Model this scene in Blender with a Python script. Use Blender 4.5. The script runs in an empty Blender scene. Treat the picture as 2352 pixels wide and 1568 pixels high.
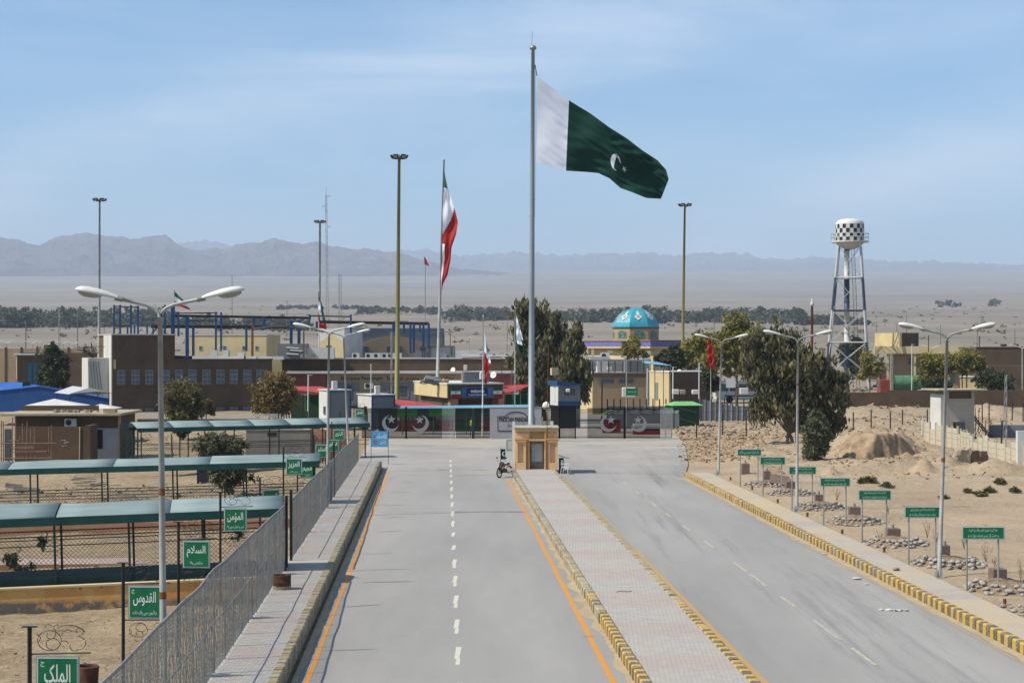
import bpy, bmesh, math, random
import numpy as np
from mathutils import Vector, Matrix, noise as mn
random.seed(7); rng = np.random.default_rng(7)
R = math.radians
sc = bpy.context.scene
COL = sc.collection
# ---------------------------------------------------------------- camera, sky, sun, exposure
F, CX, HY, H = 4043.0, 1176.0, 795.7, 8.0      # focal length in picture units, axis, level line, eye height (m)
cam_d = bpy.data.cameras.new('camera'); cam = bpy.data.objects.new('camera', cam_d); COL.objects.link(cam)
cam.location = (0, 0, H); cam.rotation_euler = (R(90), 0, 0)
cam_d.sensor_width = 36; cam_d.lens = 36 * F / 2352; cam_d.shift_y = (HY - 784) / 2352
cam_d.clip_start = 0.5; cam_d.clip_end = 60000
sc.camera = cam
SUN_EL, SUN_AZ = R(49), R(197)                 # azimuth of the sun measured from +X
world = bpy.data.worlds.new('World'); sc.world = world; world.use_nodes = True
wn, wl = world.node_tree.nodes, world.node_tree.links
wn.clear()
wo = wn.new('ShaderNodeOutputWorld'); bg = wn.new('ShaderNodeBackground'); sky = wn.new('ShaderNodeTexSky')
sky.sky_type = 'NISHITA'; sky.sun_disc = False; sky.sun_elevation = SUN_EL
sky.sun_rotation = R(90) - SUN_AZ; sky.altitude = 900; sky.air_density = 1.0; sky.dust_density = 1.6; sky.ozone_density = 2.0
bg.inputs['Strength'].default_value = 0.10
tc = wn.new('ShaderNodeTexCoord')
def wmath(op, a, b=None):
    n = wn.new('ShaderNodeMath'); n.operation = op
    for i, v in enumerate((a, b)):
        if v is None: continue
        if isinstance(v, (int, float)): n.inputs[i].default_value = v
        else: wl.new(v, n.inputs[i])
    return n.outputs[0]
sp = wn.new('ShaderNodeSeparateXYZ'); wl.new(tc.outputs['Generated'], sp.inputs[0])
# thin cirrus: streets of soft streaks climbing gently, broken up by noise
cn = wn.new('ShaderNodeTexNoise'); cn.inputs['Scale'].default_value = 5.0; cn.inputs['Detail'].default_value = 8; cn.inputs['Roughness'].default_value = 0.55
wl.new(tc.outputs['Generated'], cn.inputs['Vector'])
mp = wn.new('ShaderNodeMapping'); mp.inputs['Rotation'].default_value = (0, R(17), 0); mp.inputs['Scale'].default_value = (3.0, 3.0, 20); mp.inputs['Location'].default_value = (.35, 0, .2)
wl.new(tc.outputs['Generated'], mp.inputs[0])
c2_ = wn.new('ShaderNodeTexNoise'); c2_.inputs['Scale'].default_value = 1.0; c2_.inputs['Detail'].default_value = 8; c2_.inputs['Roughness'].default_value = 0.6; c2_.inputs['Distortion'].default_value = 0.4
wl.new(mp.outputs[0], c2_.inputs['Vector'])
wv_ = wmath('SUBTRACT', sp.outputs[2], wmath('MULTIPLY', sp.outputs[0], 0.31))
wv_ = wmath('ADD', wv_, wmath('MULTIPLY', wmath('SUBTRACT', cn.outputs[0], 0.5), 0.07))
ph = wmath('MULTIPLY', wmath('SUBTRACT', wv_, 0.172), 2 * math.pi / 0.15)
cb = wmath('MULTIPLY', wmath('ADD', wmath('COSINE', ph), 1.0), 0.5)
cb = wmath('POWER', cb, 3.0)
cl = wmath('MULTIPLY', cb, wmath('ADD', wmath('MULTIPLY', c2_.outputs[0], 1.3), -0.10))
r2_ = wn.new('ShaderNodeValToRGB'); r2_.color_ramp.elements[0].position = .42; r2_.color_ramp.elements[1].position = .75; r2_.color_ramp.elements[1].color = (.30, .30, .30, 1); wl.new(c2_.outputs[0], r2_.inputs[0])
cr_out = wmath('MINIMUM', wmath('ADD', wmath('MULTIPLY', cl, 0.72), r2_.outputs[0]), 0.75)
tint = wn.new('ShaderNodeMix'); tint.data_type = 'RGBA'; tint.blend_type = 'MULTIPLY'; tint.inputs[0].default_value = 1.0
wl.new(sky.outputs[0], tint.inputs[6]); tint.inputs[7].default_value = (0.56, 0.90, 1.08, 1)
cm = wn.new('ShaderNodeMix'); cm.data_type = 'RGBA'; wl.new(cr_out, cm.inputs[0]); wl.new(tint.outputs[2], cm.inputs[6])
cm.inputs[7].default_value = (6.2, 6.9, 7.9, 1)
wl.new(cm.outputs[2], bg.inputs['Color']); wl.new(bg.outputs[0], wo.inputs[0])
sun_d = bpy.data.lights.new('sun', 'SUN'); sun_d.energy = 4.9; sun_d.angle = R(0.53); sun_d.color = (1.0, 0.925, 0.80)
sun = bpy.data.objects.new('sun', sun_d); COL.objects.link(sun)
sdir = Vector((math.cos(SUN_EL) * math.cos(SUN_AZ), math.cos(SUN_EL) * math.sin(SUN_AZ), math.sin(SUN_EL)))
sun.rotation_euler = sdir.to_track_quat('Z', 'Y').to_euler(); sun.location = (-60, 0, 80)
sc.view_settings.view_transform = 'Standard'; sc.view_settings.look = 'None'; sc.view_settings.gamma = 1.0
sc.view_settings.use_curve_mapping = False; sc.view_settings.exposure = 0.50
sc.cycles.volume_bounces = 0; sc.cycles.max_bounces = 6; sc.cycles.transparent_max_bounces = 16

# ---------------------------------------------------------------- placing by measured directions
def W(x, y, D): return Vector(((x - CX) / F * D, D, H - (y - HY) / F * D))
def G(x, y, z=0.0):
    D = F * (H - z) / (y - HY); return Vector(((x - CX) / F * D, D, z))
def X(x, D): return (x - CX) / F * D
def Z(y, D): return H - (y - HY) / F * D
def PX(D, n=1.0): return n * D / F
def RD(xr, Y, z=0.0): return Vector((xr - 0.0432 * Y, Y, z))
ROAD_A = math.atan(0.0432)
PROF = [(-500, 0), (330, 0), (450, 1.96), (700, 7.3), (1500, 29.4), (3000, 79), (6000, 202), (9000, 354), (12000, 523), (30000, 1300)]
def prof(Y):
    for (a, za), (b, zb) in zip(PROF, PROF[1:]):
        if Y <= b: return za + (zb - za) * max(0, (Y - a)) / (b - a)
    return PROF[-1][1]

# ---------------------------------------------------------------- materials
_m = {}
def lin(c):
    return tuple(((v / 12.92) if v <= 0.04045 else ((v + 0.055) / 1.055) ** 2.4) for v in c)
def hx(s):
    return tuple(.74 * c for c in lin(tuple(int(s[i:i + 2], 16) / 255 for i in (0, 2, 4))))
def M(name, col, rough=0.85, var=0.12, scale=2.0, bump=0.0, bscale=None, metal=0.0, col2=None, lo=0.35, hi=0.65, spec=0.3, stretch=None, trans=0.0):
    if name in _m: return _m[name]
    m = bpy.data.materials.new(name); m.use_nodes = True; _m[name] = m
    n, l = m.node_tree.nodes, m.node_tree.links
    b = n['Principled BSDF']; b.inputs['Roughness'].default_value = rough; b.inputs['Metallic'].default_value = metal
    b.inputs['Specular IOR Level'].default_value = spec
    t = n.new('ShaderNodeTexCoord'); vec = t.outputs['Object']
    if stretch:
        mpn = n.new('ShaderNodeMapping'); mpn.inputs['Scale'].default_value = stretch; l.new(vec, mpn.inputs[0]); vec = mpn.outputs[0]
    nz = n.new('ShaderNodeTexNoise'); nz.inputs['Scale'].default_value = scale; nz.inputs['Detail'].default_value = 6; nz.inputs['Roughness'].default_value = 0.62
    l.new(vec, nz.inputs['Vector'])
    rp = n.new('ShaderNodeValToRGB'); rp.color_ramp.elements[0].position = lo; rp.color_ramp.elements[1].position = hi
    c2 = col2 or tuple(min(1, c * (1 + var)) for c in col); c1 = col if col2 else tuple(c * (1 - var) for c in col)
    rp.color_ramp.elements[0].color = (*c1, 1); rp.color_ramp.elements[1].color = (*c2, 1)
    l.new(nz.outputs[0], rp.inputs[0]); l.new(rp.outputs[0], b.inputs['Base Color'])
    if bump:
        nb = n.new('ShaderNodeTexNoise'); nb.inputs['Scale'].default_value = bscale or scale * 4; nb.inputs['Detail'].default_value = 5; l.new(vec, nb.inputs['Vector'])
        bp = n.new('ShaderNodeBump'); bp.inputs['Strength'].default_value = 1.0; bp.inputs['Distance'].default_value = bump
        l.new(nb.outputs[0], bp.inputs['Height']); l.new(bp.outputs[0], b.inputs['Normal'])
    if trans:
        tr = n.new('ShaderNodeBsdfTranslucent'); l.new(rp.outputs[0], tr.inputs[0]); ms = n.new('ShaderNodeMixShader'); ms.inputs[0].default_value = trans
        l.new(b.outputs[0], ms.inputs[1]); l.new(tr.outputs[0], ms.inputs[2]); l.new(ms.outputs[0], n['Material Output'].inputs[0])
    return m
def nodes(m): return m.node_tree.nodes, m.node_tree.links
def base_color_socket(m): return m.node_tree.nodes['Principled BSDF'].inputs['Base Color']

# ---------------------------------------------------------------- mesh building
class MB:
    def __init__(s): s.v = []; s.f = []; s.mi = []; s.mats = []; s.cur = 0
    def use(s, m):
        if m not in s.mats: s.mats.append(m)
        s.cur = s.mats.index(m); return s
    def add(s, vs, fs):
        o = len(s.v); s.v += [tuple(v) for v in vs]; s.f += [tuple(i + o for i in f) for f in fs]; s.mi += [s.cur] * len(fs); return s
    def box(s, x0, x1, y0, y1, z0, z1):
        v = [(x0, y0, z0), (x1, y0, z0), (x1, y1, z0), (x0, y1, z0), (x0, y0, z1), (x1, y0, z1), (x1, y1, z1), (x0, y1, z1)]
        return s.add(v, [(0, 3, 2, 1), (4, 5, 6, 7), (0, 1, 5, 4), (1, 2, 6, 5), (2, 3, 7, 6), (3, 0, 4, 7)])
    def obox(s, c, sx, sy, sz, rz=0.0, rx=0.0, ry=0.0):
        m = Matrix.Rotation(rz, 3, 'Z') @ Matrix.Rotation(ry, 3, 'Y') @ Matrix.Rotation(rx, 3, 'X'); c = Vector(c)
        v = [c + m @ Vector((a * sx / 2, b * sy / 2, d * sz / 2)) for d in (-1, 1) for a, b in ((-1, -1), (1, -1), (1, 1), (-1, 1))]
        return s.add(v, [(0, 3, 2, 1), (4, 5, 6, 7), (0, 1, 5, 4), (1, 2, 6, 5), (2, 3, 7, 6), (3, 0, 4, 7)])
    def tube(s, pts, r, n=6, r2=None, closed=False, cap=True):
        pts = [Vector(p) for p in pts]; k = len(pts); rings = []
        for i, p in enumerate(pts):
            d = (pts[(i + 1) % k] - pts[i - 1]) if closed else (pts[min(i + 1, k - 1)] - pts[max(i - 1, 0)])
            d.normalize(); a = d.orthogonal().normalized() if abs(d.z) > 0.9 else d.cross(Vector((0, 0, 1))).normalized(); b = d.cross(a)
            rr = r if r2 is None else r + (r2 - r) * i / (k - 1)
            rings.append([p + a * rr * math.cos(2 * math.pi * j / n) + b * rr * math.sin(2 * math.pi * j / n) for j in range(n)])
        vs = [q for rg in rings for q in rg]; fs = []
        for i in range(k if closed else k - 1):
            for j in range(n):
                a, b = i * n + j, i * n + (j + 1) % n; c, d = ((i + 1) % k) * n + (j + 1) % n, ((i + 1) % k) * n + j
                fs.append((a, b, c, d))
        if cap and not closed: fs += [tuple(range(n)), tuple(range((k - 1) * n, k * n))[::-1]]
        return s.add(vs, fs)
    def lathe(s, prof_, c=(0, 0, 0), n=24, a0=0.0):
        c = Vector(c); vs = []; fs = []; k = len(prof_)
        for r, z in prof_:
            for j in range(n):
                t = a0 + 2 * math.pi * j / n; vs.append(c + Vector((r * math.cos(t), r * math.sin(t), z)))
        for i in range(k - 1):
            for j in range(n): fs.append((i * n + j, i * n + (j + 1) % n, (i + 1) * n + (j + 1) % n, (i + 1) * n + j))
        return s.add(vs, fs)
    def prism(s, poly, y0, y1):                 # polygon in x,z pushed along y
        k = len(poly); vs = [(x, y0, z) for x, z in poly] + [(x, y1, z) for x, z in poly]
        return s.add(vs, [tuple(range(k)), tuple(range(k, 2 * k))[::-1]] + [(i, i + k, (i + 1) % k + k, (i + 1) % k) for i in range(k)])
    def prismz(s, poly, z0, z1):
        k = len(poly); vs = [(p[0], p[1], z0) for p in poly] + [(p[0], p[1], z1) for p in poly]
        return s.add(vs, [tuple(range(k))[::-1], tuple(range(k, 2 * k))] + [(i, (i + 1) % k, (i + 1) % k + k, i + k) for i in range(k)])
    def grid(s, rows):                           # rows of points
        k = len(rows[0]); vs = [p for r_ in rows for p in r_]
        return s.add(vs, [(i * k + j, i * k + j + 1, (i + 1) * k + j + 1, (i + 1) * k + j) for i in range(len(rows) - 1) for j in range(k - 1)])
    def quad(s, a, b, c, d): return s.add([a, b, c, d], [(0, 1, 2, 3)])
    def mesh(s, name, smooth=False):
        me = bpy.data.meshes.new(name); me.from_pydata(s.v, [], s.f)
        for m in s.mats: me.materials.append(m)
        if len(s.mats) > 1: me.polygons.foreach_set('material_index', s.mi)
        if smooth: me.polygons.foreach_set('use_smooth', [True] * len(me.polygons))
        me.update(); return me
    def build(s, name, m=None, parent=None, smooth=False, loc=None, rz=None):
        if m is not None and not s.mats: s.mats = [m]; s.mi = [0] * len(s.f)
        return link(name, s.mesh(name, smooth), parent, loc, rz)
def link(name, me, parent=None, loc=None, rz=None):
    o = bpy.data.objects.new(name, me); COL.objects.link(o)
    if parent is not None: o.parent = parent
    if loc is not None: o.location = loc
    if rz is not None: o.rotation_euler = (0, 0, rz)
    return o
def tag(o, label=None, cat=None, group=None, kind=None):
    if label: o['label'] = label
    if cat: o['category'] = cat
    if group: o['group'] = group
    if kind: o['kind'] = kind
    return o
def thing(name, label, cat, loc=(0, 0, 0), rz=0.0, group=None):
    o = bpy.data.objects.new(name, None); COL.objects.link(o); o.location = loc; o.rotation_euler = (0, 0, rz)
    o.empty_display_size = 0.5
    return tag(o, label, cat, group)
def struct(o): return tag(o, kind='structure')
def copy_thing(root, loc, rz=None, label=None):
    def cp(o, par):
        c = o.copy(); COL.objects.link(c); c.parent = par
        for ch in list(o.children): cp(ch, c)
        return c
    c = cp(root, None); c.location = loc
    if rz is not None: c.rotation_euler = (0, 0, rz)
    if label: c['label'] = label
    return c
def solid(o, t=0.02):
    md = o.modifiers.new('thickness', 'SOLIDIFY'); md.thickness = t; return o
def bev(o, w=0.01, seg=1):
    md = o.modifiers.new('edge', 'BEVEL'); md.width = w; md.segments = seg; md.limit_method = 'ANGLE'; return o

# ---------------------------------------------------------------- writing
_A = {'ا': (0xFE8D, 2), 'آ': (0xFE81, 2), 'أ': (0xFE83, 2), 'ؤ': (0xFE85, 2), 'ئ': (0xFE89, 4), 'ب': (0xFE8F, 4), 'پ': (0xFB56, 4), 'ة': (0xFE93, 2), 'ت': (0xFE95, 4), 'ٹ': (0xFB66, 4),
      'ث': (0xFE99, 4), 'ج': (0xFE9D, 4), 'چ': (0xFB7A, 4), 'ح': (0xFEA1, 4), 'خ': (0xFEA5, 4), 'د': (0xFEA9, 2), 'ذ': (0xFEAB, 2), 'ر': (0xFEAD, 2), 'ڑ': (0xFB8C, 2), 'ز': (0xFEAF, 2),
      'ژ': (0xFB8A, 2), 'س': (0xFEB1, 4), 'ش': (0xFEB5, 4), 'ص': (0xFEB9, 4), 'ض': (0xFEBD, 4), 'ط': (0xFEC1, 4), 'ظ': (0xFEC5, 4), 'ع': (0xFEC9, 4), 'غ': (0xFECD, 4), 'ف': (0xFED1, 4),
      'ق': (0xFED5, 4), 'ک': (0xFB8E, 4), 'گ': (0xFB92, 4), 'ل': (0xFEDD, 4), 'م': (0xFEE1, 4), 'ن': (0xFEE5, 4), 'ں': (0xFB9E, 2), 'و': (0xFEED, 2), 'ہ': (0xFBA6, 4), 'ھ': (0xFBAA, 4),
      'ی': (0xFBFC, 4), 'ے': (0xFBAE, 2), 'ء': (0xFE80, 1)}
def arabic(s):
    s = ''.join(c for c in s if c == ' ' or c in _A)
    out = []; i = 0
    while i < len(s):
        c = s[i]
        if c == ' ': out.append(' '); i += 1; continue
        prev = i > 0 and s[i - 1] in _A and _A[s[i - 1]][1] == 4
        if c == 'ل' and i + 1 < len(s) and s[i + 1] == 'ا':
            out.append(chr(0xFEFC if prev else 0xFEFB)); i += 2; continue
        nxt = _A[c][1] == 4 and i + 1 < len(s) and s[i + 1] in _A and s[i + 1] != 'ء'
        b = _A[c][0]; out.append(chr(b + (3 if prev and nxt else 2 if nxt else 1 if prev else 0))); i += 1
    return ''.join(reversed(out))
def text_mesh(txt, w, h, rtl=False, bold=0.0, keep=False):
    cu = bpy.data.curves.new('lettering', 'FONT'); cu.body = arabic(txt) if rtl else txt; cu.size = 1.0; cu.offset = bold; cu.resolution_u = 3
    o = bpy.data.objects.new('lettering', cu); COL.objects.link(o)
    bpy.context.view_layer.update()
    me = bpy.data.meshes.new_from_object(o.evaluated_get(bpy.context.evaluated_depsgraph_get()))
    bpy.data.objects.remove(o); 
    n = len(me.vertices)
    if not n: return me
    a = np.zeros(n * 3, np.float32); me.vertices.foreach_get('co', a); a = a.reshape(-1, 3)
    lo, hi = a.min(0), a.max(0); sx = w / max(1e-6, hi[0] - lo[0]); sz = h / max(1e-6, hi[1] - lo[1])
    if keep: sx = sz = min(sx, sz)
    b = np.zeros_like(a); b[:, 0] = (a[:, 0] - (lo[0] + hi[0]) / 2) * sx; b[:, 2] = (a[:, 1] - (lo[1] + hi[1]) / 2) * sz
    me.vertices.foreach_set('co', b.ravel()); me.update(); return me
def text(parent, txt, c, w, h, m, rtl=False, bold=0.0, name='lettering', keep=False):
    me = text_mesh(txt, w, h, rtl, bold, keep); me.materials.clear(); me.materials.append(m)
    for p in me.polygons: p.material_index = 0
    return link(name, me, parent, c)
# ================================================================ GROUND
MOUNDS = []   # (x, y, rx, ry, h, steepness)
def mound(px, D, wpx, ry, h, p=1.6): MOUNDS.append((X(px, D), D, wpx * D / F, ry, h, p))
mound(1992, 136, 105, 4.5, 1.9, 1.3); mound(1945, 128, 55, 2.4, .9, 1.4); mound(2075, 134, 60, 3, .9, 1.5)
mound(2280, 112.5, 85, 2.2, .95, 1.3); mound(2175, 118, 45, 2.0, .9, 1.3); mound(2345, 114, 40, 2, .7); mound(2120, 112, 26, 1.0, .8, 1.0)
mound(1990, 205, 90, 8, 1.1); mound(2080, 212, 70, 6, .8); mound(2270, 208, 80, 7, 1.2); mound(1660, 132, 60, 3, .5); mound(1600, 134, 40, 4, .45); mound(1740, 128, 60, 4, .4)
mound(1640, 122, 50, 2.2, .45); mound(1700, 141, 80, 2, .5); mound(1905, 110, 26, 1.2, .8, 1.1); mound(1575, 144, 30, 2, .4)
mound(400, 93, 40, 2.2, 1.0, 1.1); mound(230, 97, 110, 4, .7); mound(60, 92, 80, 3, .5); mound(560, 94, 90, 4, .6); mound(330, 128, 120, 2.6, .6); mound(480, 131, 80, 3, .5); mound(170, 122, 90, 2, .5)
for q_ in range(9): MOUNDS.append((18.5 + q_ * 1.25, 112.2 + .3 * math.sin(q_ * 1.7), 1.1, .5, .34, 1.2))
def gz(x, y):
    z = prof(y); xr = x + 0.0432 * y
    if y > 330: 
        return z + (mn.noise(Vector((x / 90, y / 140, 3))) * 1.2 if y > 380 else 0) * min(1, (y - 330) / 400)
    def sm(t): t = max(0, min(1, t)); return t * t * (3 - 2 * t)
    rough = mn.noise(Vector((x * .35, y * .35, 0))) * .16 + mn.noise(Vector((x * 1.3, y * 1.3, 5))) * .07
    left = sm((-5.25 - xr) / .5) * (1 - sm((y - 150) / 30))
    road = 1 - sm((-5.3 - xr) / .4) if xr < 5 else 1 - sm((xr - (16.9 if y < 108 else 17 + (y - 108) * .2)) / 2.2)
    if y > 156: road = sm((xr + 7) / 1.2) * (1 - sm((xr - 21.5) / 2)) * (1 - sm((y - 230) / 8))
    z += (-.55 - .026 * max(0, min(25, -7 - xr))) * left
    amp = 1.0
    if 16 < xr < 60 and 112 < y < 152: amp = 2.4
    if xr < -5 and 84 < y < 112: amp = 2.2
    if xr > 17 and y < 100: amp = .35
    if y > 156: amp = .5
    z += rough * amp * (1 - road)
    for mx, my, rx, ry, h, p in MOUNDS:
        d = math.hypot((x - mx) / rx, (y - my) / ry)
        if d < 1.3:
            k = max(0, 1 - d ** p) if d < 1 else 0
            z += k * (h + mn.noise(Vector((x * 1.6, y * 1.6, 9))) * .35 * h)
    return z * (1 - road) - .07 * road
rows = []; y = -30.0
ys = []
while y < 250: ys.append(y); y += 2.0 if y < 36 else .55 if y < 155 else .9
while y < 23500: ys.append(y); y *= 1.035
N = 420
for y in ys:
    half = 18 + .42 * abs(y) if y < 400 else .42 * y + 18 + (y - 400) * .25
    rows.append([(half * (2 * j / (N - 1) - 1) + 0, y, 0) for j in range(N)])
rows = [[(px_, y_, gz(px_, y_)) for px_, y_, _ in r_] for r_ in rows]
gm = MB().grid(rows)
# ground material: sand close by, grey gravel plain beyond, tracks and stones
mg = M('dry_earth', hx('bfa283'), .95, scale=.22, col2=hx('d2b696'), lo=.3, hi=.7, spec=.1)
n, l = nodes(mg); bsdf = n['Principled BSDF']
geo = n.new('ShaderNodeNewGeometry')
def tex(scale, det=6, rough=.6, vec=None, st=None):
    t = n.new('ShaderNodeTexNoise'); t.inputs['Scale'].default_value = scale; t.inputs['Detail'].default_value = det; t.inputs['Roughness'].default_value = rough
    v = vec or geo.outputs['Position']
    if st:
        q = n.new('ShaderNodeMapping'); q.inputs['Scale'].default_value = st; l.new(v, q.inputs[0]); v = q.outputs[0]
    l.new(v, t.inputs['Vector']); return t.outputs[0]
def ramp(v, a, b, ca=(0, 0, 0), cb=(1, 1, 1)):
    r = n.new('ShaderNodeValToRGB'); r.color_ramp.elements[0].position = a; r.color_ramp.elements[1].position = b
    r.color_ramp.elements[0].color = (*ca, 1); r.color_ramp.elements[1].color = (*cb, 1); l.new(v, r.inputs[0]); return r.outputs[0]
def mix(f, a, b, mode='MIX'):
    m = n.new('ShaderNodeMix'); m.data_type = 'RGBA'; m.blend_type = mode
    for s_, v in ((0, f), (6, a), (7, b)):
        if isinstance(v, (int, float)): m.inputs[s_].default_value = v
        elif isinstance(v, tuple): m.inputs[s_].default_value = (*v, 1)
        else: l.new(v, m.inputs[s_])
    return m.outputs[2]
def mrange(v, a, b):
    r = n.new('ShaderNodeMapRange'); r.inputs[1].default_value = a; r.inputs[2].default_value = b; l.new(v, r.inputs[0]); return r.outputs[0]
sepn = n.new('ShaderNodeSeparateXYZ'); l.new(geo.outputs['Position'], sepn.inputs[0])
sand = mix(ramp(tex(.16, 7, .65), .35, .68), hx('95836b'), hx('b5a084'))
left_e = mix(ramp(tex(.5, 8, .7), .3, .7), hx('7a694f'), hx('a08c6e'))
near = mix(mrange(sepn.outputs[0], -3, 4), left_e, sand)
grit = ramp(tex(2.6, 8, .8), .40, .62)
near = mix(mix(1.0, grit, (.42, .42, .42), 'MULTIPLY'), near, hx('cbbaa2'))
specks = ramp(tex(9, 3, .5), .64, .70)
near = mix(mix(1.0, specks, (.75, .75, .75), 'MULTIPLY'), near, hx('665646'))
dy_ = n.new('ShaderNodeMath'); dy_.operation = 'MULTIPLY_ADD'; l.new(tex(.05, 3, .5), dy_.inputs[0]); dy_.inputs[1].default_value = 9.0; l.new(sepn.outputs[1], dy_.inputs[2])
dd_ = n.new('ShaderNodeMath'); dd_.operation = 'SUBTRACT'; l.new(dy_.outputs[0], dd_.inputs[0]); dd_.inputs[1].default_value = 111.0; ab_ = n.new('ShaderNodeMath'); ab_.operation = 'ABSOLUTE'; l.new(dd_.outputs[0], ab_.inputs[0])
tk = n.new('ShaderNodeMath'); tk.operation = 'MULTIPLY'; l.new(mrange(ab_.outputs[0], 1.9, 1.1), tk.inputs[0]); l.new(mrange(sepn.outputs[0], 13, 15), tk.inputs[1])
near = mix(mix(1.0, tk.outputs[0], (.6, .6, .6), 'MULTIPLY'), near, hx('b3a593'))
near = mix(mix(1.0, ramp(tex(.9, 9, .8), .56, .68), (.5, .5, .5), 'MULTIPLY'), near, hx('7b6449'))
plain = mix(ramp(tex(.012, 8, .7, st=(.6, 1, 1)), .35, .65), hx('6d655c'), hx('8d8478'))
plain = mix(mix(1.0, ramp(tex(.05, 8, .78, st=(.7, 1, 1)), .50, .66), (.5, .5, .5), 'MULTIPLY'), plain, hx('6b665e'))
plain = mix(mix(1.0, ramp(tex(.0022, 8, .75, st=(.5, 1, 1)), .40, .66), (.4, .4, .4), 'MULTIPLY'), plain, hx('b5a898'))
l.new(mix(mrange(sepn.outputs[1], 180, 420), near, plain), bsdf.inputs['Base Color'])
bp = n.new('ShaderNodeBump'); bp.inputs['Distance'].default_value = .09; bp.inputs['Strength'].default_value = 1
l.new(tex(3.2, 8, .72), bp.inputs['Height']); l.new(bp.outputs[0], bsdf.inputs['Normal'])
ground = struct(gm.build('ground', mg, smooth=True))
# ---------------------------------------------------------------- mountains
mm = M('mountain_rock', hx('4c4440'), .95, scale=.0012, col2=hx('6a5d55'), spec=.05, bump=60, bscale=.003)
def ridge_mesh(name, pts, Yb, Yc, seed, amp, rows_n=46, back=1800, x0=-200, x1=2560, n=520):
    P = sorted(pts)
    def crest(xq):
        if xq <= P[0][0]: return P[0][1]
        for (a, ya), (b, yb) in zip(P, P[1:]):
            if xq <= b: return ya + (yb - ya) * (xq - a) / (b - a)
        return P[-1][1]
    g = []
    for i in range(rows_n + 1):
        t = i / rows_n; Y = Yb + (Yc - Yb) * t; row = []
        for j in range(n):
            xq = x0 + (x1 - x0) * j / (n - 1)
            Xw = (xq - CX) / F * Y
            zc = H - (crest(xq) - HY) / F * Yc; zb = prof(Y) - 30
            rg = 1 - abs(mn.fractal(Vector((Xw / 520 + seed, Y / 620, seed)), 1.0, 2.1, 6)) * 1.25
            rg2 = mn.fractal(Vector((Xw / 130 + seed, Y / 130, seed)), .9, 2.1, 4)
            s_ = t ** 1.25
            z = zb + max(0, zc - zb) * s_ * (1 - (1 - s_) * .25) * (1 + (rg - .75) * amp * (1.25 - t)) + rg2 * 34 * min(1, t * 4) * (.6 + .8 * (Yc > 15000))
            row.append((Xw, Y, max(z, prof(Y) - 60)))
        g.append(row)
    last = g[-1]; g.append([(x_, Yc + back, prof(Yc) - 300) for x_, y_, z_ in last])
    return struct(MB().grid(g).build(name, mm, smooth=False))
r1 = [(-300, 560), (0, 549), (40, 548), (70, 556), (92, 562), (110, 552), (150, 544), (200, 541), (262, 545), (300, 545), (335, 543), (380, 546), (420, 566), (470, 577), (505, 575), (560, 557), (575, 556), (600, 551), (633, 541), (660, 549), (700, 556), (725, 554), (750, 568),
      (800, 572), (850, 575), (880, 582), (900, 579), (935, 589), (965, 597), (1000, 606), (1060, 622), (1200, 640), (2500, 680)]
ridge_mesh('mountains', r1, 9300, 12000, 3.1, .9)
r2 = [(-300, 600), (330, 560), (420, 556), (480, 560), (560, 572), (700, 590), (930, 577), (1000, 585), (1050, 592), (1150, 585), (1230, 590), (1300, 588), (1400, 590), (1480, 586), (1560, 591), (1640, 589), (1700, 593), (1800, 598), (1850, 596), (1900, 601),
      (1960, 598), (2040, 605), (2150, 612), (2250, 610), (2300, 614), (2560, 624)]
ridge_mesh('mountains', [(x_, y_ - 3 * (1 + math.sin(x_ / 37.0)) ) for x_, y_ in r2], 15500, 19000, 8.4, .8)
# haze: one closed box of thin even air, sky outside
hzm = bpy.data.materials.new('haze_air'); hzm.use_nodes = True; hn, hl = hzm.node_tree.nodes, hzm.node_tree.links
for q in list(hn):
    if q.type == 'BSDF_PRINCIPLED': hn.remove(q)
pv = hn.new('ShaderNodeVolumePrincipled'); pv.inputs['Color'].default_value = (.70, .82, 1.0, 1); pv.inputs['Density'].default_value = 0.95e-4; pv.inputs['Anisotropy'].default_value = 0.0
hl.new(pv.outputs[0], hn['Material Output'].inputs['Volume'])
tag(MB().box(-26000, 26000, -400, 25500, -3.0, 1180).build('haze', hzm), kind='stuff')

# ================================================================ ROADS
def bricktex(m, sx, sy, c1, c2, mortar, msize=.015, offset=.5, rot=0):
    n, l = nodes(m); t = n.new('ShaderNodeTexCoord'); mp_ = n.new('ShaderNodeMapping'); mp_.inputs['Rotation'].default_value = (0, 0, rot); l.new(t.outputs['Object'], mp_.inputs[0])
    b = n.new('ShaderNodeTexBrick'); b.inputs['Scale'].default_value = 1; b.inputs['Brick Width'].default_value = sx; b.inputs['Row Height'].default_value = sy
    b.inputs['Mortar Size'].default_value = msize; b.inputs['Color1'].default_value = (*c1, 1); b.inputs['Color2'].default_value = (*c2, 1); b.inputs['Mortar'].default_value = (*mortar, 1); b.offset = offset
    l.new(mp_.outputs[0], b.inputs['Vector']); return b, mp_
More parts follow.
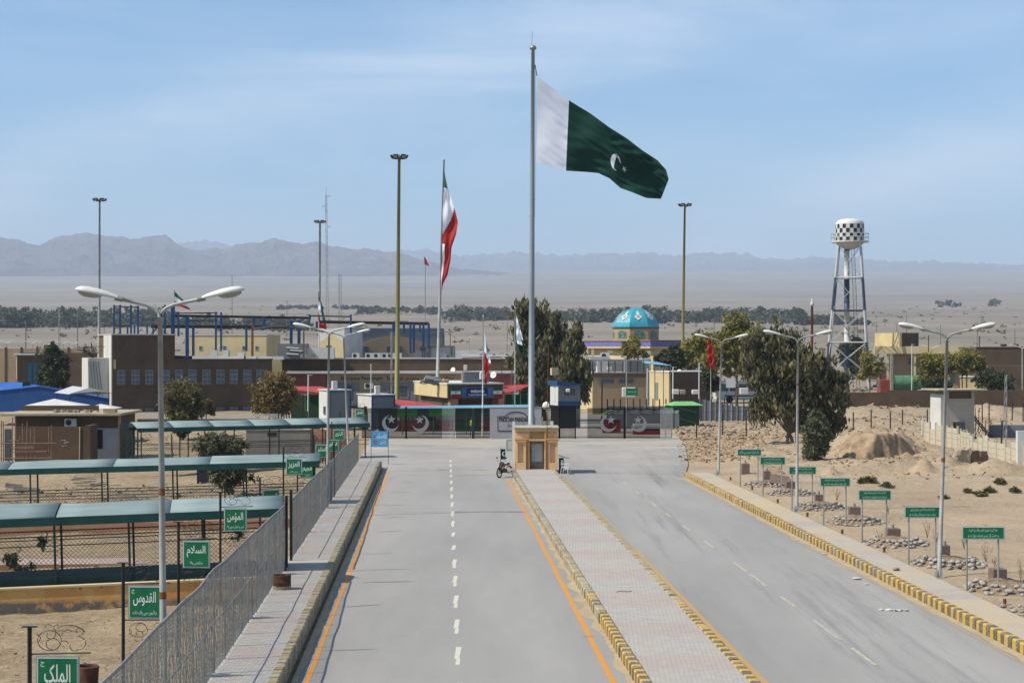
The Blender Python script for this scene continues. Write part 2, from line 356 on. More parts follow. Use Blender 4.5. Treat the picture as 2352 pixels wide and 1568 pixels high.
# asphalt
ma = M('worn_asphalt', hx('92908d'), .92, scale=.25, col2=hx('999a9b'), spec=.15, bump=.004, bscale=60)
n, l = nodes(ma); geo = n.new('ShaderNodeNewGeometry'); bsdf = n['Principled BSDF']
a0 = mix(ramp(tex(.09, 7, .62, st=(2.2, .35, 1)), .3, .7), hx('8c8a87'), hx('a5a29e'))
sepn = n.new('ShaderNodeSeparateXYZ'); l.new(geo.outputs['Position'], sepn.inputs[0])
streak = ramp(tex(.30, 8, .72, st=(3.2, .10, 1)), .54, .76)
cmask = mrange(sepn.outputs[0], 3.5, 6.0)
cc = n.new('ShaderNodeMath'); cc.operation = 'MULTIPLY'; l.new(streak, cc.inputs[0]); l.new(cmask, cc.inputs[1])
c3 = n.new('ShaderNodeMath'); c3.operation = 'MULTIPLY'; l.new(cc.outputs[0], c3.inputs[0]); c3.inputs[1].default_value = .75
a1 = mix(c3.outputs[0], a0, hx('605f60'))
dust = mix(1.0, ramp(tex(.22, 7, .7), .40, .68), (.8, .8, .8), 'MULTIPLY')
dm = n.new('ShaderNodeMath'); dm.operation = 'MULTIPLY'; l.new(dust, dm.inputs[0]); l.new(mrange(sepn.outputs[1], 108, 140), dm.inputs[1])
a2 = mix(dm.outputs[0], a1, hx('beb3a2'))
a3 = mix(mix(1.0, ramp(tex(18, 4, .8), .45, .7), (.22, .22, .22), 'MULTIPLY'), a2, hx('bdbdbb'))
a4 = mix(mix(1.0, ramp(tex(.8, 9, .8, st=(.35, 1.6, 1)), .66, .74), (.5, .5, .5), 'MULTIPLY'), a3, hx('6e6e70'))
l.new(a4, bsdf.inputs['Base Color'])
YG = 152.5
road_poly = [RD(-3.45, 14), RD(15.25, 14), RD(15.25, 108.5), RD(15.9, 112), RD(17.2, 120), RD(19.6, 138), RD(21.4, YG + 2), RD(-5.7, YG + 2), RD(-5.4, 118), RD(-3.45, 116.2)]
mb = MB(); mb.add([(p.x, p.y, 0) for p in road_poly], [tuple(range(len(road_poly)))])
struct(mb.build('road', ma))
mb = MB(); pp = [RD(-5.8, YG + 2.005), RD(21.4, YG + 2.005), RD(19.4, 230), RD(4, 230), RD(-5.8, 186)]
mb.add([(p.x, p.y, 0.0) for p in pp], [tuple(range(5))])
struct(mb.build('road', M('dusty_concrete', hx('a39b90'), .9, scale=.4, col2=hx('bdb4a6'))))
# concrete strip in front of the gates
mb = MB(); mb.add([(p.x, p.y, .006) for p in (RD(-5.4, 143.5), RD(20.3, 143.5), RD(21.2, YG + 1.5), RD(-5.6, YG + 1.5))], [(0, 1, 2, 3)])
mc = M('dusty_slab', hx('a19a8f'), .9, scale=.5, col2=hx('b4ac9f'), lo=.3, hi=.7)
struct(mb.build('pavement', mc))
# painted markings
def worn_paint(name, col, under, amt=.6):
    m = M(name, col, .8, scale=1); n_, l_ = nodes(m); t = n_.new('ShaderNodeNewGeometry'); z = n_.new('ShaderNodeTexNoise'); z.inputs['Scale'].default_value = 3.5; z.inputs['Detail'].default_value = 8; z.inputs['Roughness'].default_value = .8
    l_.new(t.outputs['Position'], z.inputs['Vector']); r_ = n_.new('ShaderNodeValToRGB'); r_.color_ramp.elements[0].position = amt - .08; r_.color_ramp.elements[1].position = amt + .05
    r_.color_ramp.elements[0].color = (*col, 1); r_.color_ramp.elements[1].color = (*under, 1); l_.new(z.outputs[0], r_.inputs[0]); l_.new(r_.outputs[0], n_['Principled BSDF'].inputs['Base Color']); return m
ml_y = worn_paint('yellow_line_paint', hx('cf9142'), hx('a39070'), .62); ml_f = worn_paint('faded_line_paint', hx('b09668'), hx('9a9388'), .50); ml_w = worn_paint('cream_line_paint', hx('cfcab8'), hx('a5a4a0'), .62)
ml_f2 = worn_paint('faded_dash_paint', hx('bdb49c'), hx('a19d94'), .52); ml_y2 = worn_paint('tired_yellow_paint', hx('bf9350'), hx('a69a84'), .55)
def strip(pts, w, z=.005, m=None, name='road_line'):
    mb = MB(); rows = []
    for p, q in zip(pts, pts[1:]):
        k = max(1, int((q - p).length / 3))
        for i in range(k): rows.append(p.lerp(q, i / k))
    rows.append(pts[-1])
    mb.grid([[(p.x - w / 2 + random.uniform(-.012, .012), p.y, z), (p.x + w / 2 + random.uniform(-.012, .012), p.y, z)] for p in rows]); return struct(mb.build(name, m))
strip([RD(-3.12, 20), RD(-3.06, 60), RD(-3.05, 113)], .13, m=ml_y)
strip([RD(4.2, 20), RD(4.26, 60), RD(4.32, 106)], .15, m=ml_y)
strip([RD(7.84, 20), RD(7.85, 70)], .15, m=ml_y2); strip([RD(7.85, 70.02), RD(7.88, 106)], .15, m=ml_f); strip([RD(14.86, 30), RD(14.88, 70), RD(14.9, 106)], .13, m=ml_f)
mdash = None
Y = 20.9
while Y < 127:
    xr = .28 + Y * .0058; p = RD(xr, Y)
    mb = MB(); j = random.uniform(.0, .06); k = random.random()
    mb.box(p.x - .075, p.x + .065, Y, Y + 1.5 + k * .3, .001, .006)
    if k > .3: mb.box(p.x - .02, p.x + .09, Y - .85 - j, Y - .02, .001, .0055)
    o = mb.build('road_dash', ml_w); tag(o, kind='structure'); Y += 4.85
for a, b in ((24, 27), (30, 33), (37.5, 40.5), (44.2, 46.8), (48, 51.6), (54.2, 56.4), (58.9, 62.0), (62.6, 65.4), (70, 72.6), (76.5, 79), (82.6, 84.6), (88, 90.5), (95.5, 97.5), (102, 104)):
    p = RD(11.05, a); q = RD(11.05, b); mb = MB(); mb.add([(p.x - .06, a, .006), (p.x + .06, a, .006), (q.x + .06, b, .006), (q.x - .06, b, .006)], [(0, 1, 2, 3)]); struct(mb.build('road_dash', ml_f2))
# dust drifted along the kerbs
md = M('drifted_dust', hx('a69678'), .95, scale=1.2, col2=hx('bba98a'))
def dust(xa, xb, y0, y1, s, z=.004):
    mb = MB(); g = []; Y = y0
    while Y <= y1:
        w = abs(mn.noise(Vector((Y * .35, s, 0)))) * 1.5 + .45; g.append([(RD(xa, Y).x, Y, z), (RD(xa + (xb - xa) * w, Y).x, Y, z)]); Y += .5
    tag(mb.grid(g).build('drifted_sand', md), kind='structure')
dust(4.85, 4.40, 30, 107, 1); dust(7.45, 7.75, 30, 107, 2); dust(15.25, 14.75, 30, 107, 3); dust(-3.45, -3.2, 30, 113, 4, .003)
# joints and cracks across the carriageways, plus a cable's shadow painted as dark strips
m_crk_shadow = M('crack_and_shadow_fill', hx('47464a'), .9, scale=2, col2=hx('5e5d60'))
def crack_and_shadow(xa, ya, xb, yb, w):
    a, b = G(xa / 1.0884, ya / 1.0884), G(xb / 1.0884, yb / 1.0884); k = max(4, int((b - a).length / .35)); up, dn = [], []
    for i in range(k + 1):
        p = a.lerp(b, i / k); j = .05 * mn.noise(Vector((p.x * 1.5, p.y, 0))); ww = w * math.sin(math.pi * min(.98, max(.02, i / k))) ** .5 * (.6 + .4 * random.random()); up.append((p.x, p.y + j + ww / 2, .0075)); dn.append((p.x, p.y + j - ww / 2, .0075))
    struct(MB().grid([dn, up]).build('road_crack_and_shadow', m_crk_shadow))
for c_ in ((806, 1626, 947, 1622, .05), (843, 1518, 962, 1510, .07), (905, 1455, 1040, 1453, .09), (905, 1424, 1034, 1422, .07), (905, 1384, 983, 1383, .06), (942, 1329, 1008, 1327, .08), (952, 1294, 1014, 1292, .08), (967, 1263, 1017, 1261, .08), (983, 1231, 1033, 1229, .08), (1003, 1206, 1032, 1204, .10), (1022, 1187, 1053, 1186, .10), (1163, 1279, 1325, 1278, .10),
           (940, 1280, 1160, 1281, .035), (1100, 1189, 1280, 1186, .10), (1420, 1181, 1712, 1186, .10), (1450, 1590, 1485, 1590, .04), (1003, 1588, 1032, 1591, .02), (1262, 1400, 1290, 1390, .03), (1370, 1412, 1400, 1410, .02)): crack_and_shadow(*c_)
# ---------------------------------------------------------------- raised footways and median
mpav = M('paving_blocks', hx('a8a4a0'), .9, scale=2, bump=.003, bscale=30)
n, l = nodes(mpav); geo = n.new('ShaderNodeNewGeometry'); bsdf = n['Principled BSDF']
bt, bm_ = bricktex(mpav, .24, .12, hx('a9a6a2'), hx('b8b4ae'), hx('7d766c'), .007, rot=ROAD_A)
bt2 = n.new('ShaderNodeTexBrick'); bt2.inputs['Scale'].default_value = 1; bt2.inputs['Brick Width'].default_value = .24; bt2.inputs['Row Height'].default_value = .12; bt2.inputs['Mortar Size'].default_value = .007
bt2.inputs['Color1'].default_value = (*hx('ada09b'), 1); bt2.inputs['Color2'].default_value = (*hx('b5aca7'), 1); bt2.inputs['Mortar'].default_value = (*hx('80746c'), 1); l.new(bm_.outputs[0], bt2.inputs['Vector'])
band = n.new('ShaderNodeTexWave'); band.inputs['Scale'].default_value = .055; band.inputs['Distortion'].default_value = 4; band.inputs['Detail'].default_value = 3; band.bands_direction = 'Y'; l.new(geo.outputs['Position'], band.inputs['Vector'])
pc = mix(ramp(band.outputs[0], .4, .75), bt.outputs[0], bt2.outputs[0])
pc = mix(mix(1.0, ramp(tex(.7, 8, .7), .42, .72), (.5, .5, .5), 'MULTIPLY'), pc, hx('b9ab95'))
l.new(pc, bsdf.inputs['Base Color'])
mpav2 = mpav.copy(); mpav2.name = 'paving_blocks_sandy'
n, l = nodes(mpav2)
geo = [q for q in n if q.type == 'NEW_GEOMETRY'][0]; bs_ = n['Principled BSDF']; src = bs_.inputs['Base Color'].links[0].from_socket
l.new(mix(ramp(tex(.16, 6, .65, st=(.3, 1, 1)), .40, .62), src, hx('c0ad8b')), bs_.inputs['Base Color'])
KH = .27
def platform(name, xa, xb, y0, y1, m, z=KH):
    mb = MB(); k = int((y1 - y0) / 2); mb.grid([[(RD(xa, y0 + (y1 - y0) * i / k).x, y0 + (y1 - y0) * i / k, z), (RD(xb, y0 + (y1 - y0) * i / k).x, y0 + (y1 - y0) * i / k, z)] for i in range(k + 1)])
    a, b, c, d = RD(xa, y0), RD(xb, y0), RD(xb, y1), RD(xa, y1)
    mb.add([(a.x, a.y, z), (b.x, b.y, z), (c.x, c.y, z), (d.x, d.y, z), (a.x, a.y, -.7), (b.x, b.y, -.7), (c.x, c.y, -.7), (d.x, d.y, -.7)], [(0, 4, 5, 1), (1, 5, 6, 2), (2, 6, 7, 3), (3, 7, 4, 0)])
    return struct(mb.build(name, m))
pv_l = platform('pavement', -5.3, -3.74, 14, 115.8, mpav, .45); pv_m = platform('median', 5.0, 7.24, 14, 113.5, mpav); pv_r = platform('pavement', 15.52, 16.75, 14, 108.2, mpav2)
# kerb stones, each its own piece
ky = worn_paint('kerb_yellow', hx('c6a04a'), hx('a99a7c'), .60); kb = worn_paint('kerb_black', hx('655e52'), hx('9a8e76'), .57)
kf1 = worn_paint('kerb_weathered', hx('a39878'), hx('b3a88f'), .5); kf2 = worn_paint('kerb_weathered_dark', hx('83796a'), hx('a19681'), .5); kf3 = worn_paint('kerb_weathered_yellow', hx('b79a55'), hx('a3977c'), .5)
def stone_mesh(m, w, L, h):
    mb = MB(); e = .035
    pr = [(-w / 2, -.1), (w / 2, -.1), (w / 2, h - e), (w / 2 - e, h), (-w / 2 + e, h), (-w / 2, h - e)]
    return mb.prism(pr, -L / 2, L / 2).use(m).mesh('kerb_stone') if False else MB().use(m).prism(pr, -L / 2, L / 2).mesh('kerb_stone')
L_ = .31
me_ = {k: stone_mesh(m, .26, L_ - .015, KH + .02) for k, m in dict(y=ky, b=kb, f1=kf1, f2=kf2, f3=kf3).items()}
def kerb(name, xr, y0, y1, chooser, lift=0.0):
    root = bpy.data.objects.new(name, None); COL.objects.link(root); root.location = (0, 0, 0); tag(root, kind='structure')
    k = 0; Y = y0
    while Y < y1:
        if k < 298:
            o = link('kerb_stone', me_[chooser(k, Y)], root); p = RD(xr + random.uniform(-.012, .012), Y)
            o.location = (p.x, p.y, lift + random.uniform(-.012, .008)); o.rotation_euler = (0, random.uniform(-.02, .02), ROAD_A + random.uniform(-.015, .015))
        k += 1; Y += L_
    mb = MB(); a, b = RD(xr, 14), RD(xr, y0 - L_); mb.add([(a.x - .13, 14, KH), (a.x + .13, 14, KH), (b.x + .13, b.y, KH), (b.x - .13, b.y, KH), (a.x - .13, 14, 0), (a.x + .13, 14, 0), (b.x + .13, b.y, 0), (b.x - .13, b.y, 0)],
           [(0, 1, 2, 3), (0, 4, 5, 1), (1, 5, 6, 2), (2, 6, 7, 3), (3, 7, 4, 0)]); tag(mb.build('kerb_run', kf1, root), kind='stuff')
    return root
bw = lambda k, Y: 'y' if k % 2 else 'b'
def c_med(k, Y):
    f = (Y - 48) / 16 + random.uniform(-.35, .35)
    if f < .25: return bw(k, Y)
    return random.choice(['f1', 'f2', 'f3', 'f1', 'f3'] if f < 1.4 else ['f1', 'f2', 'f1'])
def c_medr(k, Y):
    f = (Y - 50) / 16 + random.uniform(-.4, .4); return bw(k, Y) if f < .2 else random.choice(['f1', 'f2', 'f3', 'f1'])
kerb('kerb', 15.39, 40, 108.3, lambda k, Y: (random.choice(['f3', 'f2', 'f1']) if (random.random() < .10 and k % 2) else bw(k, Y)) if Y < 88 else ('y' if k % 2 else random.choice(['b', 'f2', 'f2'])))
kerb('kerb', 4.86, 38, 113.4, c_med); kerb('kerb', 7.38, 38, 113.4, c_medr); kerb('kerb', -3.68, 36, 115.6, lambda k, Y: 'f2' if k % 2 else random.choice(['f3', 'f1', 'f3']), .18)
mb = MB(); [mb.add([(RD(-3.74, a).x, a, .0), (RD(-3.55, a).x, a, .0), (RD(-3.55, a).x, a, .20), (RD(-3.74, a).x, a, .20), (RD(-3.74, b).x, b, .0), (RD(-3.55, b).x, b, .0), (RD(-3.55, b).x, b, .20), (RD(-3.74, b).x, b, .20)], [(0, 1, 2, 3), (1, 5, 6, 2), (5, 4, 7, 6), (4, 0, 3, 7), (3, 2, 6, 7)]) for a, b in ((14, 115.8),)]; struct(mb.build('kerb_footing', M('footing_concrete', hx('7d766c'), .95, scale=3, col2=hx('91897d'))))
# ================================================================ FOREGROUND
m_galv = M('galvanised_steel', hx('8e8f8f'), .55, scale=1.2, col2=hx('a9a9a6'), metal=.25, stretch=(1, 1, .3)); m_pole = M('weathered_pole_paint', hx('90908e'), .6, scale=.9, col2=hx('aeaca6'), lo=.4, hi=.6)
m_rust = M('rust', hx('6e4028'), .9, scale=9, col2=hx('8b5a3a')); m_blk = M('black_paint', hx('17191c'), .5, scale=3, col2=hx('26282b')); m_dgreen = M('dark_green_steel', hx('12302c'), .5, scale=3, col2=hx('1b3d37'))
m_lampw = M('lamp_shell', hx('d8d6cc'), .4, scale=3, col2=hx('e6e4dc')); m_lampg = M('lamp_glass', hx('a7a698'), .15, scale=3); m_lampu = M('lamp_underside', hx('8d8c84'), .5)
m_sgreen = M('sign_green', hx('0f6b43'), .45, scale=1.5, col2=hx('13784c')); m_white = M('white_paint', hx('dcdcd8'), .6, scale=4, col2=hx('e8e8e4')); m_signw = M('sign_white', hx('dfe4e0'), .5)
m_alu = M('sign_edge', hx('9ea2a3'), .5, scale=3, metal=.3); m_conc = M('concrete', hx('8f887d'), .95, scale=2.5, col2=hx('a39c90'), bump=.01, bscale=12); m_brownc = M('mud_concrete', hx('735f53'), .95, scale=3, col2=hx('86756a'), bump=.01, bscale=20)
# ---- double street lamps
def lamp_head(root, s, arm_end, ang):
    p = Vector(arm_end); d = Vector((math.cos(ang) * s, 0, math.sin(ang)))
    up = Vector((-d.z * s, 0, d.x * s)); L = .88; sections = []
    for t, w, hu, hd in ((0, .055, .05, .03), (.12, .075, .075, .04), (.3, .105, .10, .055), (.5, .135, .115, .07), (.72, .15, .115, .095), (.88, .13, .095, .085), (.97, .075, .055, .045), (1, .02, .02, .01)):
        c = p + d * (t * L); ring = []
        for j in range(12):
            a = 2 * math.pi * j / 12; vv = math.sin(a); ring.append(c + Vector((0, math.cos(a) * w, 0)) + up * (vv * (hu if vv > 0 else hd * .35)))
        sections.append(ring + [ring[0]])
    o = MB().grid(sections).build('lamp_head', m_lampw, root, smooth=True)
    sec = []
    for t, w, hd in ((.38, .04, .02), (.46, .11, .06), (.6, .125, .085), (.78, .125, .09), (.9, .08, .05)):
        c = p + d * (t * L); sec.append([c + Vector((0, math.cos(a) * w, 0)) - up * (hd * math.sin(a) + .018) for a in [math.pi * j / 6 for j in range(7)]])
    MB().grid(sec).build('lens', m_lampg, o, smooth=True)
    MB().tube([p - d * .10, p + d * .06], .055, 8).build('spigot', m_lampu, o)
def street_lamp(x, y, zb, zf, lean, label, rz=0.0, base=True, rust_at=None, ang=R(12), al=.87):
    t = thing('street_lamp', label, 'street lamp', (x, y, zb), rz, 'double street lamps along the road'); h = zf - zb
    MB().tube([(0, 0, 0), (lean * .5, 0, h * .5), (lean, 0, h)], .080, 12, .050).build('pole', m_pole, t, smooth=True)
    if rust_at: 
        for ra in rust_at: MB().tube([(lean * ra / h, 0, ra - .07), (lean * ra / h, 0, ra + .07)], .080 - .030 * ra / h + .004, 12).build('joint_ring', m_rust, t)
    for s in (-1, 1):
        pts = [(lean, 0, h - .05), (lean + s * .03, 0, h + .08), (lean + s * .12, 0, h + .18), (lean + s * .28, 0, h + .25), (lean + s * .5, 0, h + .30), (lean + s * al * .98, 0, h + .30 + math.tan(ang) * (al - .5))]
        MB().tube(pts, .038, 8).build('arm', m_pole, t, smooth=True)
        lamp_head(t, s, pts[-1], ang)
    if base:
        b = MB().box(-.2, .2, -.2, .2, 0, .025)
        for k in range(4):
            a = k * math.pi / 2 + .78; b.add([(.09 * math.cos(a), .09 * math.sin(a), .02), (.2 * math.cos(a), .2 * math.sin(a), .02), (.095 * math.cos(a), .095 * math.sin(a), .34), (.09 * math.cos(a + .06), .09 * math.sin(a + .06), .02), (.2 * math.cos(a + .04), .2 * math.sin(a + .04), .02), (.095 * math.cos(a + .06), .095 * math.sin(a + .06), .34)], [(0, 1, 2), (3, 5, 4), (0, 3, 4, 1), (1, 4, 5, 2), (0, 2, 5, 3)])
        b.build('base_plate', m_galv, t)
    return t
g = G(2157, 1322); street_lamp(g.x, g.y, gz(g.x, g.y), 8.22, .28, 'grey double street lamp nearest the camera among those by the yellow and black kerb', rust_at=(4.1, 7.0))
g = G(1830, 1172); street_lamp(g.x, g.y, gz(g.x, g.y), 8.19, .06, 'grey double street lamp rising from the third and fourth green verse boards', rust_at=(6.2,))
g = G(1650, 1087); street_lamp(g.x, g.y, gz(g.x, g.y), 8.18, .20, 'grey double street lamp beside the first small verse board where the kerb starts', base=True)
street_lamp(X(378, 35.8), 35.8, -.55, 8.60, -.09, 'large pale double street lamp standing behind the wire fence by the nameplate boards', rz=R(2), rust_at=(3.5, 5.6), base=False)
street_lamp(X(751, 83), 83, -.5, 8.5, .10, 'double street lamp standing among the green nameplates past the second canopy', rz=R(0), base=False)
street_lamp(X(803, 112), 112, -.5, 8.5, -.38, 'farther double street lamp leaning beside the white cabins', rz=R(-3), base=False)

# ---- booth
m_or = M('orange_render', hx('edbe86'), .85, scale=1.5, col2=hx('f2c997'), bump=.004, bscale=25); m_ord = M('orange_trim', hx('e0a265'), .85, scale=1.5, col2=hx('e8b27a'))
m_cap = M('roof_slab_concrete', hx('a8a08f'), .9, scale=4, col2=hx('bbb3a1')); m_dfr = M('door_frame_metal', hx('7c7a68'), .6, scale=4); m_gl = M('dusty_glass', hx('9fa8a2'), .25, scale=1.2, col2=hx('b5bdb6'), spec=.6)
D = 111.0; bx = X(1182, D); bw_ = X(1282, D) - bx; bz = KH; bt = thing('guard_booth', 'small orange rendered guard booth with glazed door at the end of the median', 'guard booth', (bx, D, bz), R(0))
hh = Z(984, D) - bz      # underside of slab
u = bw_ / 100.0          # one picture unit at the booth
dd = 2.45
b = MB().use(m_or)
# body with door recess: side piers and back
dh = Z(1016, D) - bz; b.box(1 * u, 35 * u, .10, dd, 0, hh); b.box(68 * u, 99 * u, .10, dd, 0, hh); b.box(35 * u, 68 * u, .45, dd, dh, hh); b.box(35 * u, 68 * u, 1.9, dd, 0, dh)
b.build('wall', None, bt)
bev(MB().box(-.03, bw_ + .05, -.18, dd + .2, hh, hh + .10).build('roof_slab', m_cap, bt), .02)
b = MB(); b.prism([(.0, hh - .16), (bw_, hh - .16), (bw_ + .02, hh), (-.02, hh)], -.06, .099); b.build('cornice', m_or, bt)
for xa, xb in ((3, 26), (76, 99)):               # pilasters with a tall niche, capped by a stepped ledge
    top = Z(1014, D) - bz; b = MB().use(m_or)
    x0, x1 = xa * u, xb * u; n0, n1 = x0 + 4.5 * u, x1 - 6 * u; zb0, zt0 = Z(1062, D) - bz, Z(1018, D) - bz
    b.box(x0, n0, -.14, .099, 0, top); b.box(n1, x1, -.14, .099, 0, top); b.box(n0, n1, -.14, .099, 0, zb0); b.box(n0, n1, -.14, .099, zt0, top); b.box(n0, n1, .03, .098, zb0, zt0)
    b.build('pilaster', None, bt)
    b = MB().use(m_ord); b.prism([(x0 - .01, top), (x1 + .01, top), (x1 + .09, top + .14), (x0 - .09, top + .14)], -.22, .098); b.box(x0 - .10, x1 + .10, -.24, .097, top + .14, top + .20); b.build('ledge', None, bt)
b = MB().use(m_ord); top = Z(1014, D) - bz; b.box(26 * u + .11, 76 * u - .11, -.05, .098, top + .05, top + .17); b.box(69 * u, 72 * u, -.10, .098, 0, hh - .17); b.box(31 * u, 35 * u, -.05, .45, 0, dh); b.build('door_surround', None, bt)
for xa, xb in ((2, 33), (68, 73), (76, 83), (90, 98)): MB().box(xa * u, xb * u, .02, .098, top + .22, hh - .30).build('panel', m_or, bt)
dr = MB().use(m_dfr).box(36 * u, 39 * u, .3, .36, 0, dh - .01).box(64 * u, 67.5 * u, .3, .36, 0, dh - .01).box(39 * u, 64 * u, .3, .36, dh - .1, dh - .01).box(39 * u, 64 * u, .3, .36, 0, .46).build('door', None, bt)
MB().box(39 * u, 64 * u, .32, .34, .461, dh - .101).build('pane', m_gl, dr); MB().box(37 * u, 38.6 * u, .24, .298, 1.05, 1.25).build('handle', m_blk, dr)
b = MB(); b.tube([(74.6 * u, -.16, 0), (74.6 * u, -.16, hh - .2), (74.4 * u, -.25, hh + .3), (75.5 * u, -.25, hh + 2.0), (77.5 * u, -.24, hh + 5.3)], .022, 6); b.build('conduit', m_rust, bt)
for cx_, zz in ((-2.5, 0), (86, 0)):
    MB().box((cx_ - 3) * u, (cx_ + 3) * u, .3, .48, (hh + .1) if cx_ > 0 else hh - 1.9, hh + (.45 if cx_ > 0 else .42)).build('duct', m_white, bt)
# window grille box hanging on the side and the painted drum stand below
wgp = MB().use(M('teal_paint', hx('6d9c9c'), .5)); wgp.box(-.52, -.05, .6, .66, 1.75, 1.83).box(-.52, -.05, .6, .66, 1.12, 1.2).box(-.52, -.44, .6, .66, 1.2, 1.75); wgp.build('window_frame', None, bt)
b = MB(); [b.box(-.42 + k * .06, -.395 + k * .06, .62, .64, 1.2, 1.75) for k in range(6)]; b.build('window_bars', m_galv, bt)
# rubble and tarpaulin at flag foot
def rock_mesh(seed, sx=1, sy=1, sz=.75, sub=1):
    bm = bmesh.new(); bmesh.ops.create_icosphere(bm, subdivisions=sub, radius=1)
    for v in bm.verts:
        v.co *= 1 + .22 * mn.noise(v.co * 1.3 + Vector((seed, seed * 2, 0))); v.co = Vector((v.co.x * sx, v.co.y * sy, v.co.z * sz))
    me = bpy.data.meshes.new('stone'); bm.to_mesh(me); bm.free(); me.polygons.foreach_set('use_smooth', [True] * len(me.polygons)); return me
# green board with crescent next to the booth
t = thing('notice_board', 'narrow dark green board with white crescent beside the orange booth', 'board', (bx - .62, D - .15, .0), 0)
MB().box(-.26, .04, 0, .04, .9, 1.55).build('panel', M('deep_green', hx('123a2b'), .6), t); MB().box(-.27, -.23, -.02, .06, 0, 1.6).build('post', m_blk, t); MB().box(-.18, .04, -.01, .03, .45, .86).build('paper', m_white, t)
def crescent_mesh(r_=1.0, th=.03, flip=1, rot=0.0, open_=.52, inner=.80, off=.32):
    n_ = 26; o_, i_ = [], []
    a1 = math.acos(max(-1, min(1, (1 + off * off - inner * inner) / (2 * off))))
    for k in range(n_ + 1):
        a = a1 + (2 * math.pi - 2 * a1) * k / n_; o_.append((math.cos(a), math.sin(a)))
    b1 = math.acos(max(-1, min(1, (math.cos(a1) - off) / inner)))
    for k in range(n_ + 1):
        a = b1 + (2 * math.pi - 2 * b1) * k / n_; i_.append((off + inner * math.cos(a), inner * math.sin(a)))
    c, s = math.cos(rot), math.sin(rot)
    tr = lambda p: (flip * (p[0] * c - p[1] * s) * r_, (p[0] * s + p[1] * c) * r_)
    mb = MB(); rows_ = []
    A = [tr(p) for p in o_]; B = [tr(p) for p in i_]
    mb.grid([[(x, 0, z) for x, z in A], [(x, 0, z) for x, z in B], [(x, th, z) for x, z in B], [(x, th, z) for x, z in A], [(x, 0, z) for x, z in A]]); return mb
def star_poly(r_=1.0, rot=0.0, k=.40): return [((r_ if i % 2 == 0 else r_ * k) * math.sin(rot + i * math.pi / 5), (r_ if i % 2 == 0 else r_ * k) * math.cos(rot + i * math.pi / 5)) for i in range(10)]
crescent_mesh(.14, .012, rot=R(10)).build('crescent', m_white, t, loc=(-.04, -.014, 1.25))
# table and chair beside booth
t = thing('plastic_chair', 'white plastic chair standing beside the booth over its dark shadow', 'chair', (bx + bw_ + .45, D - .55, 0), R(70))
bev(MB().box(-.22, .22, -.22, .22, .42, .46).build('seat', m_white, t), .01); MB().grid([[(x, .22 + .05 * zz, .46 + zz) for x in (-.22, -.1, .0, .1, .22)] for zz in (0, .15, .3, .42)]).build('backrest', m_white, t); solid(t.children[-1], .02)
for sx in (-1, 1):
    for sy in (-1, 1): MB().tube([(sx * .2, sy * .2, .42), (sx * .25, sy * .25, 0)], .022, 5).build('leg', m_white, t)
    MB().tube([(sx * .24, -.2, .46), (sx * .25, -.18, .64), (sx * .24, .24, .66)], .02, 5).build('armrest', m_white, t)
t = thing('metal_desk', 'black box with small table top pressed against the booth wall', 'table', (bx + bw_ + .06, D + .1, 0), 0)
MB().box(0, .3, 0, .6, 0, .95).build('cabinet', m_blk, t); MB().obox((.32, .2, 1.02), .7, .6, .03, ry=R(18)).build('tabletop', m_galv, t)
# motorbike
m_tyre = M('tyre_rubber', hx('1c1b1a'), .9); m_red = M('red_enamel', hx('7c1c18'), .3, scale=3, spec=.6); m_chr = M('dull_chrome', hx('5d5c5a'), .5, metal=.6)
g = G(1158, 1096); t = thing('motorbike', 'small red motorbike parked on its stand left of the booth', 'motorbike', (g.x, g.y + .3, 0), R(62))
def wheel(x, r_=.30):
    w = MB(); w.tube([(x + r_ * math.cos(a), 0, .31 + r_ * math.sin(a)) for a in [2 * math.pi * k / 20 for k in range(20)]], .042, 6, closed=True); w_ = w.build('wheel', m_tyre, t, smooth=True)
    q = MB(); q.tube([(x + (r_ - .05) * math.cos(a), 0, .31 + (r_ - .05) * math.sin(a)) for a in [2 * math.pi * k / 16 for k in range(16)]], .014, 4, closed=True)
    for k in range(8): q.tube([(x, 0, .31), (x + (r_ - .05) * math.cos(k * .785), 0, .31 + (r_ - .05) * math.sin(k * .785))], .005, 3)
    q.tube([(x, -.06, .31), (x, .06, .31)], .04, 8); q.build('rim', m_chr, w_)
wheel(-.62); wheel(.62)
for s in (-1, 1): MB().tube([(-.62, s * .07, .31), (-.42, s * .07, .80)], .022, 6).build('fork', m_chr, t)
hb = MB(); hb.tube([(-.30, -.34, 1.0), (-.36, -.2, 1.02), (-.42, -.07, .86), (-.42, .07, .86), (-.36, .2, 1.02), (-.30, .34, 1.0)], .014, 6); hb.build('handlebar', m_chr, t)
for s in (-1, 1): MB().tube([(-.36, s * .24, 1.02), (-.34, s * .30, 1.18)], .006, 4).obox((-.34, s * .32, 1.2), .02, .11, .07).build('mirror', m_blk, t)
MB().lathe([(0, -.02), (.06, -.01), (.085, .05), (.07, .11), (0, .12)], n=12).build('headlight', m_chr, t, True, loc=(-.44, 0, .82)); t.children[-1].rotation_euler = (0, R(-90), 0)
bev(MB().prism([(-.36, .66), (-.30, .82), (-.12, .86), (.05, .78), (.06, .66)], -.11, .11).build('fuel_tank', m_red, t), .04, 2); bev(MB().prism([(.02, .72), (.06, .79), (.5, .80), (.62, .86), (.62, .80), (.45, .70)], -.11, .11).build('seat', m_blk, t), .02)
